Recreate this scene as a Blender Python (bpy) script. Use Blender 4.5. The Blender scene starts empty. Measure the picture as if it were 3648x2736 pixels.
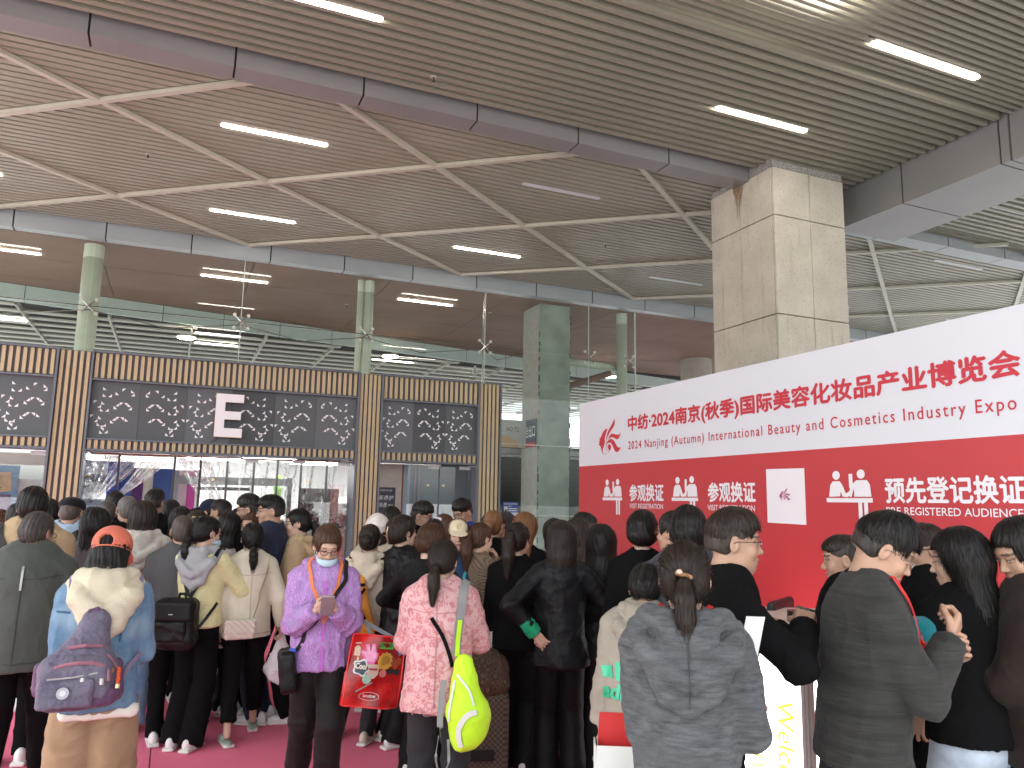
import bpy, bmesh, math, random
import numpy as np
from mathutils import Vector, Matrix
random.seed(7)
SC = bpy.context.scene
COL = SC.collection
R = math.radians

# ------------------------------------------------------------------ camera
cam_d = bpy.data.cameras.new('camera')
cam = bpy.data.objects.new('camera', cam_d)
COL.objects.link(cam)
SC.camera = cam
CAM_H = 1.75
yaw, pit, rol = R(23.36), R(8.71), R(1.03)
_f = Vector((math.sin(yaw)*math.cos(pit), math.cos(yaw)*math.cos(pit), math.sin(pit)))
_r = Vector((math.cos(yaw), -math.sin(yaw), 0))
_u = _r.cross(_f)
_r2 = _r*math.cos(rol) + _u*math.sin(rol)
_u2 = _u*math.cos(rol) - _r*math.sin(rol)
cam.matrix_world = Matrix(((_r2.x, _u2.x, -_f.x, 0), (_r2.y, _u2.y, -_f.y, 0), (_r2.z, _u2.z, -_f.z, CAM_H), (0, 0, 0, 1)))
cam_d.sensor_width = 36.0
cam_d.lens = 27.19
cam_d.clip_start = 0.05
cam_d.clip_end = 3000

# ------------------------------------------------------------------ world, sun, exposure
SUN_EL, SUN_AZ = R(60), R(250)     # azimuth clockwise from +Y: high on the left, behind the camera
world = bpy.data.worlds.new('World')
SC.world = world
world.use_nodes = True
wn = world.node_tree
bg = wn.nodes['Background']
sky = wn.nodes.new('ShaderNodeTexSky')
sky.sky_type = 'NISHITA'
sky.sun_disc = False
sky.sun_elevation = SUN_EL
sky.sun_rotation = SUN_AZ
sky.air_density = 1.0
sky.dust_density = 4.0
sky.ozone_density = 1.0
hs = wn.nodes.new('ShaderNodeHueSaturation')
hs.inputs['Saturation'].default_value = 0.3     # overcast daylight: a pale, almost colourless sky
wn.links.new(sky.outputs[0], hs.inputs['Color'])
wn.links.new(hs.outputs[0], bg.inputs['Color'])
bg.inputs['Strength'].default_value = 0.15
sl = bpy.data.lights.new('sun', 'SUN')
sl.energy = 1.2
sl.angle = R(12)
sl.color = (1, .96, .9)
sun = bpy.data.objects.new('sun', sl)
COL.objects.link(sun)
sd = Vector((math.sin(SUN_AZ)*math.cos(SUN_EL), math.cos(SUN_AZ)*math.cos(SUN_EL), math.sin(SUN_EL)))
sun.rotation_euler = sd.to_track_quat('Z', 'Y').to_euler()
SC.view_settings.view_transform = 'Standard'
SC.view_settings.look = 'None'
SC.view_settings.gamma = 1
SC.view_settings.use_curve_mapping = False
SC.view_settings.exposure = 2.2
SC.cycles.max_bounces = 8
SC.cycles.diffuse_bounces = 5
SC.cycles.glossy_bounces = 3
SC.cycles.transparent_max_bounces = 16
SC.cycles.sample_clamp_indirect = 8

# ------------------------------------------------------------------ materials
MATS = {}
def nodes(m):
    return m.node_tree.nodes, m.node_tree.links
def mat(name, col, rough=.6, metal=0, var=.08, vscale=6, bump=0, bscale=60, sheen=0, spec=.5, stretch=None, emit=None, estr=0, vdetail=4):
    """A Principled material whose colour wanders a little with noise, with optional fine bump."""
    if name in MATS: return MATS[name]
    m = bpy.data.materials.new(name); m.use_nodes = True
    N, L = nodes(m); b = N['Principled BSDF']
    b.inputs['Roughness'].default_value = rough
    b.inputs['Metallic'].default_value = metal
    b.inputs['Specular IOR Level'].default_value = spec
    if sheen:
        b.inputs['Sheen Weight'].default_value = sheen
        b.inputs['Sheen Roughness'].default_value = .5
    tc = N.new('ShaderNodeTexCoord')
    src = tc.outputs['Object']
    if stretch:
        mp = N.new('ShaderNodeMapping'); mp.inputs['Scale'].default_value = stretch
        L.new(src, mp.inputs[0]); src = mp.outputs[0]
    n = N.new('ShaderNodeTexNoise'); n.inputs['Scale'].default_value = vscale; n.inputs['Detail'].default_value = vdetail
    L.new(src, n.inputs['Vector'])
    mr = N.new('ShaderNodeMapRange'); mr.inputs[1].default_value = .3; mr.inputs[2].default_value = .7
    mr.inputs[3].default_value = 1-var; mr.inputs[4].default_value = 1+var
    L.new(n.outputs['Fac'], mr.inputs[0])
    mx = N.new('ShaderNodeMix'); mx.data_type = 'RGBA'; mx.blend_type = 'MULTIPLY'; mx.inputs[0].default_value = 1
    mx.inputs[6].default_value = (*col, 1)
    cb = N.new('ShaderNodeCombineColor')
    for i in range(3): L.new(mr.outputs[0], cb.inputs[i])
    L.new(cb.outputs[0], mx.inputs[7])
    L.new(mx.outputs[2], b.inputs['Base Color'])
    if bump:
        n2 = N.new('ShaderNodeTexNoise'); n2.inputs['Scale'].default_value = bscale; n2.inputs['Detail'].default_value = 5
        L.new(src, n2.inputs['Vector'])
        bp = N.new('ShaderNodeBump'); bp.inputs['Strength'].default_value = bump; bp.inputs['Distance'].default_value = .01
        L.new(n2.outputs['Fac'], bp.inputs['Height']); L.new(bp.outputs[0], b.inputs['Normal'])
    if emit:
        b.inputs['Emission Color'].default_value = (*emit, 1); b.inputs['Emission Strength'].default_value = estr
    m['mix'] = mx.name
    MATS[name] = m
    return m

def pattern(name, base, kind, col2, col3=None, scale=10, rough=.7, bump=.25, bscale=200, stretch=None, sheen=.2):
    """A woven or printed cloth: base colour with a procedural pattern of col2 (and col3)."""
    if name in MATS: return MATS[name]
    m = mat(name, base, rough, var=.1, bump=bump, bscale=bscale, sheen=sheen*.3, spec=.22)
    N, L = nodes(m); b = N['Principled BSDF']; mx = N[m['mix']]
    tc = N.new('ShaderNodeTexCoord'); src = tc.outputs['Object']
    mp = N.new('ShaderNodeMapping'); mp.inputs['Scale'].default_value = stretch or (1, 1, 1)
    L.new(src, mp.inputs[0]); src = mp.outputs[0]
    def ramp(out, a, c, lo=(0, 0, 0), hi=(1, 1, 1), interp='LINEAR'):
        r = N.new('ShaderNodeMapRange'); r.inputs[1].default_value = a; r.inputs[2].default_value = c
        L.new(out, r.inputs[0]); return r.outputs[0]
    if kind == 'camo':
        n = N.new('ShaderNodeTexNoise'); n.inputs['Scale'].default_value = scale; n.inputs['Detail'].default_value = 3
        n.inputs['Distortion'].default_value = 1.2
        L.new(src, n.inputs['Vector']); f = ramp(n.outputs['Fac'], .49, .51)
        n2 = N.new('ShaderNodeTexNoise'); n2.inputs['Scale'].default_value = scale*1.7; n2.inputs['Distortion'].default_value = 2
        L.new(src, n2.inputs['Vector']); f2 = ramp(n2.outputs['Fac'], .57, .585)
    elif kind == 'leaf':
        w = N.new('ShaderNodeTexWave'); w.inputs['Scale'].default_value = scale; w.inputs['Distortion'].default_value = 14
        w.inputs['Detail'].default_value = 3; w.inputs['Detail Scale'].default_value = 1.4
        L.new(src, w.inputs['Vector']); f = ramp(w.outputs['Fac'], .15, .55)
        n2 = N.new('ShaderNodeTexNoise'); n2.inputs['Scale'].default_value = 7
        L.new(src, n2.inputs['Vector']); f2 = ramp(n2.outputs['Fac'], .6, .75)
    elif kind == 'check':
        w = N.new('ShaderNodeTexChecker'); w.inputs['Scale'].default_value = scale
        L.new(src, w.inputs['Vector']); f = w.outputs['Fac']
        n2 = N.new('ShaderNodeTexNoise'); n2.inputs['Scale'].default_value = scale*.7
        L.new(src, n2.inputs['Vector']); f2 = ramp(n2.outputs['Fac'], .55, .6)
    elif kind == 'streak':
        n = N.new('ShaderNodeTexNoise'); n.inputs['Scale'].default_value = scale; n.inputs['Detail'].default_value = 6
        n.inputs['Roughness'].default_value = .7
        L.new(src, n.inputs['Vector']); f = ramp(n.outputs['Fac'], .35, .65)
        n2 = N.new('ShaderNodeTexNoise'); n2.inputs['Scale'].default_value = 5
        L.new(src, n2.inputs['Vector']); f2 = ramp(n2.outputs['Fac'], .5, .8)
    elif kind == 'ring':
        v = N.new('ShaderNodeTexVoronoi'); v.inputs['Scale'].default_value = scale; v.inputs['Randomness'].default_value = .15
        L.new(src, v.inputs['Vector'])
        a = N.new('ShaderNodeMath'); a.operation = 'PINGPONG'; a.inputs[1].default_value = .16
        L.new(v.outputs['Distance'], a.inputs[0]); f = ramp(a.outputs[0], .1, .14)
        f2 = None
    mA = N.new('ShaderNodeMix'); mA.data_type = 'RGBA'; L.new(f, mA.inputs[0])
    mA.inputs[6].default_value = (*base, 1); mA.inputs[7].default_value = (*col2, 1)
    out = mA.outputs[2]
    if col3 and f2:
        mB = N.new('ShaderNodeMix'); mB.data_type = 'RGBA'; L.new(f2, mB.inputs[0])
        L.new(out, mB.inputs[6]); mB.inputs[7].default_value = (*col3, 1); out = mB.outputs[2]
    L.new(out, mx.inputs[6])
    return m

def glass(name, tint, refl=.08, rough=.0, opac=0, wob=0):
    """Thin pane: mostly transparent with a tint, a little Fresnel reflection and an optional film of dirt."""
    if name in MATS: return MATS[name]
    m = bpy.data.materials.new(name); m.use_nodes = True
    N, L = nodes(m); N.remove(N['Principled BSDF']); out = N['Material Output']
    t = N.new('ShaderNodeBsdfTransparent'); t.inputs[0].default_value = (*tint, 1)
    g = N.new('ShaderNodeBsdfGlossy'); g.inputs['Roughness'].default_value = rough; g.inputs[0].default_value = (1, 1, 1, 1)
    lw = N.new('ShaderNodeLayerWeight'); lw.inputs[0].default_value = .35
    mr = N.new('ShaderNodeMapRange'); mr.inputs[3].default_value = refl; mr.inputs[4].default_value = .75 if refl > .02 else .40
    L.new(lw.outputs['Fresnel'], mr.inputs[0])
    mx = N.new('ShaderNodeMixShader'); L.new(mr.outputs[0], mx.inputs[0]); L.new(t.outputs[0], mx.inputs[1]); L.new(g.outputs[0], mx.inputs[2])
    if wob:
        tc = N.new('ShaderNodeTexCoord'); n = N.new('ShaderNodeTexNoise'); n.inputs['Scale'].default_value = wob
        n.inputs['Detail'].default_value = 2; n.inputs['Distortion'].default_value = 1.5
        L.new(tc.outputs['Object'], n.inputs['Vector'])
        bp = N.new('ShaderNodeBump'); bp.inputs['Strength'].default_value = 1; bp.inputs['Distance'].default_value = .05
        L.new(n.outputs[0], bp.inputs['Height']); L.new(bp.outputs[0], g.inputs['Normal']); L.new(bp.outputs[0], lw.inputs['Normal'])
    last = mx.outputs[0]
    if opac:
        d = N.new('ShaderNodeBsdfDiffuse'); d.inputs[0].default_value = (*[.5*c+.3 for c in tint], 1)
        m2 = N.new('ShaderNodeMixShader'); m2.inputs[0].default_value = opac
        L.new(last, m2.inputs[1]); L.new(d.outputs[0], m2.inputs[2]); last = m2.outputs[0]
    L.new(last, out.inputs[0])
    MATS[name] = m
    return m
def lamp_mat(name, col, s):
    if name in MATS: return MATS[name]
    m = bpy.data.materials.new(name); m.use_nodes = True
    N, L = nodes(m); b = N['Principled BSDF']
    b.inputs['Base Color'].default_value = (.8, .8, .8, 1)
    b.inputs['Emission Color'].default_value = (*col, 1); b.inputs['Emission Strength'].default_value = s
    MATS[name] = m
    return m

# ------------------------------------------------------------------ mesh helpers
def link_mesh(name, V, F, m, parent=None, smooth=False):
    me = bpy.data.meshes.new(name)
    me.from_pydata([tuple(v) for v in V], [], [tuple(f) for f in F])
    if m: me.materials.append(m)
    if smooth:
        me.polygons.foreach_set('use_smooth', np.ones(len(me.polygons), bool))
    me.update()
    o = bpy.data.objects.new(name, me)
    COL.objects.link(o)
    if parent: o.parent = parent
    return o
class MB:
    """Collects boxes, bars and flat polygons and links them as one mesh."""
    def __init__(s): s.V = []; s.F = []
    def box(s, lo, hi):
        n = len(s.V); x0, y0, z0 = lo; x1, y1, z1 = hi
        s.V += [(x0,y0,z0),(x1,y0,z0),(x1,y1,z0),(x0,y1,z0),(x0,y0,z1),(x1,y0,z1),(x1,y1,z1),(x0,y1,z1)]
        s.F += [(n,n+3,n+2,n+1),(n+4,n+5,n+6,n+7),(n,n+1,n+5,n+4),(n+1,n+2,n+6,n+5),(n+2,n+3,n+7,n+6),(n+3,n,n+4,n+7)]
        return s
    def obox(s, c, ax, ay, az, hx, hy, hz):
        """box with its own axes"""
        n = len(s.V); c = Vector(c); ax, ay, az = Vector(ax)*hx, Vector(ay)*hy, Vector(az)*hz
        for k in (-1, 1):
            for i, j in ((-1,-1),(1,-1),(1,1),(-1,1)):
                s.V.append(tuple(c+ax*i+ay*j+az*k))
        s.F += [(n,n+3,n+2,n+1),(n+4,n+5,n+6,n+7),(n,n+1,n+5,n+4),(n+1,n+2,n+6,n+5),(n+2,n+3,n+7,n+6),(n+3,n,n+4,n+7)]
        return s
    def bar(s, a, b, w, h, up=(0,0,1)):
        a, b = Vector(a), Vector(b); d = (b-a); l = d.length; d.normalize()
        side = d.cross(Vector(up)).normalized(); u = side.cross(d).normalized()
        return s.obox((a+b)/2, d, side, u, l/2, w/2, h/2)
    def tube(s, pts, r, seg=8, cap=True):
        pts = [Vector(p) for p in pts]; rs = r if isinstance(r, (list, tuple)) else [r]*len(pts)
        n0 = len(s.V); prev = None
        for i, p in enumerate(pts):
            d = (pts[min(i+1, len(pts)-1)]-pts[max(i-1, 0)]).normalized()
            if prev is None:
                prev = d.orthogonal().normalized()
            side = (prev - d*prev.dot(d)).normalized(); prev = side; up = d.cross(side)
            for k in range(seg):
                a = 2*math.pi*k/seg
                s.V.append(tuple(p+(side*math.cos(a)+up*math.sin(a))*rs[i]))
        for i in range(len(pts)-1):
            for k in range(seg):
                a = n0+i*seg+k; b = n0+i*seg+(k+1) % seg
                s.F.append((a, b, b+seg, a+seg))
        if cap:
            s.F.append(tuple(n0+k for k in reversed(range(seg))))
            s.F.append(tuple(n0+(len(pts)-1)*seg+k for k in range(seg)))
        return s
    def poly(s, P, fr=None, t=0):
        """flat (optionally thick) polygon; fr = (origin, right, up, normal)"""
        n = len(s.V)
        if fr:
            o, r, u, nn = [Vector(q) for q in fr]
            P3 = [o+r*x+u*y for x, y in P]
        else:
            P3 = [Vector(p) for p in P]; nn = Vector((0, 0, 1))
        if t:
            s.V += [tuple(p+nn*t) for p in P3]+[tuple(p) for p in P3]
            k = len(P3)
            s.F.append(tuple(range(n, n+k)))
            for i in range(k):
                j = (i+1) % k
                s.F.append((n+i, n+k+i, n+k+j, n+j))
        else:
            s.V += [tuple(p) for p in P3]; s.F.append(tuple(range(n, n+len(P3))))
        return s
    def disc(s, c, r, fr, t=0, seg=20, ry=None):
        return s.poly([(c[0]+r*math.cos(2*math.pi*k/seg), c[1]+(ry or r)*math.sin(2*math.pi*k/seg)) for k in range(seg)], fr, t)
    def build(s, name, m, parent=None, smooth=False, bevel=0):
        o = link_mesh(name, s.V, s.F, m, parent, smooth)
        if bevel:
            b = o.modifiers.new('bevel', 'BEVEL'); b.width = bevel; b.segments = 2; b.limit_method = 'ANGLE'
        return o
def box(name, lo, hi, m, parent=None, bevel=0):
    return MB().box(lo, hi).build(name, m, parent, bevel=bevel)
def tag(o, label=None, cat=None, group=None, kind=None):
    if label: o['label'] = label
    if cat: o['category'] = cat
    if group: o['group'] = group
    if kind: o['kind'] = kind
    return o
def empty(name, loc=(0,0,0), rz=0):
    o = bpy.data.objects.new(name, None); o.location = loc; o.rotation_euler = (0, 0, rz)
    o.empty_display_size = .1
    COL.objects.link(o); return o
def inst(name, me, loc, parent=None, rz=0, sc=None):
    o = bpy.data.objects.new(name, me); o.location = loc; o.rotation_euler = (0, 0, rz)
    if sc: o.scale = sc
    COL.objects.link(o)
    if parent: o.parent = parent
    return o
_tc = {}
def text_verts(body, bold=0, spacing=1.0, shear=0):
    """Lettering as flat triangles: (verts Nx2 scaled so that the line's height is about 1, faces, width)"""
    key = (body, bold, spacing, shear)
    if key in _tc: return _tc[key]
    c = bpy.data.curves.new('t', 'FONT'); c.body = body; c.size = 1; c.offset = bold; c.space_character = spacing; c.shear = shear
    c.resolution_u = 3
    o = bpy.data.objects.new('t', c); COL.objects.link(o)
    bpy.context.view_layer.update()
    dg = bpy.context.evaluated_depsgraph_get()
    me = bpy.data.meshes.new_from_object(o.evaluated_get(dg))
    V = np.array([v.co[:2] for v in me.vertices]) if len(me.vertices) else np.zeros((1, 2))
    F = [tuple(p.vertices) for p in me.polygons]
    bpy.data.objects.remove(o); bpy.data.curves.remove(c); bpy.data.meshes.remove(me)
    _tc[key] = (V, F); return _tc[key]
def text(name, body, fr, w, h, m, parent=None, bold=0, spacing=1.0, thick=0, shear=0):
    """Lettering fitted to the box w x h whose lower left corner is the frame's origin."""
    V, F = text_verts(body, 0, spacing, shear)
    lo, hi = V.min(0), V.max(0)
    P = (V-lo)/(hi-lo)*[w, h]
    o_, r_, u_, n_ = [np.array(q, float) for q in fr]
    if bold:                     # heavier strokes: the same lettering laid four times a hair apart
        b_ = bold*w/(hi-lo)[0]; bh = bold*h/(hi-lo)[1]; k = len(P); X = []; F2 = []
        for q, (dx, dy) in enumerate(((-b_, 0), (b_, 0), (0, bh), (0, -bh))):
            X.append(o_+(P[:, :1]+dx)*r_+(P[:, 1:]+dy)*u_+n_*(.0003*q)); F2 += [tuple(i+k*q for i in f) for f in F]
        return link_mesh(name, np.vstack(X), F2, m, parent)
    X = o_+P[:, :1]*r_+P[:, 1:]*u_
    if thick:
        X2 = X+n_*thick
        k = len(X); ed = {}
        for f in F:
            for a, b in zip(f, f[1:]+f[:1]):
                ed[(a, b)] = ed.get((a, b), 0)+1
        F2 = [tuple(i+k for i in f) for f in F]
        F2 += [(a, b, b+k, a+k) for (a, b) in ed if (b, a) not in ed]
        return link_mesh(name, np.vstack([X, X2]), F2, m, parent)
    return link_mesh(name, X, F, m, parent)
# ================================================================== SETTING
M_slat = mat('slat_metal', (.30, .28, .225), .38, .2, var=.05, vscale=2, stretch=(.3, 3, 3))
M_slat2 = mat('slat_metal_far', (.33, .31, .25), .42, .15, var=.05, vscale=2, stretch=(.3, 3, 3))
M_beam = mat('beam_metal', (.26, .25, .25), .34, .25, var=.05, vscale=1.5)
M_fascia = mat('fascia_metal', (.36, .40, .42), .4, .2, var=.05, vscale=1.5)
M_dark = mat('dark_void', (.02, .02, .02), .9)
M_strip = mat('trim_metal', (.52, .50, .42), .4, .15, var=.04)
M_slab = mat('ceiling_slab', (.07, .065, .06), .8, var=.15, vscale=1)
M_lamp = lamp_mat('lamp_lit', (1, .90, .78), 9)
M_lampin = lamp_mat('lamp_inside', (1, .88, .74), 12)
M_lampoff = mat('lamp_unlit', (.62, .66, .68), .4)
M_housing = mat('lamp_housing', (.05, .05, .05), .6)

# ground: one sheet to the horizon, carpet strips on it
g = link_mesh('ground', [(-400, -400, 0), (400, -400, 0), (400, 400, 0), (-400, 400, 0)], [(0, 1, 2, 3)],
              mat('paving', (.42, .41, .39), .55, var=.12, vscale=1.2, bump=.1, bscale=20))
tag(g, kind='structure')
M_carpet = mat('carpet', (.86, .115, .235), .95, var=.10, vscale=1.3, bump=.5, bscale=420, sheen=.15, vdetail=8)
cp = box('carpet', (-4.04, 3.3, .002), (4.40, 12.35, .006), mat('carpet_edge', (.25, .02, .06), .95))
tag(cp, kind='structure')
for i in range(1, 5):
    x0 = -6.03+i*2.01+.004
    s_ = link_mesh('carpet_strip', [(x0, 3.32, .010), (x0+2.002, 3.32, .010), (x0+2.002, 12.33, .010), (x0, 12.33, .010)], [(0, 1, 2, 3)], M_carpet, cp)

# ---- ceiling: slab, slats as parts
ceil = box('ceiling', (-6.5, -2, 6.32), (18.5, 13.3, 6.6), M_slab)
tag(ceil, kind='structure')
def slat_mesh(name, x0, x1, w, h, m):
    o = MB().box((x0, -w/2, 0), (x1, w/2, h)).build(name, m)
    me = o.data; bpy.data.objects.remove(o); return me
def slats(me, y0, y1, pitch, z):
    n = 0; y = y0
    while y < y1:
        inst('slat', me, (0, y, z), ceil); y += pitch; n += 1
    return n
sm = slat_mesh('slat_deep', -6.4, 7.99, .056, .15, M_slat)
n1 = slats(sm, 5.20, 7.36, .13, 5.99)
sm = slat_mesh('slat_fine', -6.4, 16, .036, .05, M_slat)
n2 = slats(sm, 3.1, 5.10, .082, 6.02)
mb = MB(); y = 3.018
while y > -1.9: mb.box((-6.4, y-.018, 6.02), (16, y+.018, 6.07)); y -= .082
tag(mb.build('slat_field', M_slat, ceil), kind='stuff')
sm = slat_mesh('slat_far', -6.4, 18.4, .086, .105, M_slat2)
n3 = slats(sm, 7.80, 13.26, .122, 5.98)
sm = slat_mesh('slat_right', 9.12, 18.4, .06, .07, M_slat2)
n4 = slats(sm, 5.72, 7.95, .122, 5.98)
# near-black sheets put shade into the slat gaps (a pan between the slats)
box('gap_shade_sheet', (-6.4, 7.7, 6.10), (18.4, 13.29, 6.12), mat('pan', (.02, .018, .015), .7), ceil)
box('gap_shade_sheet', (-6.4, 5.14, 6.20), (8.0, 7.42, 6.22), mat('gap_shade2', (.03, .027, .024), .7), ceil)

# ---- beams clad in metal panels with open joints
def beam(label, a, b, y0, y1, z0, z1, m, step=1.25, off=0, axis='x', group=None, gap=.020):
    t = empty('ceiling_beam', ((a+b)/2, (y0+y1)/2, z0) if axis == 'x' else ((y0+y1)/2, (a+b)/2, z0))
    tag(t, label, 'beam')
    L0 = t.location
    def bx(nm, p, q, yy0, yy1, zz0, zz1, mm):
        lo = (p, yy0, zz0) if axis == 'x' else (yy0, p, zz0)
        hi = (q, yy1, zz1) if axis == 'x' else (yy1, q, zz1)
        return box(nm, tuple(np.array(lo)-L0), tuple(np.array(hi)-L0), mm, t)
    bx('beam_core', a+.02, b-.02, y0+.015, y1-.015, z0+.015, z1, M_dark)
    e = a+off
    while e > a: e -= step
    while e < b:
        p, q = max(e+gap/2, a), min(e+step-gap/2, b)
        if q-p > .05: bx('panel', p, q, y0, y1, z0, z1-.001, m)
        e += step
    return t
beam('long grey metal clad beam crossing the ceiling left of the stone column', -11, 6.455, 7.43, 7.70, 5.86, 6.12, M_beam, off=11.24-10)
beam('deep grey metal clad beam running towards the stone column at upper right', 5.12, 7.52, 8.03, 9.10, 5.50, 6.14, M_beam, axis='y', off=.1)
beam('short grey metal clad beam at the right edge of the picture below the fine slats', 8.05, 16, 4.75, 5.105, 5.50, 6.14, M_beam, off=.9)
beam('blue grey clad beam behind the stone column above the poster wall', 7.62, 22, 8.00, 8.30, 5.84, 6.12, M_fascia, step=1.33, off=.6)
beam('pale clad edge beam along the top of the glass front', -11, 22, 13.30, 13.50, 5.74, 6.12, M_fascia, off=.98)

# ---- diagonal trim strips under the far slats, slope 0.767
k = .767
def strip_line(sgn, c, x0, x1, w=.066):
    # y = sgn*k*x + c, clipped to the far field
    ya, yb = 7.72, 13.28
    xs = sorted(((ya-c)/(sgn*k), (yb-c)/(sgn*k)))
    xa, xb = max(xs[0], x0), min(xs[1], x1)
    if xb-xa < .5: return
    z = 5.965 if sgn > 0 else 5.960
    t = MB().bar((xa, sgn*k*xa+c, z-.012), (xb, sgn*k*xb+c, z-.012), w, .045)
    t.build('trim_strip', M_strip, ceil)
for j in range(-5, 9):
    strip_line(1, 9.72-j*2.9, -6.2, 18.2)
    strip_line(-1, 8.13+j*2.9, -6.2, 18.2)

# ---- strip lights
def strip_light(x0, x1, y, z, w, lit, label, group):
    t = empty('ceiling_light', ((x0+x1)/2, y, z)); tag(t, label, 'ceiling light', group)
    L = x1-x0
    box('housing', (-L/2-.07, -w/2-.004, .012), (L/2+.01, w/2+.004, .07), M_housing, t)
    nseg = 8; P = []
    mb = MB()
    pts = [(-L/2+w/2-w/2*math.cos(a), w/2*math.sin(a)) for a in np.linspace(math.pi/2, -math.pi/2, 7)][::-1]
    pl = [(-L/2+w/2+w/2*math.cos(a), w/2*math.sin(a)) for a in np.linspace(math.pi/2, 3*math.pi/2, 9)] + \
         [(L/2-w/2+w/2*math.cos(a), w/2*math.sin(a)) for a in np.linspace(-math.pi/2, math.pi/2, 9)]
    mb.poly(pl[::-1], ((0, 0, 0), (1, 0, 0), (0, -1, 0), (0, 0, -1)), .012)
    mb.build('diffuser', (M_lampin if y > 13.5 else M_lamp) if lit else M_lampoff, t)
    return t
LT = [(5.05, 6.31, 6.28, .085, 1, 'lit white strip light nearest the stone column'),
      (5.62, 7.06, 4.75, .08, 1, 'lit strip light at the upper right among the fine slats'),
      (.15, 1.40, 6.30, .085, 1, 'lit strip light cut by the top edge of the picture'),
      (.19, 1.40, 9.00, .085, 1, 'large lit strip light left of centre in the slatted ceiling'),
      (.19, 1.43, 11.9, .085, 1, 'lit strip light nearer the glass front, left of centre'),
      (4.02, 5.24, 11.88, .085, 1, 'lit strip light over the right end of the wood slatted entrance'),
      (3.98, 5.18, 9.00, .085, 0, 'unlit strip light between the long beam and the diagonal trims'),
      (7.89, 9.10, 11.87, .085, 0, 'unlit strip light left of the stone column near the glass front'),
      (-3.65, -2.42, 11.8, .085, 1, 'lit strip light whose tip shows at the left edge'),
      (9.88, 11.1, 6.84, .085, 0, 'unlit strip light at the right edge beyond the deep beam'),
      (11.66, 12.86, 8.85, .085, 0, 'unlit strip light under the diagonal trims at far right'),
      (15.6, 16.8, 11.66, .085, 0, 'unlit strip light just above the sloping top of the poster wall'),
      (11.7, 12.9, 11.85, .085, 0, 'unlit strip light directly right of the stone column')]
for x0, x1, y, w, lit, lb in LT:
    strip_light(x0, x1, y, 6.026 if y < 5.1 else (5.998 if y < 7.4 else 5.986), w*.92, lit, lb, 'strip lights in the slatted ceiling')
# lamp added above the fine slats to give bright streaks in the gaps
t = empty('ceiling_light', (4.5, 4.25, 6.2)); tag(t, 'lamp added above the fine slats to give thin bright streaks between them', 'ceiling light')
box('diffuser', (-.62, -.22, 0), (.62, .22, .02), lamp_mat('lamp_above', (1, .95, .85), 3.2), t)

# ---- small fittings
for i, (x, y, z, lb) in enumerate(((2.1, 7.0, 5.99, 'small sprinkler head near the long beam, left of centre'), (6.2, 10.6, 5.975, 'small sprinkler head among the diagonal trims'), (-.6, 10.2, 5.975, 'small sprinkler head at the left of the trimmed ceiling'), (5.9, 14.9, 5.73, 'small sprinkler head on the brown soffit'), (3.0, 15.6, 5.73, 'small sprinkler head farther left on the brown soffit'))):
    t = empty('sprinkler', (x, y, z)); tag(t, lb, 'sprinkler', 'sprinkler heads')
    MB().tube([(0, 0, .0), (0, 0, -.012)], .035, 12).build('rosette', M_strip, t); MB().tube([(0, 0, -.012), (0, 0, -.05)], .010, 8).tube([(0, 0, -.05), (0, 0, -.053)], .018, 8).build('nozzle', M_housing, t)
t = empty('security_camera', (7.2, 19.2, 5.36)); tag(t, 'white dome security camera on a short stem under the louvres', 'camera')
MB().tube([(0, 0, 0), (0, 0, -.12)], .03, 10).build('stem', M_lampoff, t); MB().tube([(0, 0, -.12), (0, 0, -.2), (0, 0, -.25)], [.08, .08, .04], 14).build('dome', M_lampoff, t)

# ---- stone column
M_stone = mat('pale_granite', (.52, .485, .41), .75, var=.10, vscale=3, bump=.9, bscale=90)
N, L = nodes(M_stone)                # dark pits in the flamed face
v = N.new('ShaderNodeTexVoronoi'); v.inputs['Scale'].default_value = 42
tc = N.new('ShaderNodeTexCoord'); L.new(tc.outputs['Object'], v.inputs['Vector'])
mr = N.new('ShaderNodeMapRange'); mr.inputs[1].default_value = .10; mr.inputs[2].default_value = .36; mr.inputs[3].default_value = 1; mr.inputs[4].default_value = 0
L.new(v.outputs['Distance'], mr.inputs[0])
n = N.new('ShaderNodeTexNoise'); n.inputs['Scale'].default_value = 23; L.new(tc.outputs['Object'], n.inputs['Vector'])
mr2 = N.new('ShaderNodeMapRange'); mr2.inputs[1].default_value = .46; mr2.inputs[2].default_value = .56; L.new(n.outputs[0], mr2.inputs[0])
mu = N.new('ShaderNodeMath'); mu.operation = 'MULTIPLY'; L.new(mr.outputs[0], mu.inputs[0]); L.new(mr2.outputs[0], mu.inputs[1])
mA = N.new('ShaderNodeMix'); mA.data_type = 'RGBA'; L.new(mu.outputs[0], mA.inputs[0]); mA.inputs[6].default_value = (.52, .485, .41, 1); mA.inputs[7].default_value = (.30, .25, .18, 1)
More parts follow.
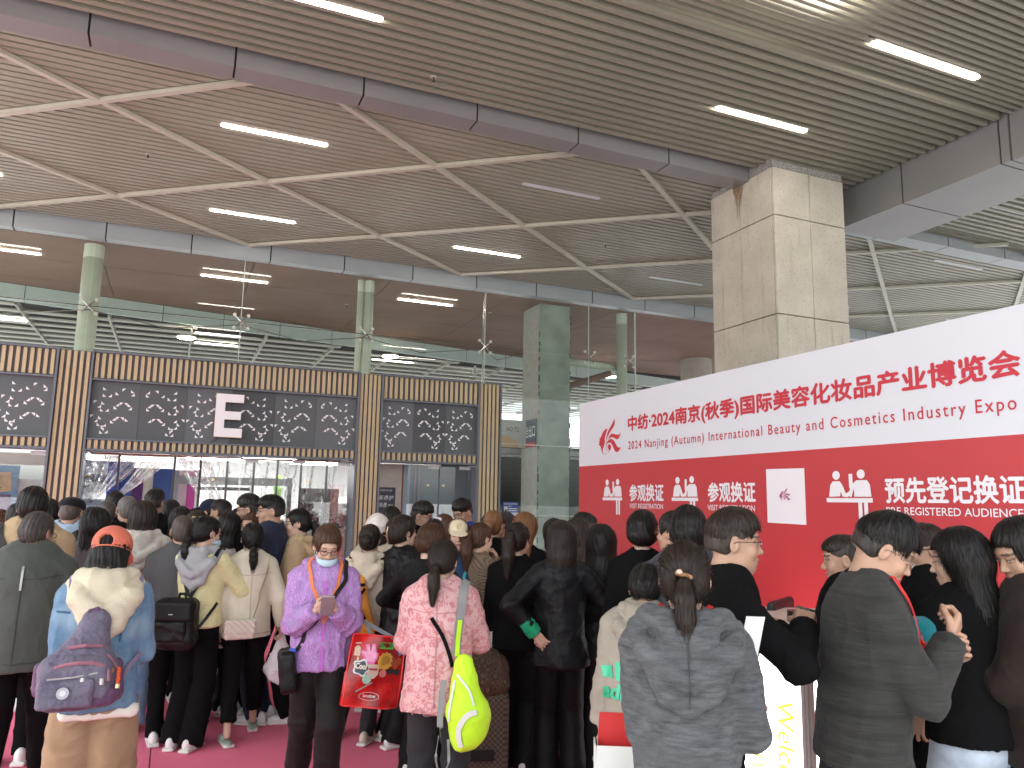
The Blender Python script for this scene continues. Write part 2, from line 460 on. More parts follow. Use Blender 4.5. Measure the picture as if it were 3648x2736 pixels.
# rust-brown runs on the face beside the beam: stains with a shape of their own
tg = N.new('ShaderNodeTexCoord'); mp = N.new('ShaderNodeMapping'); mp.inputs['Scale'].default_value = (6, 9, .9); L.new(tg.outputs['Object'], mp.inputs[0])
n3 = N.new('ShaderNodeTexNoise'); n3.inputs['Scale'].default_value = 1.6; n3.inputs['Detail'].default_value = 5; L.new(mp.outputs[0], n3.inputs['Vector'])
mr3 = N.new('ShaderNodeMapRange'); mr3.inputs[1].default_value = .58; mr3.inputs[2].default_value = .78; mr3.inputs[4].default_value = .55; L.new(n3.outputs[0], mr3.inputs[0])
mB = N.new('ShaderNodeMix'); mB.data_type = 'RGBA'; L.new(mr3.outputs[0], mB.inputs[0]); L.new(mA.outputs[2], mB.inputs[6]); mB.inputs[7].default_value = (.33, .21, .11, 1)
L.new(mB.outputs[2], N[M_stone['mix']].inputs[6])
M_stone_rough = mat('rough_granite', (.30, .29, .27), .9, var=.5, vscale=60, bump=1, bscale=80)
CX, CY = 6.46, 7.0
col = empty('stone_column', (CX, CY, 0)); tag(col, 'square column clad in pale pitted stone panels with a rust stain', 'column')
box('column_core', (.035, .035, 0), (1.115, 1.165, 6.3), mat('mortar', (.10, .08, .06), .9), col)
zs = [-.02, .32, 1.56, 2.80, 4.04, 5.28, 5.90]
for a, b in zip(zs[:-1], zs[1:]):
    z0, z1 = a+.006, b-.006
    for i in range(2):
        dx = random.uniform(-.003, .003)
        box('stone_panel', (.0+i*.575+.004+(.0 if i else .0), dx, z0), (.571+i*.575, .033+dx, z1), M_stone, col, bevel=.004)
        box('stone_panel', (dx, .037+i*.58, z0), (.033+dx, .037+i*.58+.574, z1), M_stone, col, bevel=.004)
        box('stone_panel', (1.117, .037+i*.58, z0), (1.15, .037+i*.58+.574, z1), M_stone, col)
        box('stone_panel', (.0+i*.575+.004, 1.17, z0), (.571+i*.575, 1.2, z1), M_stone, col)
for i in range(2):
    box('rough_stone_band', (.002+i*.575, .012, 5.905), (.569+i*.575, .034, 6.25), M_stone_rough, col)
    box('rough_stone_band', (.012, .037+i*.58, 5.905), (.034, .037+i*.58+.574, 6.25), M_stone_rough, col)
# brown stain that has run down beside the beam, in many thin streaks
rs = random.Random(3); V = []; F = []
for i in range(16):
    yc = .64+.012*(i-8)+rs.uniform(-.004, .004); top = 5.87; ln = rs.uniform(.12, .55)*(1-abs(i-8)/11); w = rs.uniform(.004, .010); k_ = len(V); n_ = 6
    for j in range(n_+1):
        z = top-ln*j/n_; ww = w*(1-.8*j/n_); dy = .004*math.sin(j*1.7+i)
        V += [(-.0055-.0002*i, yc+dy-ww, z), (-.0055-.0002*i, yc+dy+ww, z)]
    for j in range(n_): F.append((k_+2*j, k_+2*j+1, k_+2*j+3, k_+2*j+2))
tag(link_mesh('stain', V, F, mat('rust_stain', (.27, .17, .095), .8, var=.4, vscale=25), col), kind='stuff')

# ---- inside: soffit, inner fascia, louvre grille, hall
M_soff = mat('soffit_panel', (.32, .215, .18), .7, 0, spec=.12, var=.10, vscale=1)
soff = empty('soffit', (0, 13.5, 5.735)); tag(soff, kind='structure')
for iy, (ya, yb) in enumerate(((13.505, 14.95), (14.97, 16.4), (16.42, 18.0), (18.02, 19.8))):
    for ix in range(-6, 10):
        x0 = ix*2.4-1.4+iy*.01
        x1 = x0+2.385
        f = lambda x: 17.0+.19*(x+3.3)      # the inner fascia runs at a slight angle
        a0, a1 = min(yb, f(x0)), min(yb, f(x1))
        if a1 <= ya and a0 <= ya: continue
        a0 = max(a0, ya+.01); a1 = max(a1, ya+.01)
        V = [(x0, ya-13.5, 0), (x1, ya-13.5, 0), (x1, a1-13.5, 0), (x0, a0-13.5, 0)]
        V += [(a, b, .05) for a, b, c in V]
        link_mesh('soffit_panel', V, [(0, 3, 2, 1), (4, 5, 6, 7), (0, 1, 5, 4), (1, 2, 6, 5), (2, 3, 7, 6), (3, 0, 4, 7)], M_soff, soff)
box('soffit_slab', (-16, .05, .06), (22, 8.5, .2), M_dark, soff)
fas = empty('inner_fascia', (0, 17, 5.31)); tag(fas, 'pale green panelled band across the inner ceiling behind the glass', 'fascia')
M_gfas = mat('green_fascia', (.50, .60, .57), .5, var=.04)
for i in range(24):
    xa = -9+i*1.22; xb = xa+1.205
    f = lambda x: 17.01+.19*(x+3.3)-17
    V = [(xa, f(xa), .10), (xb, f(xb), .10), (xb, f(xb)+.1, .10), (xa, f(xa)+.1, .10)]
    V += [(a, b, .42) for a, b, c in V]
    link_mesh('panel', V, [(0, 3, 2, 1), (4, 5, 6, 7), (0, 1, 5, 4), (1, 2, 6, 5), (2, 3, 7, 6), (3, 0, 4, 7)], M_gfas, fas)
# louvre grille: white slats with cross pieces, dark void above
M_lou = mat('louvre_white', (.46, .44, .385), .5, var=.05)
lou = empty('louvre_ceiling', (0, 17, 5.40)); tag(lou, kind='structure')
for i in range(20):
    y = .3+i*.62
    xa = -10
    xb = 22
    # start each louvre only behind the slanted fascia
    xs = min(xb, (y+17-17.25)/.19-3.3)
    if xs > xa: box('louvre', (xa, y, 0), (xs, y+.20, .03), M_lou, lou)
mb = MB()
for j in range(20):
    x = -9.5+j*1.6
    ya = max(.3, 17.25+.19*(x+3.3)-17)
    mb.box((x, ya, -.03), (x+.04, 12.4, .1))
tag(mb.build('cross_rails', M_lou, lou), kind='stuff')
box('void_slab', (-14, 0, .75), (26, 14, .9), mat('void_soffit', (.06, .06, .055), .9), lou)
for x, y in ((.02, 18.0), (4.56, 18.0), (10.66, 18.0)):
    t = empty('round_downlight', (x, y, 5.19)); tag(t, {.02: 'round lit downlight above the letter sign', 4.56: 'round lit downlight above the right end of the entrance', 10.66: 'round lit downlight between the concrete pillar and the glass edge'}[x], 'ceiling light', 'round downlights in the inner ceiling')
    MB().disc((0, 0), .17, ((0, 0, 0), (1, 0, 0), (0, -1, 0), (0, 0, -1)), .03, 28).build('diffuser', M_lampin, t)
    MB().disc((0, 0), .20, ((0, 0, .02), (1, 0, 0), (0, -1, 0), (0, 0, -1)), .03, 28).build('rim', M_lou, t)
for x0, x1, y, z in ((.18, 1.33, 14.7, 5.728), (3.84, 4.98, 14.7, 5.728), (-3.5, -2.33, 14.65, 5.728), (.2, 1.15, 18.3, 5.37), (.22, 1.17, 19.5, 5.37), (4.5, 5.6, 19.6, 5.37), (-3.8, -3.1, 18.8, 5.37)):
    strip_light(x0, x1, y, z, .04, 1, 'thin lit strip light behind the glass, %s' % {14.7: 'in the reddish soffit', 14.65: 'at the left edge of the soffit', 18.3: 'just below the green band', 19.5: 'among the white louvres above the letter sign', 19.6: 'among the white louvres at right', 18.8: 'low at the far left'}[y] + ('' if x0 < 2 or y != 14.7 else ' right of centre'), 'strip lights behind the glass')

for i, (x, y) in enumerate(((-6, 23.5), (9, 24.5))):  # two extra lamps, added out of sight to keep the interior lit
    t = empty('round_downlight', (x, y, 5.19)); tag(t, 'round fill lamp added deep inside the hall, %s' % ['at the left', 'at the right'][i], 'ceiling light', 'fill lamps added deep inside')
    MB().disc((0, 0), .20, ((0, 0, 0), (1, 0, 0), (0, -1, 0), (0, 0, -1)), .03, 20).build('diffuser', M_lampin, t)
# hall walls and bright far end
M_white = mat('hall_white', (.80, .80, .80), .6, var=.03)
hf = link_mesh('hall_floor', [(-14, 12.9, .014), (26, 12.9, .014), (26, 60, .014), (-14, 60, .014)], [(0, 1, 2, 3)], mat('hall_floor', (.55, .54, .52), .25, var=.06)); tag(hf, kind='structure')
for i, (x, y) in enumerate(((.8, 19.0), (1.9, 17.3), (3.2, 19.5), (-.6, 20.5))):  # glowing panels added to brighten the hall behind the doors
    t = empty('hall_fill_panel', (x, y, 2.6)); tag(t, ['square fill light added in the hall left of the inner door', 'square fill light added in the hall behind the right glass doors', 'square fill light added far back in the hall at right', 'square fill light added far back in the hall at left'][i], 'ceiling light')
    box('diffuser', (-.55, -.55, 0), (.55, .55, .03), lamp_mat('hall_fill_glow', (1, .98, .96), 14), t)
    box('frame', (-.6, -.6, .031), (.6, .6, .06), M_white, t)
hc = box('hall_ceiling', (-3, 14.6, 2.75), (12, 23, 2.85), mat('hall_ceil', (.45, .42, .42), .5, var=.2, vscale=3)); tag(hc, kind='structure')
mb = MB()
for i in range(40): mb.box((-1.2, 15+i*.2, 2.70), (12, 15.1+i*.2, 2.748))
tag(mb.build('ceiling_blades', mat('hall_blade', (.75, .72, .72), .5), hc), kind='stuff')
bw = box('back_wall', (-3, 23, .02), (12, 23.2, 2.74), M_white); tag(bw, 'bright white wall at the far end of the hall', 'wall')
# booth of blue, purple and white stripes seen through the left door
bo = empty('exhibition_booth', (-2.2, 15.8, .014)); tag(bo, 'blue, purple and white striped exhibition booth behind the left glass door', 'booth')
cols = [('booth_blue', (.03, .07, .42)), ('booth_purple', (.10, .02, .14)), ('booth_cream', (.70, .66, .60)), ('booth_navy', (.05, .10, .32)), ('booth_grey', (.35, .38, .40)), ('booth_pink', (.62, .08, .34)), ('booth_rose', (.70, .50, .50))]
seq = [(0, 1.15, 0), (1.15, 1.32, 3), (1.32, 1.5, 1), (1.5, 1.66, 2), (1.66, 2.0, 3), (2.0, 2.1, 4), (2.1, 2.25, 6), (2.25, 2.40, 5), (2.40, 2.5, 2)]
for j, (a, b, c) in enumerate(seq):
    box('booth_panel', (a+.2, (0 if a < 2 else .5)+.01*(j % 2), 0), (b+.198, .3+(0 if a < 2 else .5), 2.34-.1*(a > 1.2)), mat(*cols[c], .5), bo)
# inner door frame
fr = empty('inner_door_frame', (1.0, 15.2, .014)); tag(fr, 'grey metal inner door frame with overhead closer behind the tied curtain', 'door frame')
M_gm = mat('grey_metal', (.30, .32, .33), .4, .5)
box('jamb', (-1.02, -.06, 0), (-.92, .06, 2.12), M_gm, fr); box('jamb', (.98, -.06, 0), (1.06, .06, 2.12), M_gm, fr)
box('lintel', (-1.02, -.07, 1.96), (1.06, .07, 2.10), M_gm, fr); box('door_closer', (-.6, -.12, 1.86), (.3, -.07, 1.92), M_dark, fr)
# goods and stands in the bright hall
for i, (x, y, w, h, c, lb) in enumerate(((1.55, 20.5, .9, 1.5, (.10, .35, .42), 'teal display stand far inside the hall'), (2.9, 21.5, 1.3, 1.3, (.42, .40, .45), 'grey display stand far inside the hall beside the teal one'), (4.3, 20.8, 1.2, 1.8, (.55, .62, .60), 'pale display stand far inside the hall at right'))):
    t = empty('display_stand', (x, y, .014)); tag(t, lb, 'display stand')
    box('stand_body', (-w/2, -.3, 0), (w/2, .3, h*.55), mat('stand%d' % i, c, .5), t)
    box('stand_back', (-w/2, .2, h*.55), (w/2, .3, h), M_white, t)
    for q in range(4): box('shelf', (-w/2, -.2, h*.6+q*h*.1), (w/2, .198, h*.6+q*h*.1+.02), M_gm, t)
gl = MB()
for i in range(60):
    z = random.uniform(.5, 2.2); x = random.uniform(-.06, .06)
    gl.obox((x, random.uniform(-.04, .04), z), (1, 0, 0), (0, 1, 0), (0, 0, 1), .035, .004, .05)
o = gl.build('hanging_garland', mat('lime_leaf', (.25, .55, .05), .6)); o.location = (2.02, 17, 0); tag(o, 'narrow lime green leafy garland seen through the glass doors', 'garland')

# ================================================================== ENTRANCE with wooden slats
M_frame = mat('slate_metal', (.15, .17, .20), .5, .25, var=.07, vscale=2)
M_back = mat('slat_backing', (.11, .11, .125), .7, var=.1, vscale=4)
M_wood = mat('pale_wood', (.53, .43, .265), .55, var=.13, vscale=5, stretch=(6, 6, .6), bump=.1, bscale=30)
ent = empty('entrance_portal', (1.75, 12.5, 0)); tag(ent, 'entrance front of pale wooden slats on slate grey frames', 'entrance')
EX, EY = 1.75, 12.5
def eb(nm, lo, hi, m, **kw):
    return box(nm, (lo[0]-EX, lo[1]-EY, lo[2]), (hi[0]-EX, hi[1]-EY, hi[2]), m, ent, **kw)
COLS = [(-1.65, -1.18), (2.65, 3.07), (4.75, 5.19)]
BAYS = [(-6.0, -1.65), (-1.18, 2.65), (3.07, 4.75)]
ZT = 3.80
def wslat_mesh(h):
    o = MB().box((-.0235, -.03, 0), (.0235, 0, h)).build('w', M_wood)
    b = o.modifiers.new('b', 'BEVEL'); b.width = .004; b.segments = 1
    dg = bpy.context.evaluated_depsgraph_get(); me = bpy.data.meshes.new_from_object(o.evaluated_get(dg)); bpy.data.objects.remove(o); return me
bpy.context.view_layer.update()
ws_col, ws_top, ws_bot = wslat_mesh(3.78), wslat_mesh(.365), wslat_mesh(.125)
for a, b in COLS:
    eb('column_casing', (a+.03, 12.5, 0), (b-.03, 12.9, ZT), M_back)
    eb('edge_post', (a, 12.44, 0), (a+.03, 12.92, ZT+.02), M_frame); eb('edge_post', (b-.03, 12.44, 0), (b, 12.92, ZT+.02), M_frame)
    n = 5; p = (b-a-.06)/n
    for i in range(n): inst('slat', ws_col, (a+.03+p*(i+.5)-EX, -.001, .01), ent)
for a, b in BAYS:
    eb('fascia_box', (a, 12.5, 3.41), (b, 12.88, ZT), M_back)
    eb('fascia_box', (a, 12.5, 2.40), (b, 12.88, 2.535), M_back)
    eb('top_rail', (a, 12.45, 3.79), (b, 12.88, 3.82), M_frame)
    eb('rail', (a, 12.45, 3.385), (b, 12.6, 3.41), M_frame); eb('rail', (a, 12.45, 2.53), (b, 12.6, 2.553), M_frame)
    eb('rail', (a, 12.45, 2.375), (b, 12.9, 2.402), M_frame)
    n = int((b-a)/.0845); p = (b-a)/n
    for i in range(n):
        x = a+p*(i+.5)
        if x < -3.2: continue
        inst('slat', ws_top, (x-EX, -.001, 3.42), ent); inst('slat', ws_bot, (x-EX, -.001, 2.404), ent)
# dark panels with the cut-out triangle pattern
UNIT = [(93,18,'bl'),(185,55,'bl'),(232,22,'tl'),(295,30,'bl'),(298,58,'br'),(95,77,'bl'),(135,77,'br'),(35,138,'tl'),(90,144,'bl'),(65,173,'br'),(85,204,'bl'),(122,204,'br'),
        (180,178,'bl'),(192,152,'br'),(222,145,'tl'),(252,147,'tr'),(280,152,'bl'),(287,180,'br'),(20,263,'tl'),(77,271,'bl'),(50,298,'br'),(72,330,'bl'),(112,335,'br'),(102,352,'tl'),(100,372,'tr'),(95,395,'bl'),(130,390,'br'),
        (165,302,'bl'),(177,278,'br'),(205,272,'tl'),(235,273,'tr'),(268,280,'bl')]
M_tri = mat('cutout_white', (.90, .90, .92), .5, var=.03)
def tri(mb, x, z, s, kind, y, mirror):
    if mirror and kind in ('bl', 'br', 'tl', 'tr'): kind = {'bl': 'br', 'br': 'bl', 'tl': 'tr', 'tr': 'tl'}[kind]
    c = {'bl': [(-1,-1),(1,-1),(-1,1)], 'br': [(-1,-1),(1,-1),(1,1)], 'tl': [(-1,1),(-1,-1),(1,1)], 'tr': [(-1,1),(1,-1),(1,1)]}[kind]
    n = len(mb.V); mb.V += [(x+a*s, y, z+b*s) for a, b in c]; mb.F.append((n, n+1, n+2) if kind != 'tr' and kind != 'br' else (n, n+1, n+2))
pan_cols = [(.095,.108,.116), (.125,.138,.148), (.10,.113,.122), (.085,.094,.102), (.118,.130,.146), (.066,.073,.083)]
for bi, (a, b) in enumerate(BAYS):
    if bi == 0: a, nu = -3.64, 3
    else: nu = (6, 3)[bi-1]
    wu = (b-a)/nu
    for i in range(nu):
        x0, x1 = a+wu*i, a+wu*(i+1)
        c = pan_cols[(i+bi*2) % 6]
        p = eb('dark_panel', (x0+.0015, 12.55, 2.553), (x1-.0015, 12.6, 3.385), mat('dark_panel%d' % ((i+bi*2) % 6), c, .45, .1, var=.06, vscale=1.5))
        mb = MB(); mir = (i % 2) == 1
        sc = wu/345.
        for X, Y, kd in UNIT:
            xx = X*sc*.98 if not mir else wu-X*sc*.98
            tri(mb, x0+xx-EX, 3.31-Y*.00168, .0235, kd, 12.546-EY, mir)
        o = mb.build('triangle_pattern', M_tri, ent); o['kind'] = 'stuff'
eb('panel_back', (-6, 12.6, 2.5), (4.8, 12.7, 3.4), M_back)
# big letter sign
sg = empty('letter_sign', (.50, 12.40, 2.645)); tag(sg, 'big white letter E with thin gilt edge on the dark panels', 'sign')
E_ = [(0,0),(.40,0),(.40,.135),(.135,.135),(.135,.27),(.37,.27),(.37,.395),(.135,.395),(.135,.535),(.40,.535),(.40,.66),(0,.66)]
def prism(name, P, y0, y1, m, parent):
    k_ = len(P); V = [(x, y0, z) for x, z in P]+[(x, y1, z) for x, z in P]
    me_ = bmesh.new(); vs = [me_.verts.new(v) for v in V]
    me_.faces.new(vs[:k_]); me_.faces.new(vs[k_:][::-1])
    for i in range(k_): me_.faces.new((vs[i], vs[i+k_], vs[(i+1) % k_+k_], vs[(i+1) % k_]))
    bmesh.ops.recalc_face_normals(me_, faces=me_.faces)
    me = bpy.data.meshes.new(name); me_.to_mesh(me); me.materials.append(m)
    o = bpy.data.objects.new(name, me); COL.objects.link(o); o.parent = parent; return o
prism('letter_body', E_, 0, .10, mat('gilt_edge', (.55, .38, .16), .35, .7), sg)
prism('letter_face', [(x*.985+.003, z*.985+.005) for x, z in E_], -.006, -.001, mat('letter_white', (.88, .89, .93), .35, var=.01), sg)
MB().tube([(.06, .09, 0), (.03, .12, -.05), (-.03, .14, -.07)], .004, 6).build('cable', M_dark, sg)

# ---- glass doors with long handles
G_door = glass('door_glass', (.93, .95, .95), .05)
M_gold = mat('brass', (.62, .46, .25), .3, .8)
def glass_door(x0, x1, y, hx, lb, ang=0):
    t = empty('glass_door', (x0, y, .014), ang); tag(t, lb, 'glass door', 'glass doors in the wooden entrance')
    w = x1-x0
    box('pane', (.01, 0, .08), (w-.01, .012, 2.32), G_door, t)
    box('bottom_rail', (.0, -.015, 0), (w, .027, .08), M_gm, t)
    if hx is not None:
        for hy in (-.05,):
            mb = MB(); mb.bar((hx, hy, 1.02), (hx, hy, 2.02), .035, .035).bar((hx, hy, 2.0), (hx+.02, .0, 2.0), .03, .03).bar((hx, hy, 1.04), (hx+.02, 0, 1.04), .03, .03)
            mb.build('handle', M_gold, t)
    box('patch_fitting', (w-.2, -.012, 2.28), (w, .024, 2.335), M_lampoff, t)
    return t
glass_door(-1.17, -.26, 12.72, .10, 'open glass door at the left jamb of the main entrance', R(75))
glass_door(.50, 1.20, 12.72, .05, 'glass door below the letter sign with a pale handle')
glass_door(1.21, 1.92, 12.72, None, 'glass door in the middle of the right half of the main entrance')
glass_door(1.93, 2.63, 12.72, .03, 'glass door next to the middle slatted pillar, greenery behind')
glass_door(3.60, 4.16, 12.72, .36, 'left leaf of the blue grey glass door in the right bay')
glass_door(4.17, 4.73, 12.72, .06, 'right leaf of the blue grey glass door in the right bay')
glass_door(-2.7, -1.67, 12.72, None, 'glass pane left of the first slatted pillar')
# slender dark mullions behind the doors
fm = empty('mullion_frame', (.75, 12.95, .014)); tag(fm, 'row of thin dark uprights just behind the main glass doors', 'frame')
for x in (-.76, .0, .37, .76, 1.16, 1.52, 1.89, 2.3):
    box('upright', (x-.75-.016, -.02, 0), (x-.75+.016, .02, 2.36), mat('upright_metal', (.06, .06, .065), .5), fm)
box('header', (-1.9, -.03, 2.335), (1.9, .03, 2.36), mat('header_red', (.30, .09, .07), .5), fm)
# transparent plastic curtains, two of them gathered and tied back
G_pl = glass('clear_plastic', (.90, .89, .88), .10, .06, wob=5)
def curtain(lb, x0, x1, gather=None, seed=0, y=13.05):
    """gather=(x, z): the sheet is pulled to that point; otherwise it hangs in loose waves."""
    rs = np.random.RandomState(seed); nu, nv = 46, 30
    U, Vv = np.meshgrid(np.linspace(0, 1, nu), np.linspace(0, 1, nv))
    ph = rs.rand(6)*6.28
    X = x0+(x1-x0)*U; Z = 2.34-2.2*Vv
    if gather:
        gx, gz = gather
        top = np.stack([x0+(x1-x0)*U, 2.34+0*U], -1)
        tgt = np.stack([gx+.06*(U-.5)+0*U, gz+.10*(U-.5)], -1)
        t_ = Vv**.9
        P = top*(1-t_[..., None])+tgt*t_[..., None]
        sag = .10*np.sin(math.pi*t_)*(1-.6*U)
        X = P[..., 0]; Z = P[..., 1]-sag
        Yw = .03*np.sin(U*38+ph[0])*(1-.5*t_)+.02*np.sin(U*71+ph[1]+3*t_)
    else:
        Yw = .03*np.sin(U*22+ph[0]+2*np.sin(Vv*3+ph[1]))+.012*np.sin(U*55+Vv*7+ph[2])
        X = X+.02*np.sin(Vv*5+U*20+ph[3])
    V = np.stack([X, y+Yw, Z], -1).reshape(-1, 3)
    F = [(j*nu+i, j*nu+i+1, (j+1)*nu+i+1, (j+1)*nu+i) for j in range(nv-1) for i in range(nu-1)]
    o = link_mesh('plastic_curtain', V, F, G_pl, smooth=True)
    tag(o, lb, 'plastic curtain', 'clear plastic curtains in the doorway'); return o
curtain('clear plastic curtain gathered down to the left jamb', -1.15, -.36, (-1.12, 1.60), 1, 13.06)
curtain('clear plastic curtain swept across from centre to the left jamb', -.42, .0, (-1.10, 1.42), 2, 13.14)
curtain('clear plastic curtain swept from centre down to the right', .02, .5, (.95, 1.05), 3, 13.06)
curtain('loose clear plastic sheet hanging behind the letter sign door', .45, 1.5, None, 4, 13.15)
curtain('loose clear plastic sheet hanging next to the middle slatted pillar', 1.5, 2.62, None, 5, 13.12)
# behind the right doors: brown sign, hedge in a pale planter
pt = empty('planter', (2.42, 13.7, .014)); tag(pt, 'pale planter box with dark green hedge behind the glass doors', 'planter')
box('planter_box', (-.36, -.2, .6), (.4, .2, 1.24), mat('planter_beige', (.50, .45, .40), .6), pt)
def foliage(name, c, r, n, size, m, parent, seed=0, flat=1):
    rs = np.random.RandomState(seed); V = []; F = []
    for i in range(n):
        d = rs.normal(size=3); d /= np.linalg.norm(d); p = np.array(c)+d*np.array(r)*rs.uniform(.55, 1.08)**.5
        a = rs.normal(size=3); a /= np.linalg.norm(a); b = np.cross(a, rs.normal(size=3)); b /= np.linalg.norm(b)
        s_ = size*rs.uniform(.6, 1.3); k_ = len(V)
        V += [p-a*s_, p+b*s_*.5, p+a*s_, p-b*s_*.5]; F.append((k_, k_+1, k_+2, k_+3))
    o = link_mesh(name, V, F, m, parent); o['kind'] = 'stuff'; return o
foliage('hedge', (0, 0, 1.36), (.42, .2, .17), 2600, .025, mat('hedge_leaf', (.05, .085, .035), .6, var=.6, vscale=20), pt, 3)
sb = empty('brown_sign', (2.36, 13.98, .014)); tag(sb, 'brown board with two pale half rings behind the hedge', 'sign')
box('board', (-.32, 0, 1.2), (.36, .04, 1.92), mat('board_brown', (.16, .11, .10), .6, var=.1), sb)
for cx in (-.14, .17):
    mb = MB(); P = [(cx+.15*math.cos(a), 1.9-.13+.0+(-.12)*math.sin(a)) for a in np.linspace(0, math.pi, 14)]; Q = [(cx+.10*math.cos(a), 1.77-.075*math.sin(a)) for a in np.linspace(math.pi, 0, 14)]
    for i in range(13):
        n_ = len(mb.V); a0, a1, b0, b1 = P[i], P[i+1], Q[13-i], Q[12-i]
        mb.V += [(a0[0], -.004, a0[1]), (a1[0], -.004, a1[1]), (b1[0], -.004, b1[1]), (b0[0], -.004, b0[1])]; mb.F.append((n_, n_+1, n_+2, n_+3))
    mb.build('half_ring', mat('ring_pale', (.45, .38, .36), .6), sb)
# right bay: solid blue grey door panels, white wall and navy poster
dw = empty('inner_wall', (3.9, 13.25, .014)); tag(dw, 'cream wall and blue grey screen behind the right bay doors', 'wall')
box('cream_wall', (-.85, 0, 0), (-.24, .05, 2.36), mat('cream_wall', (.72, .68, .58), .6), dw)
box('red_edge', (-.24, -.01, 0), (-.215, .05, 2.36), mat('edge_red', (.40, .10, .08), .5), dw)
box('blue_post', (-.215, -.02, 0), (-.10, .06, 2.36), mat('blue_post', (.30, .38, .44), .4, .3), dw)
box('screen', (-.10, 0, 0), (1.0, .05, 2.36), mat('blue_screen', (.17, .22, .27), .35, .1, var=.15, vscale=1.2), dw)
mb = MB().tube([(-.02, -.06, .1), (-.02, -.06, 2.34)], .012).tube([(.05, -.06, .1), (.05, -.06, 2.34)], .012)
for z in (.5, .95, 1.4, 1.85): mb.tube([(-.02, -.06, z), (.05, -.06, z)], .009)
mb.build('ladder_rail', M_gm, dw)
FRL = lambda x, y, z: ((x, y, z), (1, 0, 0), (0, 0, 1), (0, -1, 0))
po = empty('poster', (3.22, 13.2, 1.05)); tag(po, 'narrow navy poster with white slanted characters behind the right bay door', 'poster')
box('sheet', (0, 0, 0), (.32, .01, .92), mat('poster_navy', (.06, .075, .11), .5), po)
M_wh = mat('print_white', (.80, .80, .80), .6, var=0)
text('lettering', '新养护', FRL(.03, -.003, .70), .26, .085, M_wh, po, .02, 1.1, shear=.2)
text('lettering', '场景', FRL(.03, -.003, .58), .15, .08, M_wh, po, .02, shear=.2)
text('lettering', '建立', FRL(.20, -.003, .585), .09, .05, M_wh, po, .02)
mb = MB()
for rr in (.03, .055, .08):
    for i in range(8):
        a0, a1 = R(45+i*11.25), R(45+(i+1)*11.25); n_ = len(mb.V)
        mb.V += [(.15+q*math.cos(a), -.003, .40+q*math.sin(a)) for q, a in ((rr, a0), (rr, a1), (rr+.013, a1), (rr+.013, a0))]; mb.F.append((n_, n_+1, n_+2, n_+3))
mb.disc((.15, .405), .012, ((0, -.003, 0), (1, 0, 0), (0, 0, 1), (0, -1, 0))).build('wireless_mark', M_wh, po)
text('lettering', '+SERVE-50', FRL(.04, -.003, .85), .22, .035, M_wh, po, .01)
mb = MB().poly([(.02, 0), (.30, 0), (.30, .28), (.16, .33), (.02, .30)], FRL(0, -.003, 0)).build('poster_art', mat('poster_art', (.5, .5, .5), .6, var=.6, vscale=30), po)
# left bay: blue display wall with glass cube lamp and bottle pictures
lb_ = empty('display_wall', (-2.9, 13.6, .014)); tag(lb_, 'blue picture wall with white bottles behind the left bay glass', 'display')
mblue = pattern('blue_sky_print', (.05, .16, .42), 'streak', (.30, .48, .66), (.45, .58, .68), 1.6, .5, 0, stretch=(.5, 1, 2), sheen=0)
box('printed_panel', (-1, 0, 0), (.78, .04, 2.15), mblue, lb_)
box('white_panel', (.78, .02, 0), (1.08, .05, 1.95), mat('panel_grey', (.62, .65, .64), .5, var=.15, vscale=8), lb_)
box('bulkhead', (-1, -.03, 2.17), (1.25, .3, 2.34), mat('bulkhead_pink', (.52, .42, .38), .6), lb_)
for x in (.30, .45, .13):
    MB().tube([(x, -.02, 1.0), (x, -.02, 1.62), (x, -.02, 1.64), (x, -.02, 1.66), (x, -.02, 1.68)], [.045, .045, .05, .05, .045], 10).build('bottle_picture', mat('bottle_lilac', (.60, .52, .58), .3), lb_)
box('purple_block', (.56, -.03, 1.0), (.70, -.002, 1.72), mat('booth_purple', (.10, .02, .14)), lb_)
cu = empty('pendant_lampshade', (-2.3, 13.3, 1.75)); tag(cu, 'amber cube shaped pendant shade with two dark strokes', 'lampshade')
mb = MB(); mb.obox((0, 0, .16), (.9, .3, .1), (-.3, .9, 0), (-.1, 0, 1), .13, .09, .14)
mb.build('shade', mat('amber_shade', (.62, .36, .16), .4, var=.35, vscale=6), cu)
box('stroke', (-.02, -.125, .08), (.05, -.12, .09), M_dark, cu); box('stroke', (-.02, -.125, .05), (.05, -.12, .06), M_dark, cu)

# ================================================================== GLASS FRONT above and beside the entrance
G_front = glass('front_glass', (.93, .965, .95), .0)
gf = empty('glass_front', (3, 13.505, 0)); tag(gf, 'tall frameless glass front held by steel spiders', 'glass front')
gxs = [-8.3, -5.98, -3.70, -1.43, .84, 3.0, 5.25, 7.51, 8.62]
for a, b in zip(gxs[:-1], gxs[1:]):
    for z0, z1 in ((3.84 if b < 5.3 else 2.86, 4.66), (4.68, 5.76)):
        box('glass_pane', (a+.008-3, 0, z0), (b-.008-3, .012, z1), G_front, gf)
    if b > 5.3:
        for z0, z1 in ((0.02, 1.50), (1.52, 2.84)):
            box('glass_pane', (max(a, 5.2)+.008-3, 0, z0), (b-.008-3, .012, z1), G_front, gf)
M_steel = mat('steel', (.45, .45, .43), .25, .9)
M_clear = mat('joint_silicone', (.55, .60, .56), .4)
mb = MB()
for x in gxs[4:-1:1]:
    if x > .5 and x < 3.1 and x != .84: continue
    mb.box((x-3-.006, -.004, 3.84 if x < 5 else .02), (x-3+.006, .016, 5.76))
mb.box((5.2-3, -.004, 2.842), (8.6-3, .016, 2.858)); mb.box((5.2-3, -.004, 1.502), (8.6-3, .016, 1.518))
mb.box((8.6-3, -.006, .02), (8.625-3, .02, 5.76))
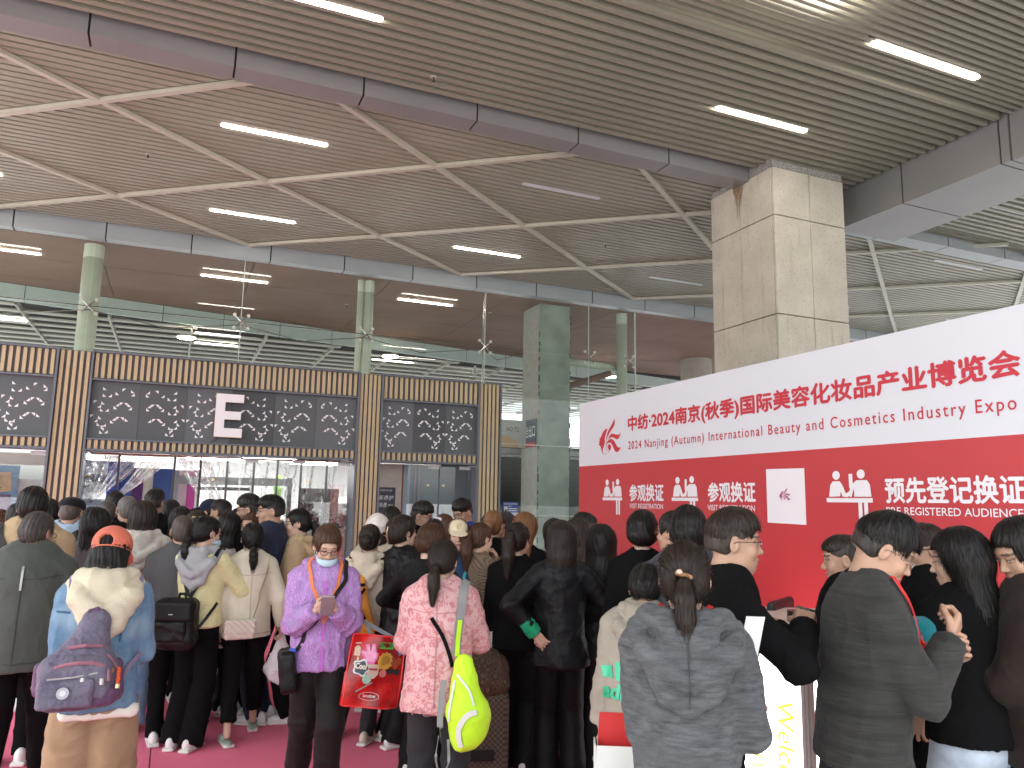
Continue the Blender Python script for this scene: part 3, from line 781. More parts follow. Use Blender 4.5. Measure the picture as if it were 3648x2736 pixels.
o = mb.build('glass_joints', M_clear, gf); o['kind'] = 'stuff'
for i, x in enumerate((-1.43, .84, 2.96, 5.24, 7.51, 8.43)):
    mb = MB(); c = (x-3, -.06, 4.67)
    for a in (-1, 1):
        for b in (-1, 1):
            mb.tube([c, (c[0]+a*.11, -.05, c[2]+b*.11)], [.014, .009], 6)
    mb.build('spider', M_steel, gf)
    for a in (-1, 1):
        for b in (-1, 1): MB().tube([(c[0]+a*.11, -.065, c[2]+b*.11), (c[0]+a*.11, -.03, c[2]+b*.11)], .028, 10).build('spider_cap', mat('cap_pale', (.62, .62, .55), .3, .3), gf)
mb = MB()
xs = [-3.7, -1.43, .84, 2.96, 5.24, 6.1]
for a, b in zip(xs[:-1], xs[1:]):
    mb.tube([(a-3, .08, 4.70), (b-3, .08, 4.70)], .008, 5)
    m_ = (a+b)/2
    mb.tube([(a-3, .08, 4.64), (m_-3, .38, 4.52), (b-3, .08, 4.64)], .008, 5)
mb.build('tie_cables', M_steel, gf)
for x in (.84, 5.25):
    MB().tube([(x-3, .09, 3.8), (x-3, .09, 5.76)], .012, 6).build('cable', M_steel, gf)
# steel posts behind the glass
M_post = mat('post_pale_green', (.66, .70, .60), .45, var=.07, vscale=4)
for i, (xa, xb, z0) in enumerate(((-1.60, -1.31, 3.6), (2.83, 2.945, 3.6), (2.95, 3.13, 3.6), (8.33, 8.55, .0))):
    r_ = (xb-xa)/2
    t = empty('steel_post', ((xa+xb)/2, 13.75, .014)); tag(t, ['round pale green steel post above the left slatted pillar', 'slimmer of the two pale steel posts above the middle slatted pillar', 'thicker of the two pale steel posts above the middle slatted pillar', 'round pale steel post near the end of the glass front'][i], 'post')
    MB().tube([(0, 0, 0), (0, 0, 5.72)], r_, 24).build('post_shaft', M_post, t, smooth=True)
    MB().tube([(0, 0, 5.5), (0, 0, 5.72)], r_*1.02, 24).build('post_collar', M_post, t)
M_conc = mat('green_concrete', (.36, .40, .355), .85, var=.22, vscale=2.2, bump=.4, bscale=25)
t = empty('concrete_pillar', (6.75, 14.1, .014)); tag(t, 'broad concrete pillar tinted green behind the glass', 'pillar')
box('pillar_shaft', (-.25, -.4, 0), (.44, .4, 5.72), M_conc, t, bevel=.01)
box('grey_face', (-.262, -.385, 0), (-.252, .36, 5.6), mat('grey_concrete', (.36, .36, .33), .85, var=.1, vscale=8), t)
mb = MB()
rs = random.Random(5)
for x in (-.25, .44):
    z = .1
    while z < 5.5:
        h_ = rs.uniform(.03, .16)
        if rs.random() < .6: mb.box((x-.012*rs.random()-.004, -.406, z), (x+.014*rs.random()+.004, -.398, z+h_))
        z += h_+rs.uniform(.02, .1)
mb.build('chipped_edge', mat('chip_dark', (.10, .12, .10), .9), t)
t = empty('pipe_brace', (7.8, 13.9, 4.6)); tag(t, 'pale horizontal and slanted steel pipes behind the spider fittings', 'pipe')
MB().tube([(-.6, 0, .03), (.6, 0, .0)], .075, 14).build('pipe', M_post, t, smooth=True)
MB().tube([(-.7, .9, -.55), (.7, .4, -.05)], .07, 14).build('slanted_pipe', M_soff, t, smooth=True)
t = empty('white_drum', (13.0, 17.3, 0)); tag(t, 'smooth white round column far behind the stone column', 'column')
MB().tube([(0, 0, 0), (0, 0, 6.05)], .42, 32).build('drum_shaft', mat('drum_white', (.62, .62, .56), .5), t, smooth=True)
# signs beside the entrance
t = empty('exit_sign', (6.46, 14.08, 2.84)); tag(t, 'navy exit sign with four white characters on the side of the concrete pillar', 'sign')
box('board', (0, -.34, .0), (.02, .34, .56), mat('sign_navy', (.03, .045, .10), .4), t)
box('red_band', (-.003, -.34, 0), (-.0005, .34, .10), mat('sign_red', (.50, .04, .04), .4), t)
text('lettering', '安全出口', ((-.004, .31, .20), (0, -1, 0), (0, 0, 1), (-1, 0, 0)), .62, .24, M_wh, t, .015)
t = empty('numbered_sign', (6.16, 14.2, 2.89)); tag(t, 'grey board reading NO.T2 with an orange arch beside the entrance', 'sign')
box('board', (-.40, 0, -.05), (.34, .03, .50), mat('sign_grey', (.50, .49, .46), .5), t)
text('lettering', 'NO.T2', FRL(-.13, -.004, .27), .27, .085, mat('print_brown', (.12, .08, .05), .6), t, .02, 1.1)
mb = MB(); P = [(-.26, -.05)]+[(-.26+.40*math.cos(a), -.05+.24*math.sin(a)) for a in np.linspace(0, math.pi/2, 9)]
mb.poly(P, FRL(0, -.004, 0)).build('orange_arch', mat('print_orange', (.60, .34, .14), .6), t)
t = empty('ribbed_shutter', (6.6, 15.2, .014)); tag(t, 'black ribbed shutter wall behind the glass right of the entrance', 'shutter')
box('shutter_back', (-1.6, .05, 0), (3.2, .1, 2.95), mat('shutter_black', (.018, .02, .02), .4), t)
for i in range(34): box('rib', (-1.6, 0, 1.45+i*.044), (3.2, .05, 1.45+i*.044+.024), mat('rib_black', (.035, .04, .04), .3, .4), t)
mb = MB()
for i in range(8): mb.box((-1.6+i*.6, -.03, 2.78), (-1.58+i*.6, 0, 2.98))
mb.box((-1.6, -.03, 2.96), (3.2, 0, 2.98)); mb.box((-1.6, -.03, 2.76), (3.2, 0, 2.78)); mb.build('light_rail', M_fascia, t)
t = empty('notice_sheet', (5.85, 13.50, 1.51)); tag(t, 'small blue and white notice with a portrait taped to the glass', 'notice')
box('sheet', (-.16, -.004, 0), (.15, 0, .25), mat('notice_blue', (.03, .07, .36), .4), t)
box('white_foot', (-.16, -.006, 0), (.15, -.0045, .055), M_wh, t)
text('lettering', '全国公安机关服务代表公示', FRL(-.135, -.0065, .20), .26, .028, M_wh, t, .02)
text('lettering', '曾佳汉', FRL(-.05, -.0065, .155), .07, .026, M_wh, t, .02)
for z in (.115, .078): box('white_bar', (-.05, -.006, z), (.13, -.0045, z+.018), M_wh, t)
mb = MB().poly([(0, 0), (.065, 0), (.065, .09), (0, .09)], FRL(-.135, -.006, .075)); mb.build('portrait_ground', M_wh, t)
mb = MB().disc((.0325, .06), .014, FRL(-.135, -.007, .075)); mb.build('portrait_face', mat('portrait_skin', (.55, .36, .27), .6), t)
mb = MB().poly([(.012, 0), (.053, 0), (.048, .035), (.0325, .042), (.017, .035)], FRL(-.135, -.007, .075)); mb.build('portrait_suit', M_dark, t)
for i in range(4): box('fine_print', (-.15, -.0075, .01+i*.011), (-.15+random.uniform(.12, .2), -.0065, .0135+i*.011), mat('print_grey', (.2, .2, .2), .6), t)

# ================================================================== POSTER WALL of the registration
WX = 4.5
wall = empty('registration_wall', (WX, 4.4, 0)); tag(wall, 'big red and white registration wall with expo lettering', 'display wall')
def Wf(Y, Z, off=.003): return ((-off, Y-4.4, Z), (0, -1, 0), (0, 0, 1), (-1, 0, 0))
M_red = mat('banner_red', (.52, .040, .048), .42, var=.03, vscale=.8, bump=.03, bscale=3)
M_wht = mat('banner_white', (.70, .715, .775), .42, var=.012, vscale=1, bump=.03, bscale=3)
M_pr = mat('print_red', (.56, .03, .05), .5, var=.02); M_pw = mat('print_banner_white', (.82, .80, .84), .5, var=.01)
box('red_banner', (0, 1.0-4.4, .02), (.10, 8.32-4.4, 2.195), M_red, wall)
box('white_banner', (0, 1.0-4.4, 2.195), (.10, 8.32-4.4, 2.96), M_wht, wall)
box('wall_frame', (.10, 1.0-4.4, .0), (.16, 8.30-4.4, 2.95), M_gm, wall)
text('headline', '中纺·2024南京(秋季)国际美容化妆品产业博览会', Wf(7.20, 2.515), 4.29, .185, M_pr, wall, .035, 1.0)
text('subtitle', '2024 Nanjing (Autumn) International Beauty and Cosmetics Industry Expo', Wf(7.20, 2.315), 4.25, .112, M_pr, wall, .006, 1.25)
LOGO = {
 'face': [(.223,.305),(.176,.299),(.138,.285),(.114,.267),(.094,.244),(.065,.214),(.031,.202),(.044,.19),(.044,.179),(.028,.176),(.036,.169),(.026,.16),(.036,.15),(.018,.134),(.031,.123),(.058,.11),(.073,.087),(.08,.06),(.094,.037),(.118,.02),(.152,.013),(.19,.018),(.228,.03),(.265,.047),(.288,.067),(.299,.091),(.293,.108),(.27,.119),(.242,.119),(.221,.107),(.224,.088),(.242,.065),(.256,.062),(.242,.041),(.204,.024),(.161,.017),(.128,.023),(.109,.043),(.114,.072),(.133,.105),(.16,.147),(.154,.186),(.166,.219),(.19,.261)],
 'feather': [(.366,.41),(.349,.376),(.312,.341),(.266,.304),(.219,.259),(.195,.213),(.185,.146),(.198,.174),(.218,.211),(.256,.247),(.294,.273),(.331,.299),(.363,.329),(.377,.357),(.374,.386)],
 'wave1': [(.511,.242),(.485,.223),(.449,.215),(.413,.219),(.367,.231),(.326,.237),(.289,.232),(.261,.213),(.237,.188),(.22,.172),(.256,.189),(.303,.199),(.349,.193),(.394,.175),(.426,.166),(.457,.171),(.477,.19),(.493,.215)],
 'wave2': [(.521,.083),(.497,.072),(.466,.071),(.434,.083),(.407,.108),(.376,.143),(.339,.169),(.298,.181),(.256,.177),(.214,.156),(.19,.126),(.182,.088),(.199,.058),(.22,.046),(.195,.073),(.192,.107),(.214,.132),(.251,.141),(.288,.138),(.321,.113),(.353,.073),(.38,.041),(.421,.023),(.457,.032),(.492,.056)]}
def polyfill(name, loops, fr, m, parent, sc=(1, 1)):
    from mathutils.geometry import tessellate_polygon
    o_, r_, u_, n_ = [Vector(q) for q in fr]; V = []; F = []
    for q_, P in enumerate(loops):
        k_ = len(V); P3 = [Vector((x*sc[0], y*sc[1], 0)) for x, y in P]
        V += [tuple(o_+r_*p.x+u_*p.y+n_*.0003*q_) for p in P3]
        F += [tuple(k_+i for i in t_) for t_ in tessellate_polygon([P3])]
    return link_mesh(name, V, F, m, parent)
polyfill('emblem', list(LOGO.values()), Wf(7.86, 2.30), M_pr, wall)
def circ(cx, cy, r, n=18): return [(cx+r*math.cos(2*math.pi*i/n), cy+r*math.sin(2*math.pi*i/n)) for i in range(n)]
def pictogram(Y, Z, w, hgt):
    """two figures at a counter; unit box: x 0..1, y 0..1 (1 = top of the heads)"""
    L_ = [[(0, .395), (1, .395), (1, .475), (0, .475)],
          circ(.24, .90, .085), [(.06, .50), (.10, .72), (.16, .79), (.32, .79), (.38, .70), (.44, .56), (.52, .60), (.56, .74), (.62, .74), (.56, .56), (.47, .49), (.36, .505), (.33, .60), (.31, .505)],
          circ(.78, .91, .085), [(.62, .50), (.62, .66), (.56, .49), (.47, .52), (.60, .74), (.68, .80), (.90, .80), (.96, .72), (.98, .50)],
          [(.52, .66), (.60, .66), (.60, .92), (.52, .92)],
          [(.70, .0), (.78, .0), (.78, .40), (.70, .40)], [(.82, .0), (.90, .0), (.90, .40), (.82, .40)]]
    polyfill('pictogram', L_, Wf(Y, Z), M_pw, wall, (w, hgt))
pictogram(7.75, 1.64, .42, .39)
pictogram(6.41, 1.64, .42, .39)
pictogram(4.43, 1.64, .42, .39)
text('lettering', '参观换证', Wf(7.18, 1.79), .63, .17, M_pw, wall, .03)
text('lettering', 'VISIT REGISTRATION', Wf(7.18, 1.712), .62, .05, M_pw, wall, .008)
text('lettering', '参观换证', Wf(5.84, 1.79), .63, .17, M_pw, wall, .03)
text('lettering', 'VISIT REGISTRATION', Wf(5.85, 1.712), .63, .05, M_pw, wall, .008)
text('lettering', '预先登记换证', Wf(3.90, 1.795), .96, .165, M_pw, wall, .03)
text('lettering', 'PRE REGISTERED AUDIENCE', Wf(3.90, 1.715), .94, .05, M_pw, wall, .008)
MB().poly([(0, .005), (.425, 0), (.425, .435), (0, .44)], Wf(5.07, 1.62, .002), .002).build('white_card', M_pw, wall)
polyfill('emblem', list(LOGO.values()), Wf(4.93, 1.80, .006), mat('print_mauve', (.45, .10, .22), .5), wall, (.26, .26))
# red registration desk in front of it
t = empty('registration_desk', (4.2, 2.8, .01)); tag(t, 'low red desk with white emblem and lettering in front of the registration wall', 'desk')
box('desk_front', (-.02, -1.4, 0), (.0, 1.15, .74), M_red, t); box('desk_top', (-.03, -1.4, .742), (.27, 1.15, .77), M_wht, t); box('desk_side', (.002, 1.11, 0), (.25, 1.15, .74), M_red, t)
fr_ = lambda Y, Z: ((-.024, Y-2.8, Z), (0, -1, 0), (0, 0, 1), (-1, 0, 0))
polyfill('emblem', list(LOGO.values()), fr_(3.80, .12), M_pw, t, (.75, 1.15))
text('lettering', '南京', fr_(3.30, .52), .42, .15, M_pw, t, .03)
text('lettering', 'Nanjing', fr_(3.32, .36), .46, .11, M_pw, t, .012)

# ---- lit counter with aluminium frame
M_alu = mat('aluminium', (.46, .48, .46), .6, .0, var=.05)
ct = empty('light_counter', (3.30, 3.45, .01)); tag(ct, 'glowing counter box with aluminium frame and cream top', 'counter')
pts = [(0, 0), (-.12, .75), (.30, 1.1), (.85, .75), (.78, .0)]        # plan, clockwise from the near corner
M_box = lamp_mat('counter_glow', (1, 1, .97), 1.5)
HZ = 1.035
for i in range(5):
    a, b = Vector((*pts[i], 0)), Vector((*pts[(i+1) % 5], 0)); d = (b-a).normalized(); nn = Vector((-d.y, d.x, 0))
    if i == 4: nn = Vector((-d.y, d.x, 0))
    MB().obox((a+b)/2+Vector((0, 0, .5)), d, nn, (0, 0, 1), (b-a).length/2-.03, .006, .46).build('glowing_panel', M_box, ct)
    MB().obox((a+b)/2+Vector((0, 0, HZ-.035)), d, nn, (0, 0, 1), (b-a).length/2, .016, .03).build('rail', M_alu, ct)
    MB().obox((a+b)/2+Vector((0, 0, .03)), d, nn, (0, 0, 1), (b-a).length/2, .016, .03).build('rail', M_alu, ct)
for (x, y) in pts:
    mb = MB()
    for q in range(8):
        a_ = q*math.pi/4; mb.box((x+.022*math.cos(a_)-.009, y+.022*math.sin(a_)-.009, 0), (x+.022*math.cos(a_)+.009, y+.022*math.sin(a_)+.009, HZ+.002+.0005*q))
    mb.build('corner_post', M_alu, ct)
cen = Vector((.36, .52, 0))
P = [tuple((Vector((*p, 0))-cen)*1.03+cen)[:2] for p in pts]
MB().poly(P, ((0, 0, HZ+.006), (1, 0, 0), (0, 1, 0), (0, 0, 1)), .012).build('counter_top', mat('cream_top', (.62, .60, .52), .45, var=.05), ct)
# lettering on its left glowing face, running down the panel
a, b = Vector((*pts[0], 0)), Vector((*pts[1], 0)); d = (b-a).normalized(); nn = Vector((d.y, -d.x, 0))
if nn.x > 0: nn = -nn
def Cf(s, z): p = a+d*s+nn*.010; return ((p.x, p.y, z), (0, 0, -1), tuple(-d*-1), tuple(nn))
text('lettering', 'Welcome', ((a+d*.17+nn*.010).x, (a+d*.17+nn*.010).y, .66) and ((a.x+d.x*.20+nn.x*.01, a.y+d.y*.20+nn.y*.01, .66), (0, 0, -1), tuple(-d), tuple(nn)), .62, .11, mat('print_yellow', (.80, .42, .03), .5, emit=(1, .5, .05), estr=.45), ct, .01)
text('lettering', '欢迎光临', ((a.x+d.x*.42+nn.x*.01, a.y+d.y*.42+nn.y*.01, .55), (0, 0, -1), tuple(-d), tuple(nn)), .50, .12, mat('print_yellow'  , (0,0,0)), ct, .01)
text('lettering', '览展纺', ((a.x+d.x*.26+nn.x*.01, a.y+d.y*.26+nn.y*.01, .835), tuple(-d), (0, 0, 1), tuple(nn)), .10, .03, M_dark, ct, .01)
t = empty('tape_roll', (3.50, 3.70, HZ+.03)); tag(t, 'black roll of tape standing on a cream roll on the counter', 'tape')
MB().tube([(0, 0, 0), (0, 0, .02)], .085, 28).build('cream_roll', mat('tape_cream', (.68, .62, .44), .4), t)
MB().tube([(0, 0, .021), (0, 0, .075)], .07, 28).build('black_roll', mat('tape_black', (.02, .02, .02), .3), t)
t = empty('office_chair', (3.95, 4.35, .01)); tag(t, 'black chair whose rounded back shows behind the counter', 'chair')
mb = MB().obox((0, 0, .95), (.5, .3, 0), (-.3, .5, 0), (0, 0, 1), .42, .05, .16); mb.build('backrest', mat('chair_black', (.02, .02, .022), .5), t, bevel=.04)
mb = MB().box((-.22, -.22, .42), (.22, .22, .50)); mb.build('seat', mat('chair_black', (0, 0, 0)), t, bevel=.02)
MB().tube([(0, 0, 0), (0, 0, .42)], .03, 10).tube([(0, .1, .45), (0, .12, .82)], .02, 8).build('chair_post', M_gm, t)
for q in range(5):
    a_ = q*2*math.pi/5; MB().bar((0, 0, .05), (.28*math.cos(a_), .28*math.sin(a_), .03), .04, .03).build('leg', M_gm, t)
# ================================================================== FIGURES: one implicit-surface engine
f32 = np.float32
def rotx(a): c, s = math.cos(a), math.sin(a); return np.array([[1,0,0],[0,c,-s],[0,s,c]])
def roty(a): c, s = math.cos(a), math.sin(a); return np.array([[c,0,s],[0,1,0],[-s,0,c]])
def rotz(a): c, s = math.cos(a), math.sin(a); return np.array([[c,-s,0],[s,c,0],[0,0,1]])
A3 = lambda *a: np.array(a, float)
class Pr:
    """primitive; M (3x3, columns = own axes) and t place it; op u/s/i; k = blend radius"""
    def __init__(s, kind, op='u', k=.02, M=None, t=None, **p):
        s.kind, s.op, s.k, s.p = kind, op, k, p
        s.M = np.eye(3) if M is None else np.array(M, float); s.t = np.zeros(3) if t is None else np.array(t, float)
    def moved(s, M, t):
        q = Pr(s.kind, s.op, s.k, np.array(M)@s.M, np.array(M)@s.t+np.array(t), **s.p); return q
    def d(s, P):
        q = (P-s.t)@s.M
        p = s.p
        if s.kind == 'cone':
            S = p.get('S')
            a, b = p['a'], p['b']
            if S is not None: q = q/S; a = a/S; b = b/S
            ab = b-a; L2 = float(ab@ab)+1e-9
            tt = ((q-a)@ab)/L2; tc = np.clip(tt, 0, 1)
            dd = np.linalg.norm(q-a-tc[..., None]*ab, axis=-1)-(p['ra']+(p['rb']-p['ra'])*tc)
            if S is not None: dd = dd*float(np.min(S))
            if p.get('cap'):
                L = math.sqrt(L2); dd = np.maximum(dd, (tt-1)*L)
            return dd
        if s.kind == 'ell':
            r = p['r']; k0 = np.linalg.norm(q/r, axis=-1); k1 = np.linalg.norm(q/(r*r), axis=-1)+1e-9
            return k0*(k0-1)/k1
        if s.kind == 'box':
            e = np.abs(q)-(p['h']-p['r'])
            return np.linalg.norm(np.maximum(e, 0), axis=-1)+np.minimum(e.max(-1), 0)-p['r']
        if s.kind == 'half':       # keep the side where n.q < o
            return q@p['n']-p['o']
    def bb(s):
        if s.kind == 'half': return None
        p = s.p
        if s.kind == 'cone':
            S = p['S'] if p.get('S') is not None else np.ones(3); r = np.array([max(p['ra'], p['rb'])]*3)*S
            lo = np.minimum(p['a'], p['b'])-r; hi = np.maximum(p['a'], p['b'])+r
        elif s.kind == 'ell': lo, hi = -p['r'], p['r']
        else: lo, hi = -p['h'], p['h']
        c = np.array([[x, y, z] for x in (lo[0], hi[0]) for y in (lo[1], hi[1]) for z in (lo[2], hi[2])])@s.M.T+s.t
        return c.min(0)-s.k-.01, c.max(0)+s.k+.01
def cone(a, b, ra, rb=None, S=None, **k): return Pr('cone', a=A3(*a), b=A3(*b), ra=ra, rb=ra if rb is None else rb, S=None if S is None else A3(*S), **k)
def ell(c, r, M=None, **k): return Pr('ell', r=A3(*r), t=c, M=M, **k)
def rbox(c, h, r=.01, M=None, **k): return Pr('box', h=A3(*h), r=r, t=c, M=M, **k)
def half(n, o, **k): return Pr('half', n=A3(*n), o=o, **k)
def chain(pts, rs, **k):
    return [cone(pts[i], pts[i+1], rs[i], rs[i+1], **k) for i in range(len(pts)-1)]
def comb(F, d, op, k):
    if op == 'u':
        if k <= 0: return np.minimum(F, d)
        h = np.clip(.5+.5*(F-d)/k, 0, 1); return F*(1-h)+d*h-k*h*(1-h)
    if op == 's': d = -d
    h = np.clip(.5-.5*(F-d)/max(k, 1e-4), 0, 1); return F*(1-h)+d*h+k*h*(1-h)
def ev(prims, P):
    F = np.full(P.shape[:-1], 1.0)
    for q in prims: F = comb(F, q.d(P), q.op, q.k)
    return F
def grad(prims, P, e=.003):
    G = np.stack([ev(prims, P+np.eye(3)[i]*e)-ev(prims, P-np.eye(3)[i]*e) for i in range(3)], -1)
    return G/(np.linalg.norm(G, axis=-1, keepdims=True)+1e-9)
def wav(P, f, seed, n=5):
    """smooth wandering noise in -1..1"""
    rs = np.random.RandomState(seed); out = 0; W = rs.normal(size=(3, 3))*f*.5
    Q = P+.35/f*np.sin(P@W*1.0+rs.rand(3)*6)
    for i in range(n):
        kk = rs.normal(size=3); kk *= f*(.7+.5*i)/np.linalg.norm(kk)*1.4
        out = out+np.sin(Q@kk+rs.rand()*6.28+1.1*np.sin(Q@(rs.normal(size=3)*f*.6)))/(1+.4*i)
    return out/2.6
def folds(P, amp, f, seed, st=(1, 1, .55)):
    Q = P*A3(*st)
    a = np.clip(1-np.abs(wav(Q, f, seed))*1.5, 0, 1)**2.2; b = wav(Q, f*.45, seed+1)
    c = np.clip(1-np.abs(wav(Q*A3(1, 1, 1.5), f*.6, seed+2))*1.3, 0, 1)**3
    return amp*(.8*a-.35+.65*b+.9*c)
def surf(prims, vox, disp=None, keep=None):
    """extract the zero surface with surface nets; disp(P) is pushed along the normal. Returns V, F(quads), N"""
    adds = [q for q in prims if q.op == 'u']
    B = [q.bb() for q in adds]
    lo = np.min([b[0] for b in B], 0)-vox*2; hi = np.max([b[1] for b in B], 0)+vox*2
    n = np.ceil((hi-lo)/vox).astype(int)+1
    ax = [lo[i]+np.arange(n[i])*vox for i in range(3)]
    F = np.full(n, 1.0)
    for q in prims:
        b = q.bb()
        if b is None: sl = [slice(0, n[i]) for i in range(3)]
        else:
            i0 = np.clip(((b[0]-lo)/vox).astype(int)-1, 0, n); i1 = np.clip(((b[1]-lo)/vox).astype(int)+2, 0, n)
            if (i1 <= i0).any(): continue
            sl = [slice(i0[i], i1[i]) for i in range(3)]
        X, Y, Z = np.meshgrid(ax[0][sl[0]], ax[1][sl[1]], ax[2][sl[2]], indexing='ij')
        F[tuple(sl)] = comb(F[tuple(sl)], q.d(np.stack([X, Y, Z], -1)), q.op, q.k)
    s = F < 0
    c = np.zeros(np.array(F.shape)-1, int)
    for dx in (0, 1):
        for dy in (0, 1):
            for dz in (0, 1): c += s[dx:s.shape[0]-1+dx, dy:s.shape[1]-1+dy, dz:s.shape[2]-1+dz]
    act = (c > 0) & (c < 8)
    idx = np.full(act.shape, -1); I = np.argwhere(act); idx[act] = np.arange(len(I))
    if len(I) == 0: return np.zeros((0, 3)), np.zeros((0, 4), int), np.zeros((0, 3))
    acc = np.zeros((len(I), 3)); cnt = np.zeros(len(I))
    co = [(x, y, z) for x in (0, 1) for y in (0, 1) for z in (0, 1)]
    for a in co:
        for d_ in range(3):
            if a[d_]: continue
            b = list(a); b[d_] = 1
            fa = F[I[:, 0]+a[0], I[:, 1]+a[1], I[:, 2]+a[2]]; fb = F[I[:, 0]+b[0], I[:, 1]+b[1], I[:, 2]+b[2]]
            m = (fa < 0) != (fb < 0); t = np.where(m, fa/(fa-fb+1e-12), 0)
            p = np.tile(np.array(a, float), (len(I), 1)); p[:, d_] = t
            acc[m] += p[m]; cnt[m] += 1
    V = (I+acc/cnt[:, None])*vox+lo
    Q = []
    for d_ in range(3):
        e1, e2 = [(1, 2), (2, 0), (0, 1)][d_]
        sh = [slice(None)]*3; sh2 = [slice(None)]*3; sh[d_] = slice(0, -1); sh2[d_] = slice(1, None)
        A = s[tuple(sh)]; Bm = s[tuple(sh2)]
        E = np.argwhere(A != Bm); E = E[(E[:, e1] > 0) & (E[:, e2] > 0) & (E[:, e1] < F.shape[e1]-1) & (E[:, e2] < F.shape[e2]-1)]
        ins = A[E[:, 0], E[:, 1], E[:, 2]]
        o = [E.copy() for _ in range(4)]; o[1][:, e1] -= 1; o[2][:, e1] -= 1; o[2][:, e2] -= 1; o[3][:, e2] -= 1
        q = np.stack([idx[w[:, 0], w[:, 1], w[:, 2]] for w in o], 1)
        q[~ins] = q[~ins][:, ::-1]
        Q.append(q)
    Q = np.concatenate(Q); Q = Q[(Q >= 0).all(1)]
    G = np.stack(np.gradient(F), -1)
    r = np.round((V-lo)/vox).astype(int); r = np.clip(r, 0, np.array(F.shape)-1)
    N = G[r[:, 0], r[:, 1], r[:, 2]]; N = N/(np.linalg.norm(N, axis=1, keepdims=True)+1e-9)
    if disp is not None: V = V+N*disp(V)[:, None]
    return V, Q[:, ::-1], N
def mesh_np(name, V, Q, m, parent=None, smooth=True, paint=None):
    me = bpy.data.meshes.new(name)
    V = np.asarray(V, float); Q = np.asarray(Q, int); k = Q.shape[1]
    me.vertices.add(len(V)); me.vertices.foreach_set('co', V.ravel())
    me.loops.add(len(Q)*k); me.loops.foreach_set('vertex_index', Q.ravel())
    me.polygons.add(len(Q)); me.polygons.foreach_set('loop_start', np.arange(len(Q))*k)
    me.polygons.foreach_set('use_smooth', np.full(len(Q), smooth))
    me.update(calc_edges=True)
    if m: me.materials.append(m)
    if paint is not None:
        a = me.color_attributes.new('paint', 'FLOAT_COLOR', 'POINT'); a.data.foreach_set('color', paint.ravel())
    o = bpy.data.objects.new(name, me); COL.objects.link(o)
    if parent: o.parent = parent
    return o
def join_np(parts):
    V = []; Q = []; n = 0
    for v, q in parts:
        V.append(v); Q.append(q+n); n += len(v)
    return np.concatenate(V), np.concatenate(Q)

def skin_mat(name, col):
    if name in MATS: return MATS[name]
    m = mat(name, col, .5, var=.07, vscale=9, bump=.06, bscale=180)
    N, L = nodes(m); b = N['Principled BSDF']; mx = N[m['mix']]
    b.inputs['Subsurface Weight'].default_value = .08; b.inputs['Subsurface Radius'].default_value = (.012, .005, .003)
    at = N.new('ShaderNodeVertexColor'); at.layer_name = 'paint'
    mm = N.new('ShaderNodeMix'); mm.data_type = 'RGBA'; L.new(at.outputs['Alpha'], mm.inputs[0])
    mm.inputs[6].default_value = (*col, 1); L.new(at.outputs['Color'], mm.inputs[7]); L.new(mm.outputs[2], mx.inputs[6])
    return m
SKINS = {'m': (.44, .26, .175), 'f': (.56, .36, .26), 'd': (.36, .20, .13)}
def hair_mat(name, col):
    if name in MATS: return MATS[name]
    m = mat(name, col, .46, var=.45, vscale=3, stretch=(60, 60, 3), spec=.28)
    N, L = nodes(m); b = N['Principled BSDF']
    tc = N.new('ShaderNodeTexCoord'); mp = N.new('ShaderNodeMapping'); mp.inputs['Scale'].default_value = (140, 140, 8)
    n = N.new('ShaderNodeTexNoise'); n.inputs['Scale'].default_value = 1.5; n.inputs['Detail'].default_value = 3
    L.new(tc.outputs['Object'], mp.inputs[0]); L.new(mp.outputs[0], n.inputs['Vector'])
    bp = N.new('ShaderNodeBump'); bp.inputs['Strength'].default_value = .35; bp.inputs['Distance'].default_value = .004
    L.new(n.outputs[0], bp.inputs['Height']); L.new(bp.outputs[0], b.inputs['Normal'])
    return m
HAIRS = {'black': (.012, .010, .009), 'dark': (.028, .019, .014), 'brown': (.075, .036, .020), 'ginger': (.17, .08, .035), 'grey': (.13, .12, .11), 'buzz': (.075, .06, .05), 'salt': (.07, .06, .055)}

# ---- head, in its own frame: origin at the middle of the head, +y out of the face
def head_prims(f=1.0, fat=1.0, male=True):
    j = 1.0 if male else .94
    L_ = [ell((0, -.012, .032), (.0745*fat, .094, .086), k=.01),
          ell((0, .022, -.030), (.058*fat*j, .066, .080), k=.03),
          ell((0, .052, -.088), (.028*fat*j, .028, .026), k=.03),
          ell((0, .012, -.070), (.052*fat*j, .052, .034), k=.03),
          ell((.036, .060, -.028), (.022, .018, .022), k=.02), ell((-.036, .060, -.028), (.022, .018, .022), k=.02),
          ell((0, .076, .030), (.044, .014, .012), k=.018),
          ell((.0315, .090, .008), (.017, .012, .011), op='s', k=.012), ell((-.0315, .090, .008), (.017, .012, .011), op='s', k=.012),
          cone((0, .080, .012), (0, .1015, -.026), .0065, .0095, k=.010),
          ell((.010, .092, -.030), (.0075, .009, .0065), k=.006), ell((-.010, .092, -.030), (.0075, .009, .0065), k=.006),
          ell((0, .084, -.056), (.023, .010, .0055), k=.005), ell((0, .082, -.066), (.020, .0105, .006), k=.005),
          ell((.0315, .081, .007), (.0135, .010, .0075), k=.004), ell((-.0315, .081, .007), (.0135, .010, .0075), k=.004)]
    for s in (-1, 1):
        L_ += [ell((s*.0765*fat, -.006, -.004), (.0085, .019, .031), M=rotz(s*.35)@rotx(-.15), k=.006),
               ell((s*.0835*fat, -.004, .001), (.006, .010, .018), M=rotz(s*.35), op='s', k=.005)]
    return L_
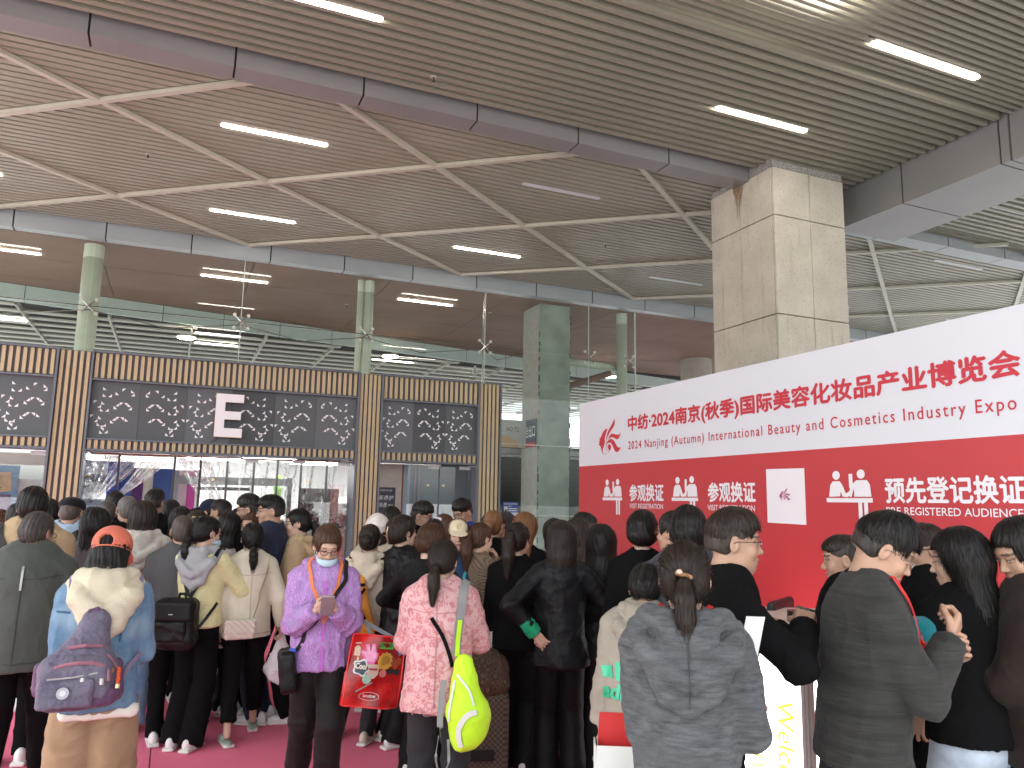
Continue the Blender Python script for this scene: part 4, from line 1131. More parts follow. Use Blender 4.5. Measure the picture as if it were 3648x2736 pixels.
def hair_prims(style, vol=.010, fat=1.0):
    v = vol; L_ = []
    cap_ = [ell((0, -.022, .004), (.0775*fat+v*.7, .092+v*.6, .070), k=.03), ell((0, -.016, .036), (.0755*fat+v, .095+v, .087+v*1.1), k=.01), ell((0, -.050, -.020), (.064*fat+v, .058+v, .062), k=.03)]
    face = [rbox((0, .118, -.055), (.075, .055, .115), .02, op='s', k=.012)]
    ears = [ell((s*.085*fat, .012, -.028), (.030, .030, .046), op='s', k=.008) for s in (-1, 1)]
    nape = [half((0, .25, -1), .070, op='i', k=.015)]
    if style == 'short': L_ = cap_+face+ears+nape
    elif style == 'crop':
        L_ = [ell((0, .004, .062), (.070*fat+v*.4, .088+v*.4, .062+v*1.2), k=.01), ell((0, -.045, .040), (.068*fat+v*.3, .062+v*.3, .066), k=.03)]
        L_ += [rbox((0, .122, -.050), (.090, .055, .105), .02, op='s', k=.01), half((0, -.30, -1), .012, op='i', k=.02)]
    elif style == 'buzz':
        L_ = [ell((0, -.014, .034), (.0765*fat, .0965, .088), k=.01), ell((0, -.050, -.020), (.063*fat, .056, .058), k=.03)]+face+ears+nape
    elif style == 'fringe':
        L_ = cap_+[rbox((0, .128, -.060), (.085, .050, .085), .02, op='s', k=.01)]+ears+nape+[ell((0, .062, .040), (.060, .030, .030), k=.02)]
    elif style in ('bob', 'long', 'longish', 'wavy'):
        z = {'bob': -.17, 'longish': -.27, 'long': -.42, 'wavy': -.33}[style]
        w = {'bob': .088, 'longish': .092, 'long': .098, 'wavy': .105}[style]
        L_ = cap_+[cone((0, -.022, .02), (0, -.048, z*.55), w, w*.98, S=(1, .80, 1), k=.03), cone((0, -.048, z*.55), (0, -.066, z), w*.98, w*.62, S=(1, .55, 1), k=.03)]
        L_ += [rbox((0, .120, -.12), (.064, .085, .18), .03, op='s', k=.02), ell((0, .02, -.17), (.055, .06, .11), op='s', k=.02)]
        if style != 'wavy': L_ += [half((0, .1, -1), -z+.005, op='i', k=.012)]
    elif style in ('pony', 'lowpony', 'highpony', 'curlypony'):
        zt = {'pony': .005, 'lowpony': -.052, 'highpony': .055, 'curlypony': .045}[style]
        L_ = [ell((0, -.022, .004), (.0785*fat+.003, .094, .068), k=.03), ell((0, -.016, .036), (.0765*fat+.004, .100, .090), k=.01), ell((0, -.050, -.022), (.066*fat, .060, .062), k=.03)]+face+ears+nape
        yb = -.112 if zt < .03 else -.105
        tl = {'pony': .23, 'lowpony': .20, 'highpony': .24, 'curlypony': .30}[style]
        P_ = [(0, yb+.01, zt), (0, yb-.022, zt-.018), (0, yb-.034, zt-.06), (.004, yb-.030, zt-tl*.55), (.0, yb-.012, zt-tl)]
        r_ = [.016, .020, .030, .030, .011]
        if style == 'curlypony': r_ = [.018, .028, .044, .044, .018]
        L_ += chain(P_, r_, k=.012)
    elif style == 'bun':
        L_ = [ell((0, -.016, .036), (.0765*fat+.006, .101, .094), k=.01), ell((0, -.050, -.022), (.067*fat, .062, .060), k=.03)]+face+ears+nape
        L_ += [ell((0, -.118, .0), (.040, .030, .045), k=.015)]
    elif style == 'clip':
        L_ = cap_+[ell((0, .03, .085), (.07, .06, .028), k=.03), ell((0, -.110, -.01), (.042, .032, .065), k=.03), ell((.0, -.098, .06), (.05, .03, .03), k=.03)]+[rbox((0, .122, -.065), (.075, .055, .10), .02, op='s', k=.012)]+ears+nape
    return L_
def hair_disp(seed, amp=.0035, curly=0):
    def f(P):
        th = np.arctan2(P[:, 0], -P[:, 1]-.01); a = np.sin(th*26+4*np.sin(P[:, 2]*14+seed)+1.5*np.sin(th*9+seed*2))
        out = amp*(.6*a+.5*wav(P*A3(1, 1, .4), 70, seed, 3))
        if curly: out = out+curly*wav(P, 48, seed+5, 3)
        return out
    return f
def strands(prims, V, N, seed, n, step, ns, dirf, width, off=.002):
    """thin ribbons combed over a hair mass so that its surface and outline read as hair"""
    rs = np.random.RandomState(seed); i = rs.choice(len(V), n); P = V[i].copy(); Nn = N[i].copy()
    offs = off*.4+rs.rand(n)**2*.003+rs.rand(n)**8*.012; W = width*(.6+.8*rs.rand(n)); wob = rs.normal(size=(n, 3))*.10
    pts = []; nor = []
    for s in range(ns):
        pts.append(P.copy()); nor.append(Nn.copy())
        D = dirf(P)+wob; D = D-Nn*(D*Nn).sum(1, keepdims=True); D /= np.linalg.norm(D, axis=1, keepdims=True)+1e-9
        P = P+D*step; d = ev(prims, P); Nn = grad(prims, P)
        far = d > .02
        P = P-Nn*np.where(far, 0, d-offs*(1+.06*s))[:, None]
    pts = np.array(pts); nor = np.array(nor)
    T = np.gradient(pts, axis=0); T /= np.linalg.norm(T, axis=2, keepdims=True)+1e-9
    Sd = np.cross(T, nor); Sd /= np.linalg.norm(Sd, axis=2, keepdims=True)+1e-9
    tp = np.linspace(1, .25, ns)[:, None, None]
    A = pts+Sd*W[None, :, None]*.5*tp; B = pts-Sd*W[None, :, None]*.5*tp
    VV = np.concatenate([A.reshape(-1, 3), B.reshape(-1, 3)]); K = ns*n
    s_, j = np.meshgrid(np.arange(ns-1), np.arange(n), indexing='ij'); a = (s_*n+j).ravel()
    return VV, np.stack([a, a+n, a+n+K, a+K], 1)

# ---- hands: wrist at the origin, fingers along +z, palm facing +y; thumb to +x (mirror with s)
def hand_prims(curl=.5, s=1, spread=1.0, grip=False):
    L_ = [rbox((0, 0, .045), (.036, .013, .042), .012, k=.012), ell((s*.020, .006, .030), (.016, .013, .028), k=.015)]
    fx = [.028, .0095, -.0095, -.028]; fl = [.072, .080, .074, .058]; fr = [.0085, .0088, .0084, .0075]
    for x, l, r in zip(fx, fl, fr):
        p = np.array([s*x, 0, .084]); a = 0.10; pts = [p-np.array([0, 0, .02]), p]
        sp = s*x*1.6*spread*(1-curl)
        for seg, fr_ in zip((.45, .31, .26), (.9, 1.25, .9)):
            a += curl*fr_
            p = p+np.array([sp*seg, math.sin(a)*l*seg, math.cos(a)*l*seg]); pts.append(p)
        L_ += chain([tuple(q) for q in pts], [r*1.1, r*1.1, r, r*.95, r*.82], k=.003)
    t0 = np.array([s*.020, .004, .022]); t1 = t0+np.array([s*.026, .014, .022]); t2 = t1+np.array([s*.012-s*.012*curl, .012+.010*curl, .026]); t3 = t2+np.array([-s*.010*curl, .010*curl+.004, .022])
    L_ += chain([tuple(t0), tuple(t1), tuple(t2), tuple(t3)], [.013, .0115, .0095, .0080], k=.006)
    return L_
def frame_z(z, y):
    z = np.array(z, float); z /= np.linalg.norm(z); y = np.array(y, float); y = y-z*(y@z); y /= np.linalg.norm(y)+1e-9
    return np.stack([np.cross(y, z), y, z], 1)
def ik(sh, ha, l1, l2, pole):
    sh, ha, pole = map(lambda q: np.array(q, float), (sh, ha, pole)); v = ha-sh; d = np.linalg.norm(v)
    if d > (l1+l2)*.995: ha = sh+v/d*(l1+l2)*.995; v = ha-sh; d = np.linalg.norm(v)
    u = v/d; a = (l1*l1-l2*l2+d*d)/(2*d); h = math.sqrt(max(l1*l1-a*a, 1e-6))
    p = pole-u*(pole@u); p /= np.linalg.norm(p)+1e-9
    return sh+u*a+p*h, ha

HANDS = {   # hand positions at height 1.70 in the person's frame (x right, y ahead), pole of the elbow, palm direction, curl
 'down':   ((.225, .03, .80), (.05, -1, 0), (-1, .2, 0), .45),
 'phone':  ((.055, .32, 1.17), (.12, -.2, -1), (-.5, -.5, .9), .9),
 'front':  ((.10, .28, 1.08), (.12, -.3, -1), (-1, 0, .3), .8),
 'cross':  ((-.10, .22, 1.12), (.8, 0, -1), (0, -1, .2), .4),
 'hip':    ((.165, -.10, 1.00), (1, -.45, .1), (-.3, .8, 0), .25),
 'chin':   ((.02, .20, 1.42), (.8, .2, -1), (-.5, -1, 0), 1.0),
 'bag':    ((.25, .16, 1.00), (.5, -1, -.3), (-1, 0, 0), 1.1),
 'back':   ((.14, -.16, 1.02), (1, -.3, 0), (0, -1, 0), .5),
}
PERSON_N = [0]
class Person: pass
def person(label, x, y, h, yaw_deg, sex='f', hair=('short', 'black'), top=None, legs=None, shoes='white', lean=0, head=(0, 0, 0), arms=('down', 'down'),
           near=False, face=False, skin=None, build=1.0, hood=None, collar=None, seed=None, stance=(.09, .09, 0, 0), group='visitors in the queue', hands=True, strand=0, vox=None, knees=0, volume=.010, curly=0, hvol=None):
    """head=(yaw, pitch down, roll) in degrees relative to the body. Stands on the floor at x, y."""
    PERSON_N[0] += 1; seed = seed or PERSON_N[0]*7
    P = Person(); s = h/1.70; male = sex == 'm'; P.s = s
    skin = skin or ('m' if male else 'f'); skm = skin_mat('skin_'+skin, SKINS[skin])
    d_cam = math.hypot(x, y)
    vox = vox or (.009 if near else (.0115 if d_cam < 6.2 else .015)); P.vox = vox
    fine = .0042 if d_cam < 5.5 or face else .006
    pivot = A3(0, 0, .93*s); RL = rotx(-R(lean)); T = lambda p: RL@(A3(*p)*s-pivot)+pivot
    P.T = T; P.RL = RL
    shw = (.178 if male else .155)*build
    if near and not strand and hair and hair[0] != 'buzz': strand = 600
    z0 = .012
    # ---- joints
    sho = {a: T((a*shw, -.008, 1.362)) for a in (-1, 1)}
    arm = {}
    for a, spec in zip((-1, 1), arms):
        if isinstance(spec, str): spec = HANDS[spec]
        hp, pole, palm, curl = spec
        hp = T((a*hp[0], hp[1], hp[2])); e, w = ik(sho[a], hp, .285*s, .25*s, RL@A3(a*pole[0], pole[1], pole[2]))
        arm[a] = (e, w, A3(a*palm[0], palm[1], palm[2]), curl)
    P.arm = arm
    hip = {a: A3(a*.078*s*build, 0, .88*s) for a in (-1, 1)}
    fl, fr_, fyl, fyr = stance
    foot = {-1: A3(-fl*s, fyl, .07*s), 1: A3(fr_*s, fyr, .07*s)}
    knee = {a: ik(hip[a], foot[a], .425*s, .415*s, (0, 1, 0))[0] for a in (-1, 1)}
    P.knee, P.foot, P.hip = knee, foot, hip
    HR = RL@rotz(-R(head[0]))@rotx(-R(head[1]))@roty(R(head[2]))
    nb = T((0, -.035, 1.44)); hc = nb+RL@A3(0, .028, .0)*s+(RL@rotz(-R(head[0]))@rotx(-R(head[1]*.6)))@A3(0, .012, .142)*s
    hs_ = s**.5*1.035*(1.0 if male else .97)           # heads vary less than heights
    P.hc, P.HR, P.hs = hc, HR*hs_, hs_
    placeH = lambda prims: [q.moved(HR, hc) for q in [scale_prim(q, hs_) for q in prims]]
    # ---- body: head and neck, limbs, hands, one mesh
    hp_ = placeH(head_prims(fat=1.0+.04*(build-1), male=male))
    neck = [cone(tuple(nb+RL@A3(0, .0, -.03)*s), tuple(hc+HR@A3(0, -.018, -.050)), (.060 if male else .050)*s, (.056 if male else .047)*s, k=.022)]
    parts = []
    Vh, Qh, Nh = surf(hp_+neck, fine)
    paint = np.zeros((len(Vh), 4)); Lh = ((Vh-hc)@HR)/hs_
    def dab(m, c, a=1): paint[m, :3] = c; paint[m, 3] = a
    lx, ly, lz = Lh[:, 0], Lh[:, 1], Lh[:, 2]
    if d_cam < 12:
        dab((np.abs(lx) < .021) & (ly > .07) & (np.abs(lz+.061) < .009), (.42, .15, .13), .8)
        dab((np.abs(lx) < .018) & (ly > .07) & (np.abs(lz+.0612) < .0025), (.12, .04, .04), .8)
        dab((np.abs(np.abs(lx)-.033) < .019) & (ly > .05) & (np.abs(lz-.031+.12*np.abs(np.abs(lx)-.03)) < (.0045 if male else .003)), (.03, .022, .018), .85)
        dab((np.abs(np.abs(lx)-.0315) < .0155) & (ly > .066) & (np.abs(lz-.0095) < .0035), (.03, .02, .018), .75)
    Vs = [(Vh, Qh)]; pn = [paint]
    limb = []
    limb += [cone(tuple(T((0, 0, .95))), tuple(T((0, 0, 1.32))), .10*s, .11*s, S=(1, .7, 1))]
    for a in (-1, 1):
        e, w, pd, cu = arm[a]
        limb += [cone(tuple(sho[a]), tuple(e), .040*s, .032*s), cone(tuple(e), tuple(w), .033*s, .024*s)]
        limb += [cone(tuple(hip[a]), tuple(knee[a]), .065*s, .042*s), cone(tuple(knee[a]), tuple(foot[a]), .042*s, .030*s)]
    v, q, _ = surf(limb, .016); Vs.append((v, q)); pn.append(np.zeros((len(v), 4)))
    P.handfr = {}
    for a in (-1, 1):
        e, w, pd, cu = arm[a]
        M = frame_z(w-e, RL@pd); hs2 = s*(1.02 if male else .93)
        P.handfr[a] = (M, w)
        if not hands: continue
        v, q, _ = surf([k_.moved(M, w) for k_ in [scale_prim(z_, hs2) for z_ in hand_prims(cu, -a)]], .0045 if d_cam < 6 else .007)
        Vs.append((v, q)); pn.append(np.zeros((len(v), 4)))
    V, Q = join_np(Vs)
    V[:, 2] += z0
    body = mesh_np('person', V, Q, skm, paint=np.concatenate(pn))
    ho = rotz(-R(yaw_deg))@hc
    body.location = (x-ho[0], y-ho[1], 0); body.rotation_euler = (0, 0, -R(yaw_deg))
    tag(body, label, 'person', group)
    P.o = body; P.z0 = z0; P.seed = seed
    def add(name, prims, m, vx=None, disp=None, parent=None):
        v, q, n = surf(prims, vx or vox, disp)
        if len(v) == 0: return None
        v = v.copy(); v[:, 2] += z0
        return mesh_np(name, v, q, m, parent or body)
    P.add = add; P.placeH = placeH
    # ---- eyes
    if face:
        for a in (-1, 1):
            add('eye', placeH([ell((a*.0315, .0845, .0065), (.0100, .0075, .0035), k=.001)]), mat('eye_white', (.55, .50, .46), .3, var=.05), .0016)
            add('iris', placeH([ell((a*.0315, .0885, .0062), (.0042, .0045, .0034), k=.001)]), mat('iris_dark', (.02, .012, .01), .2, var=0), .0014)
    # ---- hair
    if hair:
        st, hcx = hair; hm = hair_mat('hair_'+hcx, HAIRS[hcx])
        hpr = placeH(hair_prims(st, hvol if hvol is not None else volume, 1.0))
        P.hair_prims = hpr
        amp = .0012 if st == 'buzz' else (.0026 if st in ('pony', 'lowpony', 'bun', 'highpony') else .0042)
        hv = .0048 if near else (.0058 if d_cam < 6.2 else .0075)
        hd = hair_disp(seed, amp, curly)
        def hdis(W):
            Lw = ((W-hc)@HR)/hs_; o_ = hd(Lw*hs_)
            if st == 'crop': o_ = o_-.010*np.clip((.058-Lw[:, 2]-.35*np.maximum(Lw[:, 1], 0))/.05, 0, 1)
            if st == 'short' and male: o_ = o_-.007*np.clip((.0-Lw[:, 2])/.05, 0, 1)
            return o_
        v, q, n = surf(hpr, hv, hdis)
        if strand:
            yb = -.115; zt = {'pony': .005, 'lowpony': -.052, 'highpony': .055, 'curlypony': .045}.get(st)
            crown = hc+HR@A3(0, -.045, .115)*hs_
            def dirf(p):
                down = np.tile(RL@A3(0, 0, -1), (len(p), 1))
                away = p-crown; away /= np.linalg.norm(away, axis=1, keepdims=True)+1e-9
                if zt is None:
                    w_ = np.clip((hc[2]+.10-p[:, 2])/.08, 0, 1)[:, None]; return away*(1-w_)+down*w_
                tie = hc+HR@A3(0, yb, zt)*hs_; to = tie-p; dl = np.linalg.norm(to, axis=1, keepdims=True); to = to/(dl+1e-9)
                beyond = (((p-tie)@(HR@A3(0, -1, 0))) > -.002)[:, None] & (p[:, 2:3] < tie[2]+.02)
                return np.where(beyond, down+.0*to, to)
            sv, sq = strands(hpr, v, n, seed, strand, .014 if st != 'short' else .010, 7, dirf, .0022 if near else .003)
            k0 = len(v); v = np.concatenate([v, sv]); q = np.concatenate([q, sq+k0])
        v = v.copy(); v[:, 2] += z0
        P.hair = mesh_np('hair', v, q, hm, body)
        if st == 'crop':
            fd = {'black': (.035, .028, .024), 'dark': (.045, .034, .028)}.get(hcx, HAIRS[hcx])
            bz = hair_prims('buzz', 0)+[half((0, -.30, -1), .055, op='i', k=.01)]
            add('faded_sides', placeH(bz), hair_mat('hair_fade_'+hcx, fd), hv)
    # ---- top garment
    if top:
        m = top['m']; e_ = top.get('ease', .012); hem = top.get('hem', .86); P.top_m = m
        sr = top.get('sleeve', .012)*.85; e_ = e_*.85
        fit = .5 if male else 1
        rz = lambda z, rx, k_=.66: cone(tuple(T((0, 0, z))), tuple(T((0, 0, z+.001))), rx, rx, S=(1, k_, 1), M=RL)
        def seg(za, zb, ra, rb, ky=.66, ya=0, yb=0):
            # flattened cone in the leaned torso frame
            a_ = T((0, ya, za)); b_ = T((0, yb, zb))
            q_ = Pr('cone', a=RL.T@a_, b=RL.T@b_, ra=ra*s, rb=rb*s, S=A3(1, ky, 1), k=.03*s); 
            q_.M = RL.copy(); q_.t = np.zeros(3); return q_
        bw = build
        hipr = (.172 if not male else .165)*bw+e_; wa = (.135 if not male else .155)*bw+e_*1.2; ch = (.158 if not male else .178)*bw+e_
        tp = [seg(hem-.02, 1.03, max(hipr, top.get('flare', 0)) if hem < .95 else wa, wa, .80, -.01, -.005), seg(1.03, 1.26, wa, ch, .72, -.005, 0), seg(1.26, 1.34, ch, ch*.90, .66)]
        tp += [cone(tuple(T((-shw+.045, -.012, 1.372))), tuple(T((shw-.045, -.012, 1.372))), (.056+e_*.4)*s, k=.04*s),
               cone(tuple(T((0, -.03, 1.36))), tuple(nb+RL@A3(0, .0, -.005)), (.098+e_*.3)*s, (.060)*s, k=.05*s)]
        if not male: tp += [ell(tuple(T((a*.07, .085, 1.24))), (.06*s, .05*s, .06*s), k=.04) for a in (-1, 1)]
        tp += [Pr('half', 'i', .006, RL, None, n=A3(0, 0, -1), o=-(RL.T@T((0, 0, hem)))[2])]
        tors = list(tp)
        for a in (-1, 1):
            e, w, pd, cu = arm[a]; L = np.linalg.norm(w-e); ww = w-(w-e)/L*(.012)
            if top.get('short'): 
                tp += [cone(tuple(sho[a]), tuple(sho[a]+(e-sho[a])*.6), (.062+sr)*s, (.058+sr)*s, k=.02, cap=1)]; continue
            tp += [cone(tuple(sho[a]), tuple(e), (.052+sr)*s, (.045+sr)*s, k=.030*s), cone(tuple(e), tuple(ww), (.048+sr)*s, (.034+sr*.8)*s, k=.018*s, cap=1)]
            if top.get('cuff'): tp += [cone(tuple(w-(w-e)/L*.05), tuple(ww+(w-e)/L*.004), (.031+sr*.4)*s, (.030+sr*.4)*s, k=.004, cap=1)]
        if top.get('collar'):
            cr = top['collar']
            tp += [cone(tuple(nb+RL@A3(0, -.002, -.03)), tuple(nb+RL@A3(0, .006, cr)), .070*s, .064*s, k=.012, cap=1)]
        if top.get('open', 1):
            tp += [cone(tuple(nb+RL@A3(0, .008, -.035)), tuple(nb+RL@A3(0, .012, .12)), .050*s, .062*s, op='s', k=.006)]
        if top.get('vneck'):
            tp += [cone(tuple(T((0, .14, 1.22))), tuple(T((0, .05, 1.45))), .012*s, .075*s, op='s', k=.01)]
        P.top = tp
        am = top.get('fold', .0085); ff = top.get('ff', 17)
        el = [arm[a][0] for a in (-1, 1)]
        bz = T((0, 0, 1.0))[2]
        def disp(W):
            near_e = sum(np.exp(-((W-e)**2).sum(1)/(.11*s)**2) for e in el); near_h = np.exp(-((W[:, 2]-hem*s-.03)/(.13*s))**2)
            g = .6+1.0*np.clip(near_e, 0, 1)+.4*near_h
            return folds(W, am, ff, seed)*g+.25*folds(W, am, ff*2.3, seed+3, (1, 1, 1))
        P.top_o = add(top.get('name', 'jacket'), tp, m, top.get('vox'), disp)
        if top.get('under'):
            add('shirt', [cone(tuple(nb+RL@A3(0, -.002, -.03)), tuple(nb+RL@A3(0, .008, .038)), .063*s, .056*s, k=.01, cap=1), cone(tuple(nb+RL@A3(0, .008, -.035)), tuple(nb+RL@A3(0, .012, .12)), .052*s, .056*s, op='s', k=.004)], top['under'], .006)
    # ---- trousers
    if legs:
        e_ = legs.get('ease', .012); ank = legs.get('ank', .05); wid = legs.get('wide', 0); m = legs['m']
        lp = [cone((-.058*s, 0, .93*s), (.058*s, 0, .93*s), (.090+e_*.6)*s*build, k=.03), cone((-.060*s, -.028*s, .865*s), (.060*s, -.028*s, .865*s), (.086+e_*.5)*s*build, k=.03)]
        if legs.get('up'): lp += [cone(tuple(T((0, 0, .98))), tuple(T((0, 0, 1.04))), .125*s, S=(1, .72, 1), k=.03)]
        for a in (-1, 1):
            k_, f_ = knee[a], foot[a]; en = A3(f_[0], f_[1], f_[2]+(ank-.07)*s)
            lp += [cone(tuple(hip[a]), tuple(k_), (.076+e_)*s*build, (.056+e_+wid*.5)*s, k=.012*s), cone(tuple(k_), tuple(en), (.056+e_+wid*.5)*s, (.045+e_+wid)*s, k=.012*s, cap=1)]
        if top: lq = [half((0, 0, 1), (top.get('hem', .86)+.025)*s, op='i', k=.004)]
        am = legs.get('fold', .008); ff = legs.get('ff', 15)
        def disp2(W):
            kz = sum(np.exp(-((W-knee[a])**2).sum(1)/(.12*s)**2) for a in (-1, 1)); lo_ = np.exp(-((W[:, 2]-ank*s-.06)/(.10*s))**2); cr_ = np.exp(-((W[:, 2]-.80*s)/(.09*s))**2)
            return folds(W, am, ff, seed+11, (1, 1, .8))*(.35+.7*kz+1.2*lo_+.5*cr_)
        if top: lp = lp+lq
        P.legs = lp
        P.legs_o = add(legs.get('name', 'trousers'), lp, m, None, disp2)
        for a in (-1, 1):
            f_ = foot[a]; yw = legs.get('toe', .12)*a
            M = rotz(-yw)
            if shoes:
                sm_ = {'white': (.74, .74, .72), 'black': (.03, .03, .03), 'blue': (.18, .42, .55), 'green': (.36, .46, .38), 'beige': (.6, .54, .45)}[shoes]
                up = [ell((0, -.035, .050), (.036, .048, .052), k=.02), ell((0, .060, .038), (.042, .085, .036), k=.03), ell((0, .105, .034), (.040, .050, .028), k=.02), half((0, 0, -1), -.014, op='i', k=.004)]
                if shoes == 'green': up = [ell((0, .085, .040), (.045, .055, .030), k=.01), ell((0, .085, .030), (.036, .06, .022), op='s', k=.004), ell((0, -.01, .024), (.040, .10, .016), k=.01), half((0, 0, -1), -.014, op='i', k=.004)]
                so = [rbox((0, .025, .014), (.043, .125, .014), .012, k=.01)]
                base = A3(f_[0], f_[1]-.01, 0)
                sh_ = add('shoe', [q_.moved(M, base) for q_ in [scale_prim(z_, s) for z_ in up]], mat('shoe_'+shoes, sm_, .5, var=.06), .0075 if d_cam < 7.5 else .012)
                add('sole', [q_.moved(M, base) for q_ in [scale_prim(z_, s) for z_ in so]], mat('sole', (.70, .69, .65), .6) if shoes != 'black' else mat('sole_black', (.04, .04, .04), .6), .009, parent=sh_)
    if hood: hood_down(P, hood)
    return P
def scale_prim(q, s):
    p = dict(q.p)
    for k_ in ('a', 'b', 'r', 'h'):
        if k_ in p: p[k_] = p[k_]*s
    for k_ in ('ra', 'rb', 'o'):
        if k_ in p: p[k_] = p[k_]*s
    return Pr(q.kind, q.op, q.k*s, q.M, q.t*s, **p)
def hood_down(P, spec):
    """a hood lying on the shoulders and back: collar roll, two draped swags and a pointed pouch"""
    m, sz = spec['m'], spec.get('size', 1.0); xr = spec.get('xr', 0); T = P.T; s = P.s
    t = lambda *p: tuple(T(p))
    L_ = chain([t(-.055*sz, .075, 1.40), t(-.098*sz, .03, 1.435), t(-.100*sz, -.04, 1.455), t(-.05*sz, -.098, 1.450), t(0, -.112, 1.440), t(.05*sz, -.098, 1.450), t(.100*sz, -.04, 1.455), t(.098*sz, .03, 1.435), t(.055*sz, .075, 1.40)],
               [.022*s*sz, .030*s*sz, .034*s*sz, .034*s*sz, .034*s*sz, .034*s*sz, .034*s*sz, .030*s*sz, .022*s*sz], k=.012)
    L_ += chain([t(-.135*sz, -.03, 1.425), t(-.115*sz, -.125, 1.36), t(-.04*sz, -.165, 1.29), t(0, -.172, 1.275), t(.04*sz, -.165, 1.29), t(.115*sz, -.125, 1.36), t(.135*sz, -.03, 1.425)],
                [.030*s, .036*s, .036*s, .034*s, .036*s, .036*s, .030*s], k=.012)
    L_ += chain([t(-.11*sz, -.125, 1.34), t(-.055*sz, -.150, 1.23), t(0, -.155, 1.19), t(.055*sz, -.150, 1.23), t(.11*sz, -.125, 1.34)], [.028*s, .032*s, .030*s, .032*s, .028*s], k=.015)
    L_ += [cone(t(0, -.115, 1.37), t(0, -.135, 1.26), .085*s*sz, .05*s*sz, S=(1, .5, 1), k=.02)]
    L_ += [cone(t(0, .0, 1.37), t(0, .0, 1.62), .056*s*sz, .080*s*sz, op='s', k=.012)]
    for q_ in L_:
        if xr and q_.kind == 'cone' and q_.op == 'u': q_.p['ra'] += xr; q_.p['rb'] += xr
    P.hoodp = L_
    P.hood = P.add('hood', L_, m, P.vox*.8, lambda W: folds(W, .006, 22, P.seed+21, (1, 1, 1)))

def ribbon(P, pts, w, m, name='strap', off=.004, on=None, thick=.004, n=26, parent=None, proj=True, free=()):
    """a flat strap laid over the garment along pts (torso coordinates at height 1.70)"""
    prims = on if on is not None else P.top
    K = np.array([P.T(p) for p in pts]); 
    # Catmull-Rom
    K2 = np.vstack([2*K[0]-K[1], K, 2*K[-1]-K[-2]]); C = []
    for i in range(1, len(K2)-2):
        for t_ in np.linspace(0, 1, n, endpoint=False):
            a, b, c, d = K2[i-1:i+3]; C.append(.5*((2*b)+(-a+c)*t_+(2*a-5*b+4*c-d)*t_**2+(-a+3*b-3*c+d)*t_**3))
    C.append(K[-1]); C = np.array(C); tt = np.linspace(0, 1, len(C))
    if proj:
        pin = np.array([not any(lo <= q <= hi for lo, hi in free) for q in tt])
        for _ in range(6):
            d = ev(prims, C); N = grad(prims, C); C = C-N*np.where(pin, d-off-.006, np.minimum(d-off-.006, 0))[:, None]
    N = grad(prims, C)
    T_ = np.gradient(C, axis=0); T_ /= np.linalg.norm(T_, axis=1, keepdims=True)
    S_ = np.cross(T_, N); S_ /= np.linalg.norm(S_, axis=1, keepdims=True)+1e-9
    w = w*P.s; k = len(C)
    V = np.concatenate([C+S_*w/2+N*thick/2, C-S_*w/2+N*thick/2, C-S_*w/2-N*thick/2, C+S_*w/2-N*thick/2]); V[:, 2] += P.z0
    i = np.arange(k-1); Q = np.concatenate([np.stack([i+a*k, i+1+a*k, i+1+b*k, i+b*k], 1) for a, b in ((0, 1), (1, 2), (2, 3), (3, 0))])
    return mesh_np(name, V, Q, m, parent or P.o, smooth=False)
def decal(P, name, V2, F, o, r, u, m, on=None, back=True, off=.0045, w=1, h=1, parent=None):
    """flat lettering V2 (0..1 box) laid on a garment: o/r/u in torso coordinates, thrown onto it along the view normal"""
    prims = on if on is not None else P.top
    o, r, u = P.T(o), P.RL@A3(*r), P.RL@A3(*u); n = np.cross(r, u)
    X = o+V2[:, :1]*w*r+V2[:, 1:]*h*u+n*.15
    for _ in range(9):
        X = X-n*(ev(prims, X)-off)[:, None]*.9
    X[:, 2] += P.z0
    me = link_mesh(name, X, F, m, parent or P.o); return me
def subdivide_text(body, bold=.02, n=1, shear=0):
    V, F = text_verts(body, bold, 1.0, shear); lo, hi = V.min(0), V.max(0)
    return (V-lo)/(hi-lo), F
def carry(P, name, label, cat, prims_or_none=None):
    """a top-level thing that a person carries: an Empty standing at the person's place with the same turn"""
    t = empty(name, tuple(P.o.location), P.o.rotation_euler.z); tag(t, label, cat); return t
def sdf_part(name, prims, m, parent, vox=.009, disp=None, z0=.012):
    v, q, n = surf(prims, vox, disp); v = v.copy(); v[:, 2] += z0
    return mesh_np(name, v, q, m, parent)
def glasses(P, col='frame_black'):
    m = {'frame_black': mat('frame_black', (.02, .02, .02), .3), 'frame_steel': mat('frame_steel', (.35, .33, .30), .25, .9), 'frame_brown': mat('frame_brown', (.08, .03, .02), .3)}[col]
    mb = MB(); H = lambda p: tuple(P.hc+P.HR@A3(*p)+A3(0, 0, P.z0))
    r_ = .0013 if col == 'frame_steel' else .0021
    for a in (-1, 1):
        pts = [H((a*.033+.023*math.cos(t), .1015-.35*abs(a*.033+.023*math.cos(t))**2*8, .003+.0155*math.sin(t))) for t in np.linspace(0, 2*math.pi, 17)]
        mb.tube(pts, r_, 5, cap=False)
        mb.tube([H((a*.057, .090, .010)), H((a*.074, .05, .010)), H((a*.080, .0, .008)), H((a*.080, -.018, -.004))], r_, 5)
    mb.tube([H((-.010, .100, .008)), H((.010, .100, .008))], r_, 5)
    g = mb.build('glasses', m, P.o)
    for a in (-1, 1):
        lens = MB()
        n_ = len(lens.V); lens.V += [H((a*.033+.022*math.cos(t), .1005-.35*abs(a*.033+.023*math.cos(t))**2*8, .003+.015*math.sin(t))) for t in np.linspace(0, 2*math.pi, 16, endpoint=False)]
        lens.F.append(tuple(range(n_, n_+16)))
        lens.build('lens', glass('lens_glass', (.96, .97, .97), .06), g)
